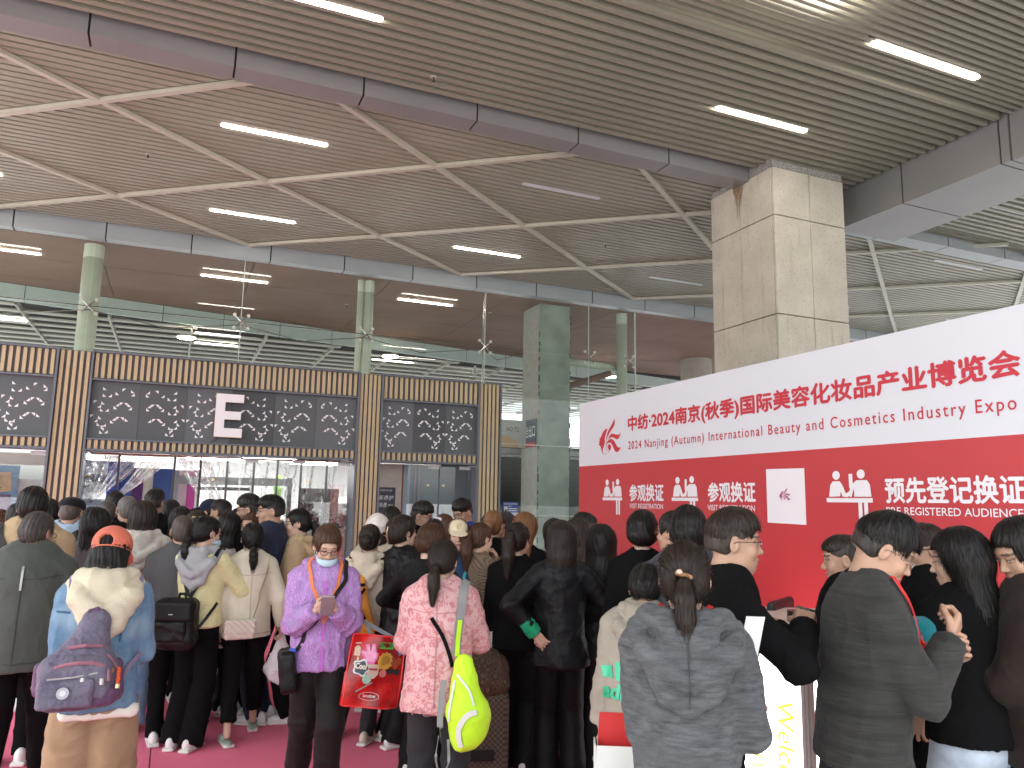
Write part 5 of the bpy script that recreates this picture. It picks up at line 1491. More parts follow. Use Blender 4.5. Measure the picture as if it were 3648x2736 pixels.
def mask(P, below=False, m=None):
    dz = -.014 if below else 0
    pr = P.placeH([ell((0, .046, -.050+dz), (.066, .074, .050), k=.004), ell((0, .040, -.050+dz), (.063, .072, .075), op='s', k=.002), half((0, -1, 0), -.022, op='i', k=.002)])
    o = P.add('face_mask', pr, m or mat('mask_blue', (.50, .68, .78), .8, var=.05, bump=.3, bscale=60, stretch=(1, 1, 12)), .003)
    mb = MB(); H = lambda p: tuple(P.hc+P.HR@A3(*p)+A3(0, 0, P.z0))
    for a in (-1, 1):
        mb = MB().tube([H((a*.055, .045, -.045+dz)), H((a*.076, .0, .0)), H((a*.082, -.014, .012)), H((a*.083, -.014, -.015)), H((a*.074, .0, -.035)), H((a*.052, .045, -.080+dz))], .0014, 5)
        mb.build('mask_strap', mat('mask_white', (.8, .8, .8), .8), o)
def lanyard(P, m, front=True):
    ribbon(P, [(-.055, .10, 1.25), (-.075, .07, 1.38), (-.07, -.03, 1.45), (0, -.07, 1.455), (.07, -.03, 1.45), (.075, .07, 1.38), (.055, .10, 1.25)], .02, m, 'lanyard', off=.003)
def capwear(P, m, style='base', m2=None):
    if style == 'base':
        pr = [ell((0, -.010, .040), (.086, .106, .094), k=.01), half((0, .10, -1), -.012, op='i', k=.004)]
        pr += [ell((0, .125, .028), (.068, .075, .012), M=rotx(-.25), k=.012)]
        pr += [ell((0, -.12, .045), (.034, .04, .030), op='s', k=.003)] if m2 is None else []
    elif style == 'backopen': pass
    elif style == 'flat':
        pr = [ell((0, -.008, .062), (.094, .112, .062), k=.01), half((0, 0, -1), -.030, op='i', k=.006), ell((0, .11, .030), (.060, .045, .008), k=.01)]
    elif style == 'bucket':
        pr = [ell((0, -.008, .050), (.090, .108, .090), k=.01), cone((0, -.005, .03), (0, -.005, .0), .100, .135, S=(1, 1.1, 1), k=.01), half((0, 0, -1), .004, op='i', k=.004)]
    c = P.add('cap', P.placeH(pr), m, .0045)
    return c
def phone(P, a, label, lift=.075, case='black', tilt=0):
    M, w = P.handfr[a]
    t = carry(P, 'smartphone', label, 'phone')
    c = w+M@A3(0, .028, .085)
    M2 = M@rotx(tilt)
    sdf = [rbox(tuple(c), (.037, .0045, .078), .004, M=M2)]
    m = {'black': mat('phone_black', (.02, .02, .022), .25), 'gold': mat('phone_gold', (.60, .48, .30), .3, .3), 'white': mat('phone_white', (.7, .7, .7), .3)}[case]
    sdf_part('phone_body', sdf, m, t, .004)
    sc = [rbox(tuple(c+M2@A3(0, -.0045, 0)), (.033, .0008, .072), .0005, M=M2)]
    mb = MB().obox(tuple(c+M2@A3(0, .0052, 0)+A3(0, 0, P.z0)), tuple(M2[:, 0]), tuple(M2[:, 1]), tuple(M2[:, 2]), .033, .0006, .072); mb.build('screen', mat('phone_screen', (.03, .035, .045), .1), t)
    mb = MB()
    for q in ((.018, .055), (.018, .035)): mb.tube([tuple(c+M2@A3(q[0], -.0045, q[1])+A3(0, 0, P.z0)), tuple(c+M2@A3(q[0], -.008, q[1])+A3(0, 0, P.z0))], .008, 10)
    mb.build('camera_lens', mat('lens_black', (.01, .01, .01), .1), t)
    return t

def seams(P, col, nm, yoke=True, centre=True, hemz=None):
    m = mat('seam_'+nm, col, .8)
    if yoke: ribbon(P, [(-.17, -.04, 1.31), (-.09, -.13, 1.30), (0, -.14, 1.295), (.09, -.13, 1.30), (.17, -.04, 1.31)], .006, m, 'seam', off=-.004)
    if centre: ribbon(P, [(0, -.14, 1.40), (0, -.15, 1.2), (0, -.14, (hemz or .88)+.02)], .006, m, 'seam', off=-.004)
    if hemz: ribbon(P, [(-.17, -.04, hemz+.035), (-.09, -.13, hemz+.035), (0, -.14, hemz+.035), (.09, -.13, hemz+.035), (.17, -.04, hemz+.035)], .007, m, 'seam', off=-.004)
# ================================================================== PEOPLE
def C(name, col, rough=.85, bump=.35, bscale=220, sheen=.06, var=.08, vscale=6, **k): return mat(name, col, rough, bump=bump, bscale=bscale, sheen=sheen, var=var, vscale=vscale, **{'spec': .2, **k})
K_black = C('cloth_black', (.006, .006, .0065), .95, sheen=.0, spec=.10); K_black2 = C('cloth_black_satin', (.0055, .0055, .006), .6, .2, 150, 0, spec=.16)
K_blackL = C('leather_black', (.010, .010, .010), .33, .25, 130, 0); K_char = C('cloth_charcoal', (.025, .025, .028)); K_navy = C('cloth_navy', (.018, .024, .048), .7)
K_red = mat('lanyard_red', (.60, .03, .03), .5); K_orange = mat('lanyard_orange', (.75, .20, .04), .5)
K_white = C('cloth_white', (.66, .63, .58)); K_grey = C('cloth_grey', (.16, .16, .165))
TR = dict(m=K_black); TRW = dict(m=K_black2, wide=.028, ank=.03)
# ---------------- left group, nearest first
# denim jacket, coral cap, purple backpack
K_denim = pattern('denim', (.085, .17, .28), 'streak', (.17, .28, .40), (.27, .38, .47), 9, .85, .5, 300, sheen=.2)
K_cordu = pattern('tan_twill', (.30, .21, .12), 'streak', (.36, .26, .16), (.24, .165, .09), 7, .85, .4, 260)
P = person('person in faded denim jacket and coral cap wearing a mauve backpack', -.25, 4.33, 1.57, -4, 'f', ('bob', 'black'), hvol=.0,
    top=dict(m=K_denim, hem=.83, ease=.036, sleeve=.024, fold=.011, ff=18), legs=dict(m=K_cordu, ease=.045, wide=.03, fold=.014, ff=13), near=True, arms=(((.16, .24, 1.0), (.05, -.5, -.8), (-1, 0, 0), .6), ((.12, .26, 1.03), (.35, -.6, -.6), (-1, 0, 0), .6)),
    head=(18, 18, 0), build=1.0, stance=(.13, .13, .05, .0), lean=4)
K_coral = C('coral_cotton', (.66, .17, .11), .8)
cp_ = P.add('cap', P.placeH([ell((0, -.012, .044), (.094, .113, .096), k=.01), half((0, .06, -1), -.000, op='i', k=.004), ell((0, .135, .026), (.068, .072, .010), M=rotx(-.45), k=.010), ell((-.0, -.128, .036), (.036, .045, .034), op='s', k=.003)]), K_coral, .0042)
P.add('cap_band', P.placeH([ell((0, -.012, .008), (.0955, .114, .014), k=.004), ell((0, -.012, .008), (.089, .107, .03), op='s', k=.002)]), K_coral, .003)
mask(P)
P.add('scarf', chain([tuple(P.T(q)) for q in ((-.07, .05, 1.42), (-.085, -.03, 1.47), (0, -.085, 1.50), (.085, -.03, 1.47), (.075, .07, 1.40))], [.025, .028, .028, .028, .025], k=.01), pattern('leopard', (.34, .24, .17), 'camo', (.12, .075, .05), None, 40, .8), .007)
hood_down(P, dict(m=C('cream_fleece', (.60, .53, .40), .95, .5, 160), size=1.0, xr=.016))
bz0 = [cone(tuple(P.T((-.0, -.02, .82))), tuple(P.T((0, -.0, .80))), .165, .16, S=(1, .68, 1), k=.01)]
P.add('shirt_hem', [rbox(tuple(P.T((.02, -.0, .815))), (.165, .115, .03), .03)], C('cream_shirt', (.74, .70, .62)), .01, lambda W: folds(W, .006, 20, 5))
M_mauve = pattern('mauve_nylon', (.115, .10, .15), 'streak', (.16, .145, .19), (.13, .08, .14), 12, .55, .8, 60); M_plum = pattern('plum_nylon', (.09, .04, .095), 'streak', (.13, .07, .135), None, 10, .5, .8, 60)
M_pipe = mat('zip_rose', (.30, .12, .16), .5); M_zip = mat('zip_silver', (.50, .45, .46), .4, .3)
t = carry(P, 'backpack', 'mauve and plum nylon backpack with front flap hanging on denim jacket', 'backpack')
DZ_ = .085
Tn = lambda a, b, c: tuple(P.T((a, b*.97, .86+(c-.86)*.93+DZ_)))
bx = -.085
crumple = lambda a_, f_, sd_: (lambda W: folds(W, a_, f_, sd_, (1, 1, .8)))
ob = sdf_part('bag_body', [rbox(Tn(bx, -.27, .90), (.148, .070, .112), .06, k=.05), cone(Tn(bx, -.265, .95), Tn(bx+.055, -.235, 1.19), .125, .060, S=(1, .62, 1), k=.05)], M_mauve, t, .008, crumple(.0055, 26, 31))
sdf_part('bag_base', [rbox(Tn(bx+.01, -.268, .835), (.155, .075, .050), .045, k=.03), cone(Tn(bx+.155, -.25, .84), Tn(bx+.16, -.235, .97), .045, .032, k=.03), cone(Tn(bx-.15, -.25, .87), Tn(bx-.155, -.235, .97), .032, .027, k=.03)], M_plum, t, .008, crumple(.0055, 26, 33))
sdf_part('front_pocket', [rbox(Tn(bx-.01, -.345, .915), (.135, .035, .085), .034, k=.02), ell(Tn(bx, -.335, .975), (.115, .04, .06), k=.03)], M_mauve, t, .007, crumple(.006, 30, 35))
sdf_part('pocket_flap', [rbox(Tn(bx-.045, -.375, .86), (.108, .020, .058), .02, k=.02)], M_mauve, t, .006, crumple(.005, 30, 37))
mb = MB(); w3 = lambda a, b, c: tuple(P.T((a, b*.97-.004, .86+(c-.86)*.93+DZ_))+A3(0, 0, P.z0))
mb.tube([w3(bx+q*.125, -.392+.02*abs(q), .955+.052*math.sqrt(max(0, 1-q*q))) for q in np.linspace(-.98, .98, 15)]+[w3(bx+.128, -.372, .91)], .0085, 6)
mb.tube([w3(bx+.02+q*.07, -.343+.03*abs(q), 1.085-.01*abs(q)) for q in np.linspace(-1, 1, 9)], .008, 6)
mb.tube([w3(bx+.115, -.325, 1.035), w3(bx+.15, -.318, .985), w3(bx+.165, -.312, .955)], .005, 6)
mb.build('piping', M_pipe, t)
mb = MB().tube([w3(bx-.125, -.383, .937), w3(bx-.02, -.386, .940), w3(bx+.08, -.380, .953)], .004, 6).tube([w3(bx+.02, -.39, .935), w3(bx+.02, -.392, .917)], .009, 8).tube([w3(bx+.10, -.386, .925), w3(bx+.10, -.388, .895)], .009, 8)
mb.build('zip', M_zip, t)
o3 = np.array(Tn(bx-.055, -.408, .872))+A3(0, 0, P.z0)
mb = MB().tube([tuple(o3), tuple(o3+A3(0, -.006, 0))], .024, 22).build('round_badge', mat('badge_grey', (.45, .42, .48), .5), t)
mb = MB().tube([tuple(o3+A3(0, -.006, 0)), tuple(o3+A3(0, -.0075, 0))], .012, 16).build('badge_centre', mat('badge_light', (.65, .63, .66), .5), t)
sdf_part('handle', chain([Tn(bx+.02, -.24, 1.20), Tn(bx+.025, -.245, 1.245), Tn(bx+.055, -.245, 1.255), Tn(bx+.085, -.24, 1.20)], [.010, .011, .011, .010], k=.006), M_plum, t, .005)
ch_ = MB()
for i in range(7): ch_.tube([w3(bx+.17+.006*math.sin(i*2), -.33, .965-i*.013), w3(bx+.17-.006*math.sin(i*2), -.336, .955-i*.013)], .008, 7)
ch_.build('charm', mat('charm_red', (.70, .10, .03), .4), t)
MB().tube([w3(bx+.14, -.33, .955), w3(bx+.145, -.335, .955)], .011, 8).tube([w3(bx+.17, -.335, .885), w3(bx+.17, -.34, .865)], .011, 8).build('charm_bead', M_gold, t)
M_strap = C('mauve_strap', (.20, .17, .26), .6, .6, 80)
ribbon(P, [(-.115, .0, 1.425), (-.13, -.09, 1.36), (-.09, -.15, 1.30), (-.05, -.21, 1.26)], .055, M_strap, 'shoulder_strap', parent=t, off=.014); ribbon(P, [(.125, .0, 1.415), (.12, -.10, 1.34), (.06, -.16, 1.29), (-.01, -.21, 1.255)], .05, M_strap, 'shoulder_strap', parent=t, off=.014)
ribbon(P, [(.09, -.16, .93), (.14, -.13, 1.02), (.18, -.06, 1.08)], .025, M_strap, 'lower_strap', parent=t, off=.01)

K_seam = C('denim_seam', (.05, .10, .18))
for pts_ in (((-.19, -.04, 1.30), (-.10, -.13, 1.285), (0, -.14, 1.28), (.10, -.13, 1.285), (.19, -.04, 1.30)), ((-.10, -.14, 1.28), (-.085, -.14, 1.10), (-.07, -.14, .87)), ((.10, -.14, 1.28), (.085, -.14, 1.10), (.07, -.14, .87)), ((-.17, -.05, .865), (-.09, -.13, .865), (0, -.14, .865), (.09, -.13, .865), (.17, -.05, .865))):
    ribbon(P, pts_, .010, K_seam, 'seam', off=-.003)
# olive jacket man
K_olive = C('olive_shell', (.060, .070, .058), .6, .15, 90, .15, vscale=3)
P = person('older man in dark olive grey jacket and glasses, seen from behind at left edge', -.73, 5.52, 1.62, 4, 'm', ('short', 'salt'), volume=.004,
    top=dict(m=K_olive, hem=.76, ease=.05, sleeve=.030, fold=.010, ff=11, collar=.035), legs=dict(m=K_black, wide=.015), near=True, head=(28, 12, 0), build=1.12, shoes='beige', stance=(.11, .12, -.05, .30), lean=3)
glasses(P)
ribbon(P, [(.0, -.12, 1.36), (.0, -.13, 1.30), (0, -.13, 1.24)], .012, mat('reflector', (.35, .36, .33), .3, .3), 'reflective_strip')
seams(P, (.03, .035, .03), 'olive', hemz=.78)
# monogram jacket man
K_mono = C('tan_canvas', (.46, .34, .20), .7); K_monop = mat('mono_print', (.13, .08, .04), .6)
P = person('tall man in tan monogrammed jacket with black shoulder strap', -.87, 6.21, 1.77, -3, 'm', ('short', 'black'), volume=.014, top=dict(m=K_mono, hem=.86, ease=.035, sleeve=.02), legs=TR, near=True, head=(-8, 5, 0), build=1.1, shoes='white')
V2, F2 = subdivide_text('GG', .03)
for i in range(7):
    for j in range(5):
        zz = 1.36-j*.095; xx = -.20+i*.068+(j % 2)*.034
        if abs(xx) < .20 and not (zz > 1.34 and abs(xx) > .14):
            decal(P, 'monogram', V2, F2, (xx-.02, -.10, zz-.016), (1, 0, 0), (0, 0, 1), K_monop, w=.042, h=.032)
t = carry(P, 'shoulder_bag', 'black cross strap bag on the monogrammed jacket', 'bag')
ribbon(P, [(-.14, .02, 1.42), (-.13, -.09, 1.37), (-.04, -.14, 1.22), (.05, -.14, 1.10), (.16, -.08, .98)], .05, K_blackL, 'bag_strap', parent=t)
sdf_part('bag_body', [rbox(tuple(P.T((.20, -.10, .93))), (.05, .10, .09), .03)], K_blackL, t, .012)
P = person('man in black jacket with red lanyard ribbon, face hidden at far left', -1.31, 8.52, 1.63, -9, 'm', ('short', 'black'), top=dict(m=K_black), legs=TR); lanyard(P, K_red)
P = person('woman with wavy brown hair and sage top at the extreme left edge', -1.78, 10.4, 1.54, -99, 'f', ('wavy', 'brown'), top=dict(m=C('sage', (.34, .36, .26))), legs=TR)
P = person('person with black hair and khaki shirt behind the monogrammed jacket', -.95, 7.70, 1.68, -7, 'm', ('short', 'black'), top=dict(m=C('khaki', (.36, .32, .21))), legs=TR, build=1.1)
# blue shirt, flat black cap
K_sky = C('sky_cotton', (.36, .48, .62), .8, .15)
P = person('man in light blue shirt and black cap with striped shoulder strap', -.74, 7.27, 1.71, 0, 'm', ('buzz', 'buzz'), top=dict(m=K_sky, hem=.84, ease=.03, sleeve=.02, collar=.03), legs=TR, head=(14, 14, 0), build=1.12)
capwear(P, C('cap_black', (.012, .014, .016)), 'flat')
t = carry(P, 'shoulder_bag', 'brown and cream striped strap bag on the light blue shirt', 'bag')
for dx, c_, w_ in ((0, mat('strap_brown', (.12, .04, .035), .6), .044), (.0, mat('strap_cream', (.62, .55, .50), .6), .014)):
    ribbon(P, [(.10, .02, 1.43), (.08, -.10, 1.36), (-.0, -.14, 1.24), (-.12, -.12, 1.08), (-.20, -.03, .98)], w_, c_, 'bag_strap', parent=t, off=.004 if w_ > .02 else .008)
sdf_part('bag_body', [rbox(tuple(P.T((-.22, .05, .92))), (.04, .10, .08), .03)], K_blackL, t, .012)
P = person('small smiling woman facing us beside the striped booth', -.89, 10.88, 1.58, 168, 'f', ('bun', 'dark'), top=dict(m=K_black), legs=TR, face=True)
P = person('woman with long straight black hair and mauve grey cardigan', -.50, 6.50, 1.63, 1, 'f', ('long', 'black'), top=dict(m=C('mauve_knit', (.17, .15, .16), .95, .6, 120), sleeve=.02, ease=.02), legs=TR, near=True, strand=1200, volume=.014)
P = person('person in dark grey sheer jacket left of the long black hair', -.62, 7.0, 1.45, 15, 'f', ('bob', 'black'), top=dict(m=C('sheer_grey', (.07, .075, .08), .5, .2), ease=.04, sleeve=.03), legs=TR)
P = person('man with cropped greying hair and black jacket before the doorway', -.36, 7.76, 1.73, -13, 'm', ('buzz', 'grey'), top=dict(m=K_black), legs=TR, build=1.05)
P = person('black haired person farther back, left of the greying man', -.55, 9.27, 1.77, -3, 'm', ('short', 'black'), top=dict(m=K_black), legs=TR)
P = person('grey haired man half hidden left of the cropped greying man', -.56, 8.39, 1.68, -14, 'm', ('buzz', 'salt'), top=dict(m=K_black), legs=TR)
P = person('tallest man in black at the doorway, looking right', -.15, 8.43, 1.79, 25, 'm', ('crop', 'black'), top=dict(m=K_black), legs=TR, volume=.016)
# white hoodie woman, jeans
K_ivory = C('ivory_shell', (.60, .57, .51), .75, .12, 80, .2)
K_jean = pattern('pale_denim', (.18, .32, .54), 'streak', (.30, .44, .62), None, 10, .85, .4, 300)
P = person('woman in ivory hooded jacket and pale blue jeans with long dark hair', -.20, 6.93, 1.68, 3, 'f', ('wavy', 'dark'), top=dict(m=K_ivory, hem=.93, ease=.04, sleeve=.035, fold=.013), legs=dict(m=K_jean, wide=.03, ease=.02, up=1, ank=.05), near=True, strand=1300, arms=('front', 'front'), shoes='blue', stance=(.10, .06, 0, -.22), hood=dict(m=K_ivory, size=1.1), volume=.013)
lanyard(P, K_red)
t = carry(P, 'waist_bag', 'black crescent bag at the back of the ivory hooded jacket', 'bag')
sdf_part('bag_body', [rbox(tuple(P.T((.04, -.17, .99))), (.15, .04, .075), .035)], K_blackL, t, .011)
for (lb, X, Y, H_, yw, hr) in (('woman with black hair just right of the tallest man', .0, 8.73, 1.69, 10, ('bob', 'black')), ('woman with long black hair in the middle of the doorway queue', .09, 7.81, 1.63, 11, ('long', 'black')), ('woman with long auburn tinged hair and a hair slide', .22, 7.55, 1.60, 1, ('long', 'dark')), ('black haired woman between the navy cap and the dark spectacled man', .64, 8.58, 1.62, 4, ('bun', 'black'))):
    P = person(lb, X, Y, H_, yw, 'f', hr, top=dict(m=K_black), legs=TR, volume=.013)
    if 'slide' in lb: ribbonless = P.add('hair_slide', P.placeH([rbox((0, -.105, .075), (.045, .010, .006), .004)]), M_gold, .004)
P = person('man with shaved head in grey suit and white collar, back to us', .09, 6.33, 1.59, 1, 'm', ('buzz', 'buzz'), top=dict(m=C('suit_grey', (.085, .088, .09), .8), hem=.80, under=K_white, ease=.02, fold=.005), legs=TR, near=True, build=1.05)
# yellow jacket
K_lemon = C('lemon_tweed', (.70, .66, .36), .9, .9, 90, .3)
P = person('woman in pale yellow jacket with black leather backpack and lowered blue mask', .26, 6.20, 1.59, 24, 'f', ('lowpony', 'black'), top=dict(m=K_lemon, hem=.88, ease=.022, sleeve=.022, fold=.006), legs=dict(m=K_black, wide=.028, ank=.035), near=True, strand=1100, head=(38, 10, 0), face=True, arms=(((.18, .22, 1.06), (1, -.4, -.3), (-1, 0, 0), .6), ((.10, .28, 1.10), (1, -.4, -.3), (-1, 0, 0), .6)), stance=(.10, .05, -.05, -.08), volume=.012)
mask(P, True)
hood_down(P, dict(m=C('grey_jersey', (.34, .35, .36), .9), size=1.02))
MB().tube([tuple(P.hc+P.HR@A3(.083, -.004, -.038)+A3(0, 0, P.z0)), tuple(P.hc+P.HR@A3(.088, -.004, -.038)+A3(0, 0, P.z0))], .005, 8).build('earring', M_steel, P.o)
t = carry(P, 'backpack', 'black leather backpack hanging low on the pale yellow jacket', 'backpack')
Tn = lambda *p: tuple(P.T(p))
bx = -.07
sdf_part('bag_body', [rbox(Tn(bx, -.235, .93), (.145, .07, .165), .045, k=.03), rbox(Tn(bx+.02, -.235, .80), (.12, .065, .05), .04, k=.03)], K_blackL, t, .008, crumple(.006, 24, 41))
sdf_part('flap', [rbox(Tn(bx, -.285, 1.02), (.135, .035, .075), .03, k=.03)], K_blackL, t, .007)
sdf_part('front_pocket', [rbox(Tn(bx-.01, -.31, .88), (.11, .022, .07), .02, k=.03)], K_blackL, t, .007, crumple(.006, 28, 43))
sdf_part('handle', chain([Tn(bx, -.22, 1.10), Tn(bx+.01, -.225, 1.14), Tn(bx+.05, -.225, 1.14), Tn(bx+.06, -.22, 1.10)], [.009]*4, k=.006), K_blackL, t, .005)
mb = MB(); w3 = lambda *p: tuple(P.T(p)+A3(0, 0, P.z0)); mb.box(w3(bx-.02, -.327, 1.0), w3(bx+.01, -.324, 1.006)); mb.tube([w3(bx+.085, -.30, 1.0), w3(bx+.087, -.305, .93)], .005, 6); mb.build('metal_trim', M_zip, t)
ribbon(P, [(-.09, -.03, 1.43), (-.095, -.12, 1.33), (-.07, -.15, 1.20), (-.05, -.20, 1.12)], .03, K_blackL, 'shoulder_strap', parent=t); ribbon(P, [(.135, .02, 1.41), (.12, -.10, 1.34), (.05, -.14, 1.22), (-.02, -.20, 1.11)], .03, K_blackL, 'shoulder_strap', parent=t, off=.012)
ribbon(P, [(.05, -.20, .86), (.12, -.16, .95), (.185, -.08, 1.06)], .022, K_blackL, 'lower_strap', parent=t, off=.006)
# white top with long ponytail
P = person('woman in off white top with long low ponytail and red lanyard', .47, 6.99, 1.60, 12, 'f', ('longish', 'black'), top=dict(m=C('offwhite', (.62, .58, .52)), hem=.90), legs=TRW, near=True, head=(35, 0, 0), volume=.008, stance=(.12, .05, -.2, .0)); lanyard(P, K_red)
# cream jacket
K_cream = C('cream_cloth', (.62, .57, .46), .85, .2)
P = person('woman in cream jacket with quilted chain bag and cropped black trousers', .58, 6.26, 1.54, -3, 'f', ('lowpony', 'black'), top=dict(m=K_cream, hem=.80, ease=.035, sleeve=.022, fold=.008, collar=.02, ff=12), legs=dict(m=K_black, ank=.17, wide=.006), near=True, strand=1100, shoes='green', stance=(.11, .14, -.12, .22), arms=(((.22, .0, .83), (.6, -1, 0), (-1, 0, 0), .5), ((.28, .02, .86), (.4, -1, 0), (-1, 0, 0), .6)), volume=.012)
PC = P
t = carry(P, 'chain_bag', 'cream quilted handbag on gilt chain at the cream jacket hem', 'handbag')
Tn = lambda *p: tuple(P.T(p))
K_quilt = mat('quilt_cream', (.70, .64, .54), .4, var=.04)
N, L = nodes(K_quilt); w_ = N.new('ShaderNodeTexWave'); w_.inputs['Scale'].default_value = 14; w_.bands_direction = 'DIAGONAL'; tc = N.new('ShaderNodeTexCoord'); L.new(tc.outputs['Object'], w_.inputs['Vector']); bp = N.new('ShaderNodeBump'); bp.inputs['Strength'].default_value = .8; bp.inputs['Distance'].default_value = .01; L.new(w_.outputs['Fac'], bp.inputs['Height']); L.new(bp.outputs[0], N['Principled BSDF'].inputs['Normal'])
sdf_part('bag_body', [rbox(Tn(-.08, -.21, .885), (.105, .030, .070), .022)], K_quilt, t, .006)
sdf_part('flap', [rbox(Tn(-.08, -.235, .905), (.107, .012, .050), .012)], K_quilt, t, .006)
C_ = [P.T(q) for q in ((.115, .0, 1.40), (.115, -.09, 1.34), (.09, -.15, 1.20), (.05, -.18, 1.05), (.02, -.20, .96))]
mb = MB(); pts = []
for i in range(4):
    for q in np.linspace(0, 1, 16, endpoint=False): pts.append(C_[i]*(1-q)+C_[i+1]*q)
pts = np.array(pts); dd = ev(P.top, pts); gg = grad(P.top, pts); pts = pts-gg*np.minimum(dd-.012, 0)[:, None]-gg*np.where(np.arange(len(pts)) < 40, np.maximum(dd-.012, 0), 0)[:, None]
for i in range(0, len(pts)-1):
    a_, b_ = pts[i], pts[i+1]; mb.bar(tuple(a_+A3(0, 0, P.z0)), tuple(a_*.25+b_*.75+A3(0, 0, P.z0)), .009 if i % 2 else .005, .005 if i % 2 else .009)
mb.build('chain', M_gold, t)
t = carry(P, 'plastic_bag', 'crumpled white plastic bag in the hand of the cream jacket woman', 'bag')
sdf_part('bag_body', [cone(tuple(P.T((.30, .06, .76))), tuple(P.T((.30, .08, .52))), .03, .11, S=(1, .6, 1), k=.03), ell(tuple(P.T((.30, .08, .50))), (.10, .07, .10))], mat('thin_plastic', (.72, .70, .72), .25, bump=.6, bscale=18), t, .010, crumple(.014, 30, 51))
seams(PC, (.42, .38, .29), 'cream', hemz=.80)
# navy cap + men behind
P = person('man with faded haircut and red lanyard looking left near the curtain', .46, 8.41, 1.70, -37, 'm', ('crop', 'black'), top=dict(m=K_black), legs=TR, head=(-20, 0, 0)); lanyard(P, K_red)
t = carry(P, 'smartphone', 'white phone held up near the curtain', 'phone'); sdf_part('phone_body', [rbox(tuple(P.T((.24, .05, 1.53))), (.05, .006, .035), .005, M=roty(.3))], mat('phone_white', (.7, .7, .7), .3), t, .006)
P = person('man in navy baseball cap in profile behind the faded haircut', .37, 8.95, 1.70, -68, 'm', ('short', 'black'), top=dict(m=K_black), legs=TR); capwear(P, C('cap_navy', (.015, .02, .05)), 'base', 1)
P = person('young man with glasses and black top looking left beside the navy suit', .62, 7.11, 1.75, -60, 'm', ('crop', 'black'), top=dict(m=K_black, under=K_white), legs=TR, face=True, head=(-15, 5, 0), volume=.018); glasses(P)
P = person('round faced woman peeping out between the two spectacled men', .63, 6.97, 1.60, -140, 'f', ('bob', 'brown'), top=dict(m=K_black), legs=TR, face=True)
P = person('man in navy suit with white shirt, glasses and red lanyard, facing left', .75, 6.66, 1.75, -60, 'm', ('crop', 'black'), top=dict(m=K_navy, hem=.80, under=C('shirt_white', (.72, .72, .74), .7), fold=.006, ease=.02), legs=dict(m=K_navy), near=True, face=True, head=(-28, 3, 0), build=1.1, arms=('down', 'down')); glasses(P, 'frame_steel'); lanyard(P, K_red)
# beige hoodie girl
K_beige = C('beige_fleece', (.50, .37, .22), .95, .5, 150)
P = person('girl in beige hoodie with orange lettering, glasses and ponytail, facing left', .96, 6.62, 1.65, -72, 'f', ('pony', 'black'), top=dict(m=K_beige, hem=.90, ease=.035, sleeve=.03, name='hoodie'), legs=TR, near=True, face=True, head=(-12, 8, 0), arms=('front', 'front'), hood=dict(m=K_beige, size=.95), strand=800, volume=.011); glasses(P, 'frame_steel')
K_or = mat('print_orange_red', (.60, .13, .04), .7)
P.add('hair_tie', P.placeH([ell((0, -.122, -.004), (.022, .012, .022), k=.01)]), K_white, .004)
V2, F2 = subdivide_text('COLLEGE', .06); decal(P, 'printed_lettering', V2, F2, (.14, .10, 1.17), (-1, 0, 0), (0, 0, 1), K_or, w=.28, h=.075)
V2, F2 = subdivide_text('LOCAL', .06); decal(P, 'printed_lettering', V2, F2, (.10, .10, 1.07), (-1, 0, 0), (0, 0, 1), K_or, w=.20, h=.06)
# purple jacket woman
K_purple = pattern('lilac_print', (.48, .29, .57), 'leaf', (.37, .20, .47), (.35, .30, .56), 20, .62, .9, 45, sheen=.2)
P = person('woman in lilac patterned jacket and lowered mask looking down at her phone', .89, 4.86, 1.57, 186, 'f', ('short', 'brown'), top=dict(m=K_purple, hem=.80, ease=.036, sleeve=.030, fold=.013, ff=20), legs=dict(m=C('velvet_black', (.010, .007, .007), .6, .2), ease=.028, ank=.05, fold=.011), near=True, face=True, strand=900,
    head=(-6, 24, 0), arms=(((.050, .27, 1.20), (.35, -.2, -.9), (-.75, -.35, .6), .95), ((.055, .27, 1.20), (.35, -.2, -.9), (-.75, -.35, .6), .95)), build=1.0, shoes='white', stance=(.06, .10, .10, -.16), volume=.012)
glasses(P, 'frame_brown'); mask(P, True); lanyard(P, K_orange)
ribbon(P, [(.055, .10, 1.26), (.03, .14, 1.18), (.0, .16, 1.10)], .022, K_orange, 'lanyard'); ribbon(P, [(-.055, .10, 1.26), (-.03, .14, 1.18), (.0, .16, 1.10)], .022, K_orange, 'lanyard')
# upturned collar and hood
P.add('collar', chain([tuple(P.T(q)) for q in ((-.05, .085, 1.35), (-.105, .02, 1.40), (-.10, -.06, 1.45), (0, -.10, 1.47), (.10, -.06, 1.45), (.105, .02, 1.40), (.05, .085, 1.35))], [.024, .030, .038, .042, .038, .030, .024], k=.01), K_purple, .008, crumple(.008, 30, 61))
ribbon(P, [(0, .135, 1.36), (0, .16, 1.20), (0, .15, 1.0), (0, .15, .81)], .018, mat('zip_magenta', (.45, .10, .50), .4), 'zip_tape')
t = carry(P, 'smartphone', 'phone in both hands of the lilac jacket woman', 'phone')
c_ = P.T((.0, .355, 1.235)); Mp = rotx(-.75)
sdf_part('phone_body', [rbox(tuple(c_), (.038, .005, .080), .004, M=Mp)], mat('phone_silver', (.35, .34, .36), .3, .4), t, .004)
MB().obox(tuple(c_+Mp@A3(0, -.0058, 0)+A3(0, 0, P.z0)), tuple(Mp[:, 0]), tuple(Mp[:, 1]), tuple(Mp[:, 2]), .034, .0006, .075).build('screen', mat('phone_screen', (.03, .035, .045), .1), t)
t = carry(P, 'crossbody_bag', 'black soft crossbody bag at the hip of the lilac jacket', 'bag')
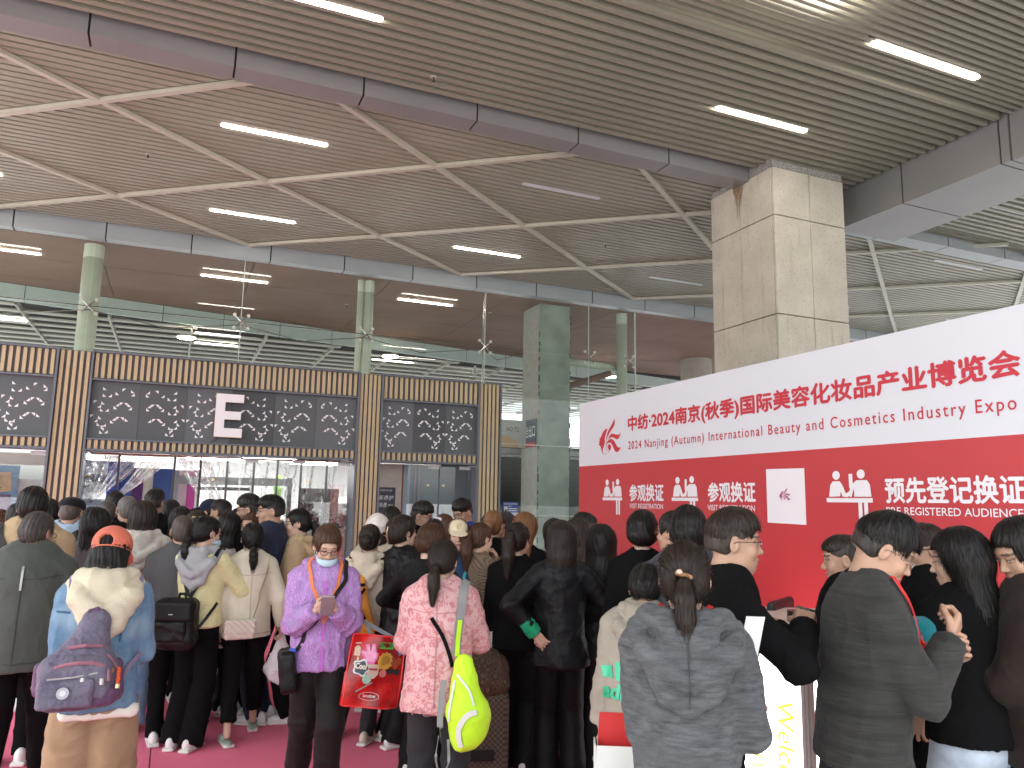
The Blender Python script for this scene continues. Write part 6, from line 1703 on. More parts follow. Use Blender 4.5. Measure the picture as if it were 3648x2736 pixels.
Tn = lambda *p: tuple(P.T(p))
sdf_part('bag_body', [rbox(Tn(.20, .08, .81), (.050, .095, .120), .035, M=roty(.12))], K_blackL, t, .008, crumple(.006, 22, 63))
ribbon(P, [(-.12, -.02, 1.415), (-.10, .09, 1.33), (0, .165, 1.17), (.10, .165, 1.03), (.175, .12, .93)], .026, K_blackL, 'bag_strap', parent=t, off=.010)
sdf_part('buckle', [rbox(Tn(.18, .125, .935), (.020, .012, .012), .005)], mat('buckle_blue', (.03, .10, .55), .4), t, .005)
# red see-through tote with stickers
K_tote = glass('red_vinyl', (.85, .05, .04), .06); 
N, L = nodes(K_tote)
t = carry(P, 'tote_bag', 'translucent red tote bag with colourful stickers hanging from her forearm', 'bag')
K_tote2 = mat('tote_red', (.52, .015, .015), .22, var=.55, vscale=9, bump=.25, bscale=12); K_edge = mat('tote_edge', (.75, .02, .02), .3)
tx, ty, tz = -.335, .17, .80
tm = rotz(.12)@roty(-.13)
q3 = lambda a, b, c=0: tuple(P.T((tx, ty, tz))+tm@A3(a, c, b)+A3(0, 0, P.z0))
nu, nv = 16, 18
V = []; 
for j in range(nv+1):
    for i in range(nu+1):
        u_, v_ = i/nu*2-1, j/nv*2-1; V.append(q3(u_*(.165+.012*(v_ < 0)), v_*.20, .020*math.sin(u_*4+v_*3)*.6+.035*(1-u_*u_)*(.6-.4*v_)))
n0 = len(V)
for j in range(nv+1):
    for i in range(nu+1):
        u_, v_ = i/nu*2-1, j/nv*2-1; V.append(q3(u_*(.165+.012*(v_ < 0)), v_*.20, -.006-.03*(1-u_*u_)*(.6-.4*v_)))
F = []
for j in range(nv):
    for i in range(nu):
        a_ = j*(nu+1)+i; F += [(a_, a_+nu+1, a_+nu+2, a_+1), (n0+a_, n0+a_+1, n0+a_+nu+2, n0+a_+nu+1)]
link_mesh('bag_body', V, F, K_tote2, t, True)
bodyfront = lambda u_, v_, o_=.004: q3(u_*(.165), v_*.20, .020*math.sin(u_*4+v_*3)*.6+.035*(1-u_*u_)*(.6-.4*v_)+o_)
mb = MB(); 
for pp in ([bodyfront(u_, 1) for u_ in np.linspace(-1, 1, 12)], [bodyfront(-1, v_) for v_ in np.linspace(-1, 1, 10)], [bodyfront(1, v_) for v_ in np.linspace(-1, 1, 10)], [bodyfront(u_, -1) for u_ in np.linspace(-1, 1, 12)]): mb.tube(pp, .005, 6)
mb.build('edge_binding', K_edge, t)
for u_ in (-.45, .35):
    mb = MB(); a_ = np.array(bodyfront(u_, .98)); top_ = P.T((-.265, .10, 1.10))+A3((-u_)*.02, 0, P.z0)
    for k_ in (0, 1):
        pass
    mb.bar(tuple(a_), tuple(top_), .024, .003, up=(0, 1, 0)); mb.build('handle', mat('handle_grey', (.16, .16, .17), .6), t)
def sticker(nm, P2, u0, v0, sc, col, o_=.007):
    from mathutils.geometry import tessellate_polygon
    Q_ = [Vector((x, y, 0)) for x, y in P2]
    V = [bodyfront(-(u0+x*sc/.165), v0+y*sc/.20, o_) for x, y in P2]; F = [tuple(f) for f in tessellate_polygon([Q_])]
    link_mesh(nm, V, F, mat('sticker_%s' % nm+str(round(u0*99)), col, .35, var=.1, vscale=30), t)
ci = lambda n=18, r=1, w=0, k_=8: [((r+w*math.cos(k_*a))*math.cos(a), (r+w*math.cos(k_*a))*math.sin(a)) for a in np.linspace(0, 2*math.pi, n, endpoint=False)]
sticker('gold_disc', ci(48, 1, .06, 12), .30, .30, .050, (.62, .38, .06)); sticker('gold_ring', ci(20, .62), .30, .30, .050, (.42, .24, .03), .009)
hand2 = [(-.5, -1), (.45, -1), (.75, -.4), (.8, .1), (.55, .3), (.35, 1.0), (.05, 1.05), (.0, .35), (-.15, .35), (-.25, .95), (-.6, .9), (-.5, .2), (-.95, .3), (-1.1, 0), (-.7, -.35)]
sticker('pink_hand', hand2, -.28, .48, .055, (.70, .16, .38)); sticker('pink_hand_inner', [(x*.75, y*.75) for x, y in hand2], -.28, .48, .055, (.78, .32, .50), .009)
sticker('lolly', [(-.5, -.5), (.5, -.5), (.5, .8), (.2, 1.1), (-.2, 1.1), (-.5, .8)], -.75, .48, .035, (.66, .52, .36)); sticker('lolly_stick', [(-.15, -1.2), (.15, -1.2), (.15, -.5), (-.15, -.5)], -.70, .45, .035, (.55, .38, .2))
sticker('green_label', [(-1, -.4), (1, -.4), (1, .4), (-1, .4)], .28, .74, .046, (.10, .50, .08)); sticker('blue_kite', [(-.7, .7), (.3, .9), (.9, -.2), (.1, -1)], .80, .60, .030, (.12, .28, .62))
sticker('heart', [(0, -1), (.9, .1), (.8, .7), (.4, .9), (0, .5), (-.4, .9), (-.8, .7), (-.9, .1)], .72, .25, .040, (.30, .06, .02)); sticker('cool_cloud', ci(30, 1, .14, 5), -.55, .08, .045, (.62, .64, .66)); sticker('cool_dark', ci(24, .8, .12, 5), -.55, .08, .045, (.02, .03, .05), .0085)
sticker('mint_ball', ci(18), -.30, -.22, .028, (.36, .62, .48)); sticker('cream_pot', [(-.8, .8), (.8, .8), (.8, -.5), (.3, -1), (-.3, -1), (-.8, -.5)], -.12, .02, .045, (.62, .50, .40)); sticker('pot_band', [(-.6, .3), (.6, .3), (.6, .05), (-.6, .05)], -.12, .02, .045, (.40, .05, .04), .009); sticker('rose_ball', ci(18), .28, -.05, .022, (.60, .20, .18)); sticker('shades', [(-1, .3), (1, .3), (.8, -.4), (.2, -.4), (0, 0), (-.2, -.4), (-.8, -.4)], .65, .02, .042, (.02, .02, .02)); sticker('grey_dash', [(-1, -.5), (-.9, -.6), (1, .5), (.9, .6)], -.35, -.45, .05, (.35, .35, .35))
sticker('ring_mark', ci(30, 1)+[(.9*x, .42/.5*y*.88) for x, y in ci(30, 1)[::-1]], -.15, -.72, .0, (.6, .5, .5))
ov = [bodyfront(-(-.12+.36*math.cos(a)), -.70+.11*math.sin(a), .008) for a in np.linspace(0, 2*math.pi, 26)]; MB().tube(ov, .0018, 4, cap=False).build('oval_mark', mat('mark_grey', (.6, .5, .5), .5), t)
for body_, u0, v0, w_, h_, c_ in (("LET'S GO!", -.0, .70, .075, .024, (.01, .03, .01)), ('Cool', -.75, .04, .062, .034, (.75, .68, .50)), ('Sometimes', -.34, -.73, .075, .018, (.65, .55, .55)), ('NEWS', .60, .88, .035, .012, (.65, .65, .65)), ('HAPPY', -.85, .72, .035, .010, (.65, .65, .65))):
    V2, F2 = subdivide_text(body_, .03, shear=.1)
    V = [bodyfront(-(u0+x*w_/.165), v0+y*h_/.20, .0105) for x, y in V2]; link_mesh('sticker_lettering', V, F2, mat('stk'+body_[:2], c_, .5), t)
# person with orange drawstring bag
K_sand = C('sand_parka', (.56, .49, .38), .8, .2)
P = person('person in sand coloured parka with loose bun behind the lilac jacket', 1.42, 5.98, 1.54, 30, 'f', ('bun', 'dark'), top=dict(m=K_sand, hem=.88, ease=.04, sleeve=.03), legs=dict(m=K_char), near=True, hood=dict(m=K_sand, size=1.05), strand=700, shoes='beige', stance=(.20, .08, .0, -.12), curly=.003)
t = carry(P, 'drawstring_bag', 'orange drawstring bag with black crossed tapes on the sand parka', 'backpack')
K_amb = C('orange_nylon', (.60, .24, .03), .5, .5, 60)
sdf_part('bag_body', [cone(tuple(P.T((-.02, -.20, 1.26))), tuple(P.T((-.02, -.21, .92))), .055, .135, S=(1, .45, 1), k=.03), ell(tuple(P.T((-.02, -.21, .90))), (.14, .065, .08), k=.03)], K_amb, t, .009, crumple(.008, 24, 71))
bag_on = [cone(tuple(P.T((-.02, -.20, 1.26))), tuple(P.T((-.02, -.21, .92))), .055, .135, S=(1, .45, 1), k=.03), ell(tuple(P.T((-.02, -.21, .90))), (.14, .065, .08), k=.03)]
for a_, b_ in (((-.10, -.30, 1.22), (.08, -.30, .98)), ((.06, -.30, 1.22), (-.12, -.30, .98)), ((-.09, -.3, 1.24), (.06, -.3, 1.25))):
    ribbon(P, [a_, tuple((np.array(a_)+b_)/2), b_], .022, K_black, 'tape', parent=t, on=bag_on, off=.008)
for a_ in (-1, 1): ribbon(P, [(a_*.12, .0, 1.41), (a_*.12, -.11, 1.34), (a_*.05, -.17, 1.27)], .028, K_black, 'shoulder_strap', parent=t)
P = person('man with dark cropped hair before the right bay poster', 1.85, 6.98, 1.67, 50, 'm', ('short', 'black'), top=dict(m=K_black), legs=TR, volume=.008)
P = person('person under a white fabric hood near the middle slatted pillar', 1.66, 6.72, 1.60, 24, 'f', ('bob', 'dark'), top=dict(m=K_sand, ease=.04), legs=TR)
P.add('hood', P.placeH([ell((0, -.02, .02), (.105, .12, .12), k=.02), ell((0, .10, -.02), (.075, .09, .10), op='s', k=.02), half((0, 0, -1), .10, op='i', k=.01)]), C('white_print', (.66, .63, .58), .8, .2, var=.2, vscale=14), .008, crumple(.007, 30, 73))
# ---------------- centre group
K_satin = C('satin_black', (.007, .007, .008), .52, .25, 45, .0, spec=.22)
P = person('woman in crinkled black jacket with gold claw clip and earring, facing right', 1.63, 5.80, 1.61, 62, 'f', ('clip', 'dark'), top=dict(m=K_satin, hem=.82, ease=.025, sleeve=.02, fold=.012, ff=26, vneck=1), legs=dict(m=K_black2, wide=.035, ank=.03), near=True, face=True, head=(18, -4, 0), strand=1300, arms=('front', 'front'), stance=(.10, .10, .0, -.10), volume=.014)
H3 = lambda *p: tuple(P.hc+P.HR@A3(*p)+A3(0, 0, P.z0))
mb = MB().tube([H3(.03, -.142, .055), H3(.035, -.155, .02), H3(.03, -.150, -.03), H3(.02, -.140, -.07)], .0045, 8)
for z in (-.02, .01): mb.tube([H3(.035, -.152, z), H3(-.03, -.150, z+.01)], .0028, 6)
mb.build('hair_clip', M_gold, P.o)
P.add('earring', P.placeH([ell((.084, -.002, -.046), (.009, .009, .013))]), M_gold, .003)
P = person('woman in black suit with short brown highlighted hair behind the pink jacket', 1.62, 5.06, 1.57, 42, 'f', ('short', 'brown'), top=dict(m=K_black2, hem=.78, ease=.022, vneck=1), legs=TRW, near=True, head=(18, 16, 0), strand=1700, arms=(((.18, .20, 1.10), (1, -.4, -.3), (-1, 0, 0), .6), ((.16, .22, 1.10), (1, -.4, -.3), (-1, 0, 0), .6)), volume=.016)
P = person('young man in black high collar and glasses glancing down at the right bay', 2.17, 7.11, 1.72, 132, 'm', ('crop', 'black'), top=dict(m=K_black, collar=.06, open=0), legs=TR, face=True, head=(-6, 16, 4), volume=.018); glasses(P, 'frame_steel')
P = person('man in royal blue jacket with black straps looking down at far right bay', 2.59, 7.14, 1.76, -118, 'm', ('crop', 'black'), top=dict(m=C('royal_blue', (.015, .045, .24), .7)), legs=TR, face=True, head=(0, 24, 0), volume=.016)
for a_ in (-1, 1): ribbon(P, [(a_*.12, -.06, 1.41), (a_*.125, .06, 1.37), (a_*.12, .11, 1.22)], .045, K_black, 'shoulder_strap')
K_cream2 = C('cap_cream', (.66, .57, .40), .8)
P = person('woman in cream cap with raised emblem and blue jacket facing us', 2.02, 5.66, 1.59, 196, 'f', ('longish', 'brown'), top=dict(m=C('teal_navy', (.02, .06, .13), .6), collar=.03), legs=TR, near=True, face=True, head=(0, 2, 0), arms=('phone', 'phone'))
capwear(P, K_cream2, 'base', 1)
V2, F2 = subdivide_text('NY', .05); decal(P, 'emblem', V2, F2, (0, 0, 0), (1, 0, 0), (0, 0, 1), K_cream2) if 0 else None
cap_on = P.placeH([ell((0, -.010, .040), (.086, .106, .094), k=.01)])
X = np.array([P.hc+P.HR@A3(.022-x*.044, .20, .062+y*.040) for x, y in V2]); n_ = P.HR@A3(0, 1, 0)/P.hs
for _ in range(8): X = X-n_*(ev(cap_on, X)-.002)[:, None]
X[:, 2] += P.z0; link_mesh('cap_emblem', X, F2, mat('emblem_gold', (.50, .40, .24), .7), P.o)
lanyard(P, mat('lanyard_teal', (.02, .35, .38), .5)); phone(P, -1, 'gold phone held by the cream cap woman', case='gold')
P = person('brown haired woman with white hair scrunchie behind the cream cap', 2.24, 6.65, 1.61, 24, 'f', ('longish', 'brown'), top=dict(m=C('plum_top', (.09, .03, .13))), legs=TR)
P.add('scrunchie', P.placeH([ell((-.045, -.085, .075), (.050, .028, .028), M=roty(.4))]), C('scrunchie_white', (.68, .62, .68)), .006, crumple(.006, 60, 81))
P = person('dark haired woman with pale green hair clip behind the short brown hair', 2.04, 6.31, 1.58, 28, 'f', ('bun', 'black'), top=dict(m=K_black), legs=TR)
P.add('hair_clip', P.placeH([rbox((.03, -.10, .05), (.008, .008, .035), .004)]), mat('clip_green', (.5, .6, .35), .4), .004)
# pink jacket
K_pink = pattern('pink_camouflage', (.50, .20, .21), 'camo', (.60, .35, .35), (.62, .39, .39), 24, .62, .15, 60)
P = person('woman in pink camouflage jacket with lime sling bag, seen from behind', 1.39, 4.12, 1.52, 26, 'f', ('lowpony', 'dark'), top=dict(m=K_pink, hem=.73, ease=.048, sleeve=.030, fold=.010, ff=14, collar=.03), legs=dict(m=K_char, ease=.025, fold=.012), near=True, strand=2600, head=(10, 14, 0), arms=(((.08, .28, 1.12), (.5, -.5, -.6), (-.5, -.5, .9), .9), ((.10, .30, 1.20), (.5, -.5, -.6), (-.5, -.5, .9), .9)), build=1.04, volume=.012, stance=(.12, .12, 0, 0))
P.add('hair_tie', P.placeH([ell((0, -.122, -.060), (.020, .014, .020), k=.01)]), mat('tie_brown', (.08, .04, .03), .8), .004)
seams(P, (.42, .20, .21), 'pink', hemz=.73)
phone(P, 1, 'phone with pale case raised by the pink jacket woman', case='white')
t = carry(P, 'sling_bag', 'lime green sling bag with grey zips on the pink camouflage jacket', 'bag')
K_lime = C('lime_nylon', (.50, .80, .03), .5, .35, 70); K_gs = mat('strap_grey', (.24, .24, .24), .6); K_lg = mat('trim_light', (.60, .60, .56), .5)
lime = [cone(tuple(P.T((.165, -.19, 1.03))), tuple(P.T((.195, -.21, .78))), .042, .100, S=(1, .6, 1), k=.04), ell(tuple(P.T((.215, -.21, .72))), (.100, .065, .13), k=.04), ell(tuple(P.T((.175, -.20, .62))), (.06, .05, .06), k=.04)]
sdf_part('bag_body', lime, K_lime, t, .007, crumple(.006, 20, 91))
ribbon(P, [(.10, -.35, .97), (.07, -.35, .86), (.06, -.35, .72)], .014, K_lg, 'zip', parent=t, on=lime, off=.004)
ribbon(P, [(.12, -.35, 1.0), (.21, -.35, .93), (.25, -.35, .84)], .012, K_lg, 'zip', parent=t, on=lime, off=.004)
ribbon(P, [(.27, -.35, .80), (.20, -.35, .77), (.145, -.35, .68), (.16, -.35, .57)], .030, K_lg, 'pocket_trim', parent=t, on=lime, off=.004)
ribbon(P, [(.125, .04, 1.40), (.135, -.06, 1.39), (.135, -.13, 1.28), (.14, -.17, 1.16), (.145, -.20, 1.07)], .050, K_gs, 'shoulder_strap', parent=t)
ribbon(P, [(.135, -.14, 1.26), (.14, -.17, 1.16), (.147, -.20, 1.06)], .026, K_lime, 'strap_stripe', parent=t, off=.012)
ribbon(P, [(-.03, -.14, 1.27), (.03, -.15, 1.18), (.08, -.17, 1.08), (.11, -.18, 1.0)], .022, K_black, 'cross_strap', parent=t)
ribbon(P, [(.06, -.22, .94), (.05, -.22, .84), (.045, -.22, .72), (.05, -.22, .63)], .034, K_gs, 'hanging_strap', parent=t, proj=False)
ribbon(P, [(.04, -.225, .64), (.03, -.23, .52), (.06, -.24, .45), (.10, -.235, .50), (.095, -.22, .62)], .016, K_gs, 'strap_loop', parent=t, proj=False)
# houndstooth
K_hound = pattern('houndstooth', (.30, .22, .15), 'check', (.055, .04, .03), None, 95, .95, .5, 200)
P = person('woman in brown houndstooth jacket with hand at her chin, long brown ponytail', 2.18, 5.59, 1.57, 62, 'f', ('curlypony', 'brown'), top=dict(m=K_hound, hem=.80, collar=.015), legs=TR, near=True, face=True, arms=('down', 'chin'), head=(10, 5, 0), strand=1100)
P = person('man with shaved sides and black jacket in profile facing right', 2.45, 6.01, 1.64, 98, 'm', ('crop', 'dark'), top=dict(m=K_black), legs=TR, near=True, face=True, head=(6, 8, 0), volume=.002, build=1.12)
P = person('person in dark bucket hat beside the slatted pillar', 2.86, 6.72, 1.63, 43, 'm', ('short', 'dark'), top=dict(m=K_black), legs=TR, build=1.1); capwear(P, C('hat_plum', (.035, .028, .032)), 'bucket')
P = person('woman in black jacket with long curly dark ponytail, seen from behind', 2.19, 4.92, 1.59, 38, 'f', ('curlypony', 'dark'), top=dict(m=K_black, hem=.84, ease=.02, collar=.015), legs=TRW, near=True, strand=2000, curly=.004, head=(14, 6, 0), volume=.012)
P = person('woman with long ginger brown hair leaning in near the green pillar', 2.57, 5.63, 1.64, 40, 'f', ('long', 'ginger'), top=dict(m=K_black), legs=TR, near=True, strand=1400, volume=.018, head=(20, 14, 0))
P = person('woman with copper hair tied up behind the ginger brown hair', 2.45, 6.0, 1.66, 40, 'f', ('bun', 'ginger'), top=dict(m=K_black), legs=TR)
# hand on hip
P = person('woman in black satin suit with green cuffs, left hand on hip', 2.32, 4.53, 1.61, 22, 'f', ('bob', 'dark'), top=dict(m=K_satin, hem=.78, ease=.014, sleeve=.016, fold=.010, ff=24, flare=.19), legs=TRW, near=True, strand=2600, arms=(((.17, -.12, .99), (1, -.25, .2), (-.3, .8, 0), .3), ((.18, .18, 1.05), (1, -.4, -.3), (-1, 0, 0), .6)), volume=.012, head=(0, 8, 0))
e_, w_, _, _ = P.arm[-1]; P.add('green_cuff', [cone(tuple(w_-(w_-e_)/np.linalg.norm(w_-e_)*.085), tuple(w_-(w_-e_)/np.linalg.norm(w_-e_)*.002), .050, .047, cap=1)], C('cuff_green', (.01, .30, .13), .5), .006, crumple(.004, 50, 83))
P = person('dark haired woman just visible left behind the satin suit', 2.86, 5.73, 1.60, -3, 'f', ('bob', 'dark'), top=dict(m=C('grey_white', (.5, .48, .45))), legs=TR)
P = person('woman with thick curly brown hair behind the satin suit', 2.85, 5.30, 1.60, 38, 'f', ('wavy', 'dark'), top=dict(m=K_black), legs=TR, curly=.008, volume=.02, strand=700); lanyard(P, C('lanyard_pink', (.75, .05, .18)))
P = person('man in red and white shirt with glasses near the edge of the poster wall', 3.14, 5.71, 1.65, -30, 'm', ('crop', 'black'), top=dict(m=C('redwhite', (.55, .10, .10))), legs=TR, face=True, head=(-15, 4, 0)); glasses(P)
P = person('woman with shoulder length black hair in tight black jacket', 2.67, 4.62, 1.58, 30, 'f', ('wavy', 'black'), top=dict(m=K_satin, hem=.80, fold=.010, ff=24), legs=TRW, near=True, strand=1900, volume=.014)
P = person('woman in black blazer with short tousled hair and gold earrings', 2.74, 4.23, 1.68, 30, 'f', ('short', 'black'), top=dict(m=K_black, hem=.76, ease=.02, collar=.02), legs=TRW, near=True, strand=1600, volume=.020, curly=.006)
for a_ in (-1, 1): P.add('earring', P.placeH([ell((a_*.083, -.002, -.046), (.007, .007, .010))]), M_gold, .003)
# ---------------- right group
P = person('man in dark grey jacket with black hair behind the grey hoodie', 2.39, 3.27, 1.72, 34, 'm', ('short', 'black'), top=dict(m=C('slate_shell', (.040, .040, .050), .5, .2), ease=.035, sleeve=.025, collar=.035), legs=TR, near=True, strand=1200, volume=.013, build=1.1, head=(0, 10, 0))
P = person('man with glasses half hidden left of the dark grey jacket', 2.78, 3.95, 1.69, -25, 'm', ('short', 'black'), top=dict(m=K_black), legs=TR); glasses(P)
# kid
K_stone = C('stone_shell', (.32, .29, .235), .6, .15, 70)
P = person('boy in pale stone hooded jacket with green sports logo on the back', 2.17, 3.32, 1.45, 44, 'm', ('short', 'black'), top=dict(m=K_stone, hem=.66, ease=.05, sleeve=.035, fold=.016, ff=15, flare=.24), legs=dict(m=C('navy_track', (.03, .028, .045))), near=True, head=(-10, 14, 0), strand=1000, volume=.012, lean=15, hood=dict(m=K_stone, size=1.05), skin='m')
K_lg2 = mat('logo_green', (.03, .42, .22), .3, .1)
V2, F2 = subdivide_text('adidas', .04); decal(P, 'sports_lettering', V2, F2, (-.20, -.14, .985), (1, 0, -.12), (.12, 0, 1), K_lg2, w=.25, h=.068)
for i, (x0, h0, h1) in enumerate(((-.095, .035, .065), (-.025, .065, .105), (.045, .09, .135))):
    P4 = np.array([(x0, 0), (x0+.055, 0), (x0+.055-.02, h1-.01), (x0-.02+.0, h0+.01)]); nn_ = 6
    U_, W_ = np.meshgrid(np.linspace(0, 1, nn_), np.linspace(0, 1, nn_)); G_ = (P4[0][None, None]*(1-U_[..., None])+P4[1]*U_[..., None])*(1-W_[..., None])+(P4[3]*(1-U_[..., None])+P4[2]*U_[..., None])*W_[..., None]
    Fq = [(j*nn_+i_, j*nn_+i_+1, (j+1)*nn_+i_+1, (j+1)*nn_+i_) for j in range(nn_-1) for i_ in range(nn_-1)]
    decal(P, 'sports_stripe', G_.reshape(-1, 2), Fq, (-.085, -.14, 1.075-.008*i), (1, 0, -.12), (.12, 0, 1), K_lg2)
decal(P, 'hem_label', np.array([(0, 0), (1, 0), (1, 1), (0, 1)]), [(0, 1, 2, 3)], (-.05, -.16, .70), (1, 0, 0), (0, 0, 1), K_white, w=.02, h=.035)
# grey hoodie, nearest
K_marl = pattern('grey_marl', (.055, .058, .063), 'streak', (.135, .141, .150), (.09, .094, .10), 22, .95, .7, 240, stretch=(.5, 1, 3.2), sheen=.3)
P = person('woman in thick grey marl hoodie with low ponytail, nearest to us', 1.57, 2.17, 1.61, 33, 'f', ('pony', 'dark'), top=dict(m=K_marl, hem=.60, ease=.030, sleeve=.022, fold=.012, ff=13, name='hoodie', vox=.008), legs=dict(m=K_char), near=True, strand=5200, arms=(((.06, .26, 1.02), (.12, -.5, -.8), (-1, 0, 0), .6), ((.12, .24, 1.02), (.42, -.5, -.6), (-1, 0, 0), .6)), build=.99, hood=dict(m=K_marl, size=1.22), volume=.012, head=(4, 4, 0))
P.add('hair_tie', P.placeH([cone((-.020, -.128, .022), (.020, -.130, .010), .0085, .0085)]), C('tie_tan', (.35, .19, .10)), .003)
P.add('hair_bead', P.placeH([ell((-.014, -.140, .026), (.010, .009, .009))]), mat('bead_rose', (.62, .42, .34), .25), .003)
lanyard(P, K_red)
seams(P, (.04, .042, .046), 'marl', yoke=False, centre=False, hemz=.62)
ribbon(P, [(0, -.16, 1.40), (0, -.22, 1.30), (0, -.2, 1.20)], .0035, mat('seam_marl', (.04, .042, .046)), 'hood_seam', on=P.hoodp, off=-.002)
# walking man right behind (profile)
P = person('young man in black jacket with grey collar and glasses walking right', 2.06, 2.52, 1.72, 116, 'm', ('crop', 'dark'), top=dict(m=K_black, hem=.80, ease=.02, sleeve=.02), legs=TR, near=True, face=True, head=(6, -8, 0), arms=('down', ((.12, .26, 1.34), (.8, -.1, -.5), (-.9, .3, .2), .75)), volume=.014, strand=900, lean=10)
glasses(P, 'frame_steel'); phone(P, 1, 'black phone in the hand of the man walking right')
P.add('grey_collar', chain([tuple(P.T(q)) for q in ((-.06, .07, 1.41), (-.085, -.01, 1.455), (0, -.08, 1.46), (.085, -.01, 1.455), (.06, .07, 1.41))], [.018, .022, .024, .022, .018], k=.01), C('collar_grey', (.20, .20, .20)), .007)
# phone photographer hands at the counter
P2 = P
# white sheet held under his arm
t = empty('paper_sheet', (1.885, 2.24, 1.15), R(-30)); tag(t, 'white paper sheet held at the black jacket side', 'paper')
MB().obox((0, 0, .10), (1, 0, 0), (0, 1, 0), (.22, 0, 1), .032, .002, .12).build('sheet', mat('paper_white', (.78, .78, .78), .7), t)
# man at the counter
P = person('stocky man with shaved sides in black jersey leaning on the glowing counter', 3.02, 2.88, 1.60, -28, 'm', ('crop', 'dark'), top=dict(m=K_black, hem=.84, ease=.03), legs=dict(m=C('dark_denim', (.035, .037, .045))), near=True, face=True, head=(-18, 6, 0), arms=(((.08, .34, 1.23), (1, -.6, -.4), (0, .3, -1), .5), ((.26, .12, .86), (.4, -1, 0), (-1, 0, 0), .5)), volume=.0, build=1.12)
# grey blazer man
K_blz = pattern('blazer_grey', (.026, .026, .024), 'streak', (.044, .044, .041), (.018, .018, .017), 30, .85, .3, 240, stretch=(.3, .3, 5))
P = person('man in grey checked blazer with glasses and red lanyard, hand near his face', 2.38, 2.09, 1.72, 124, 'm', ('crop', 'black'), top=dict(m=K_blz, hem=.85, ease=.035, sleeve=.022, fold=.011, ff=13, collar=.02), legs=dict(m=K_char), near=True, face=True, head=(4, 26, 0), arms=(((.05, .26, 1.22), (.5, -.5, -.6), (-.5, -1, .3), .8), ((.03, .26, 1.30), (.5, -.3, -.9), (-.6, -1, .2), .9)), volume=.022, strand=1500, build=.98, lean=4)
glasses(P, 'frame_steel'); lanyard(P, K_red)
ribbon(P, [(.06, .09, 1.30), (.04, .15, 1.20), (.0, .19, 1.08)], .022, K_red, 'lanyard', off=.01)
P = person('man in black t-shirt and thin glasses facing left before the red wall', 3.42, 2.76, 1.66, -26, 'm', ('crop', 'dark'), top=dict(m=K_black), legs=TR, near=True, face=True, head=(-40, 6, 0), volume=.004, build=1.1); glasses(P)
P = person('woman with very long black hair in black jacket and pale jeans at right', 2.92, 2.20, 1.65, 10, 'f', ('long', 'black'), top=dict(m=K_black, hem=.89, ease=.045, sleeve=.03, collar=.02), legs=dict(m=pattern('ice_denim', (.42, .50, .62), 'streak', (.55, .62, .70), None, 9, .8, .3, 250), ease=.03), near=True, strand=4200, head=(-42, 8, 0), face=True, arms=(((.16, .24, 1.08), (1, -.5, -.3), (-1, 0, 0), .6), ((.16, .24, 1.08), (1, -.5, -.3), (-1, 0, 0), .6)), volume=.016)
P = person('young man in dark brown jacket cut by the right edge, looking down', 3.06, 2.03, 1.70, -30, 'm', ('short', 'black'), top=dict(m=C('brown_shell', (.022, .014, .011), .75), hem=.80, ease=.045, sleeve=.03), legs=TR, near=True, face=True, head=(-40, 22, 0), arms=('phone', 'phone'), volume=.014, strand=900)
t = carry(P, 'backpack', 'teal and black backpack between the long haired woman and the brown jacket', 'backpack')
sdf_part('bag_body', [rbox(tuple(P.T((-.34, .40, 1.20))), (.10, .09, .13), .05)], C('teal_nylon', (.01, .22, .26), .5), t, .009, crumple(.006, 24, 95)); sdf_part('front_pocket', [rbox(tuple(P.T((-.34, .31, 1.17))), (.08, .02, .09), .02)], K_blackL, t, .008)
# ---------------- loose things on the floor and in hands
t = empty('suitcase', (1.82, 4.66, .012), R(-20)); tag(t, 'brown patterned suitcase with grey ribbed corner behind the pink jacket', 'suitcase')
K_lv = pattern('brown_monogram', (.055, .035, .025), 'ring', (.13, .085, .05), None, 26, .5, .1, 60, sheen=0)
K_tw = pattern('brown_weave', (.10, .075, .055), 'check', (.045, .033, .025), None, 60, .7, .5, 90)
MB().box((-.19, -.12, .05), (.19, .12, .60)).build('case_body', K_tw, t, bevel=.03)
for i in range(5): MB().tube([(-.20+i*.016, -.128, .08), (-.20+i*.016, -.128, .58)], .007, 8).build('rib', K_gs, t)
MB().tube([(-.08, .1, .6), (-.08, .1, .92), (.08, .1, .92), (.08, .1, .6)], .009, 8).build('pull_handle', M_alu, t)
for a_ in (-1, 1):
    for b_ in (-1, 1): MB().tube([(a_*.15-.012, b_*.09, .025), (a_*.15+.012, b_*.09, .025)], .025, 12).build('wheel', K_blackL, t)
MB().box((-.19, -.14, .22), (.10, -.121, .28)).build('strap', K_blackL, t, bevel=.005)
t = empty('travel_bag', (1.83, 4.64, .60), R(-20)); tag(t, 'soft brown monogrammed bag resting on the suitcase', 'bag')
sdf_part('bag_body', [ell((0, -.02, .12), (.17, .12, .15), k=.05), rbox((0, 0, .05), (.16, .11, .055), .05, k=.05)], K_lv, t, .010, crumple(.010, 18, 97), 0)
V = []
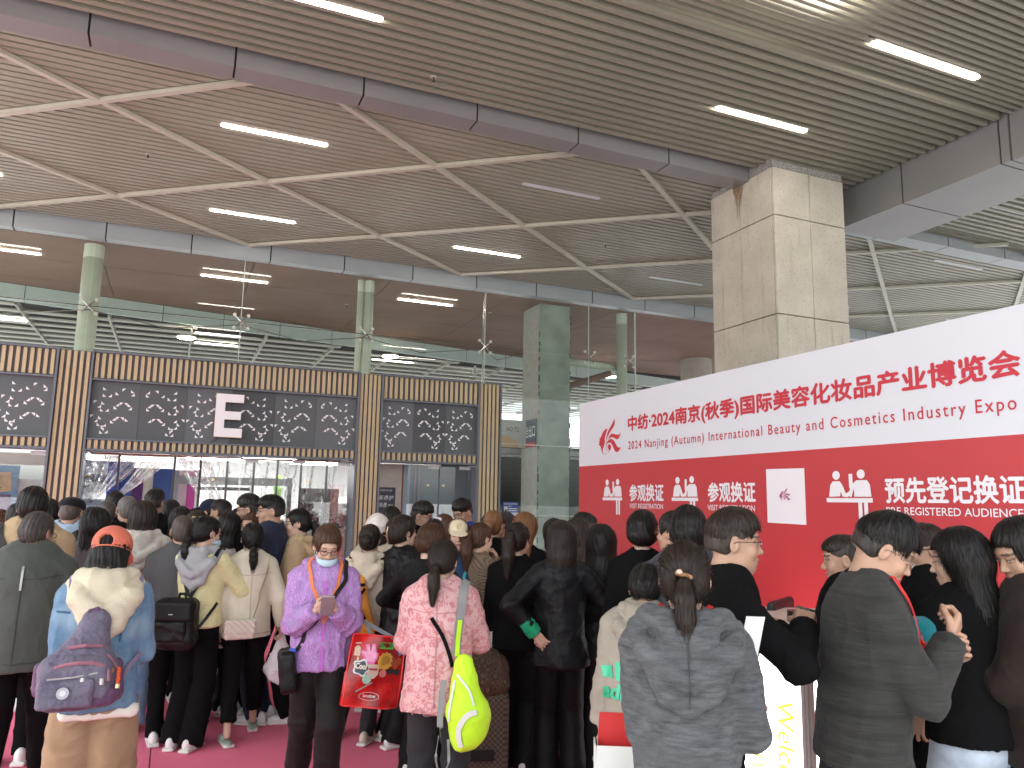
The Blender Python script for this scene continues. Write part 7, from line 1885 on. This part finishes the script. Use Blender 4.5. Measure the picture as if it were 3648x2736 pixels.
t = empty('shopping_bag', (1.79, 2.83, .50), R(-28)); tag(t, 'white and green paper shopping bag with red lining at the bottom of the picture', 'bag')
K_pap = mat('bag_white', (.72, .72, .68), .6, bump=.2, bscale=8); K_gr = mat('bag_green', (.01, .22, .10), .5, bump=.2, bscale=8); K_rd = mat('bag_red', (.62, .03, .03), .5)
for nm, m_, x0, x1, z1 in (('white_side', K_pap, -.16, .03, .30), ('green_side', K_gr, .032, .17, .32)): 
    MB().obox(((x0+x1)/2, -.06, z1/2), (1, 0, 0), (0, 1, 0), (.04, 0, 1), (x1-x0)/2, .003, z1/2).build(nm, m_, t)
MB().obox((-.01, .05, .20), (1, 0, 0), (0, 1, 0), (.05, 0, 1), .14, .003, .20).build('red_side', K_rd, t)
MB().obox((-.16, 0, .15), (0, 1, 0), (1, 0, 0), (0, 0, 1), .055, .003, .15).build('bag_gusset', K_pap, t); MB().obox((.175, 0, .15), (0, 1, 0), (1, 0, 0), (0, 0, 1), .055, .003, .15).build('bag_gusset', K_gr, t)
MB().tube([(.06, -.06, .31), (.07, -.03, .42), (.10, 0, .44), (.12, -.03, .42), (.12, -.06, .31)], .006, 6).build('handle', K_black, t)
text('lettering', '中华好', ((-.13, -.0645, .18), (1, 0, 0), (0, 0, 1), (0, -1, 0)), .10, .03, M_dark, t, .02); text('lettering', 'DELICIOUS', ((-.13, -.0645, .11), (1, 0, 0), (0, 0, 1), (0, -1, 0)), .09, .018, M_dark, t)
t = empty('red_ribbon', (0, 0, 0)); tag(t, 'narrow red ribbon stretched in front of the glowing counter', 'ribbon')
rp = [(1.86, 2.26, 1.245), (1.95, 2.34, 1.20), (2.15, 2.50, 1.02), (2.45, 2.80, .88), (2.62, 2.98, .86)]
V = []; F = []
for i, (x_, y_, z_) in enumerate(rp): V += [(x_, y_, z_+.011), (x_, y_, z_-.011)]
for i in range(len(rp)-1): F.append((2*i, 2*i+1, 2*i+3, 2*i+2))
link_mesh('ribbon_band', V, F, K_red, t)
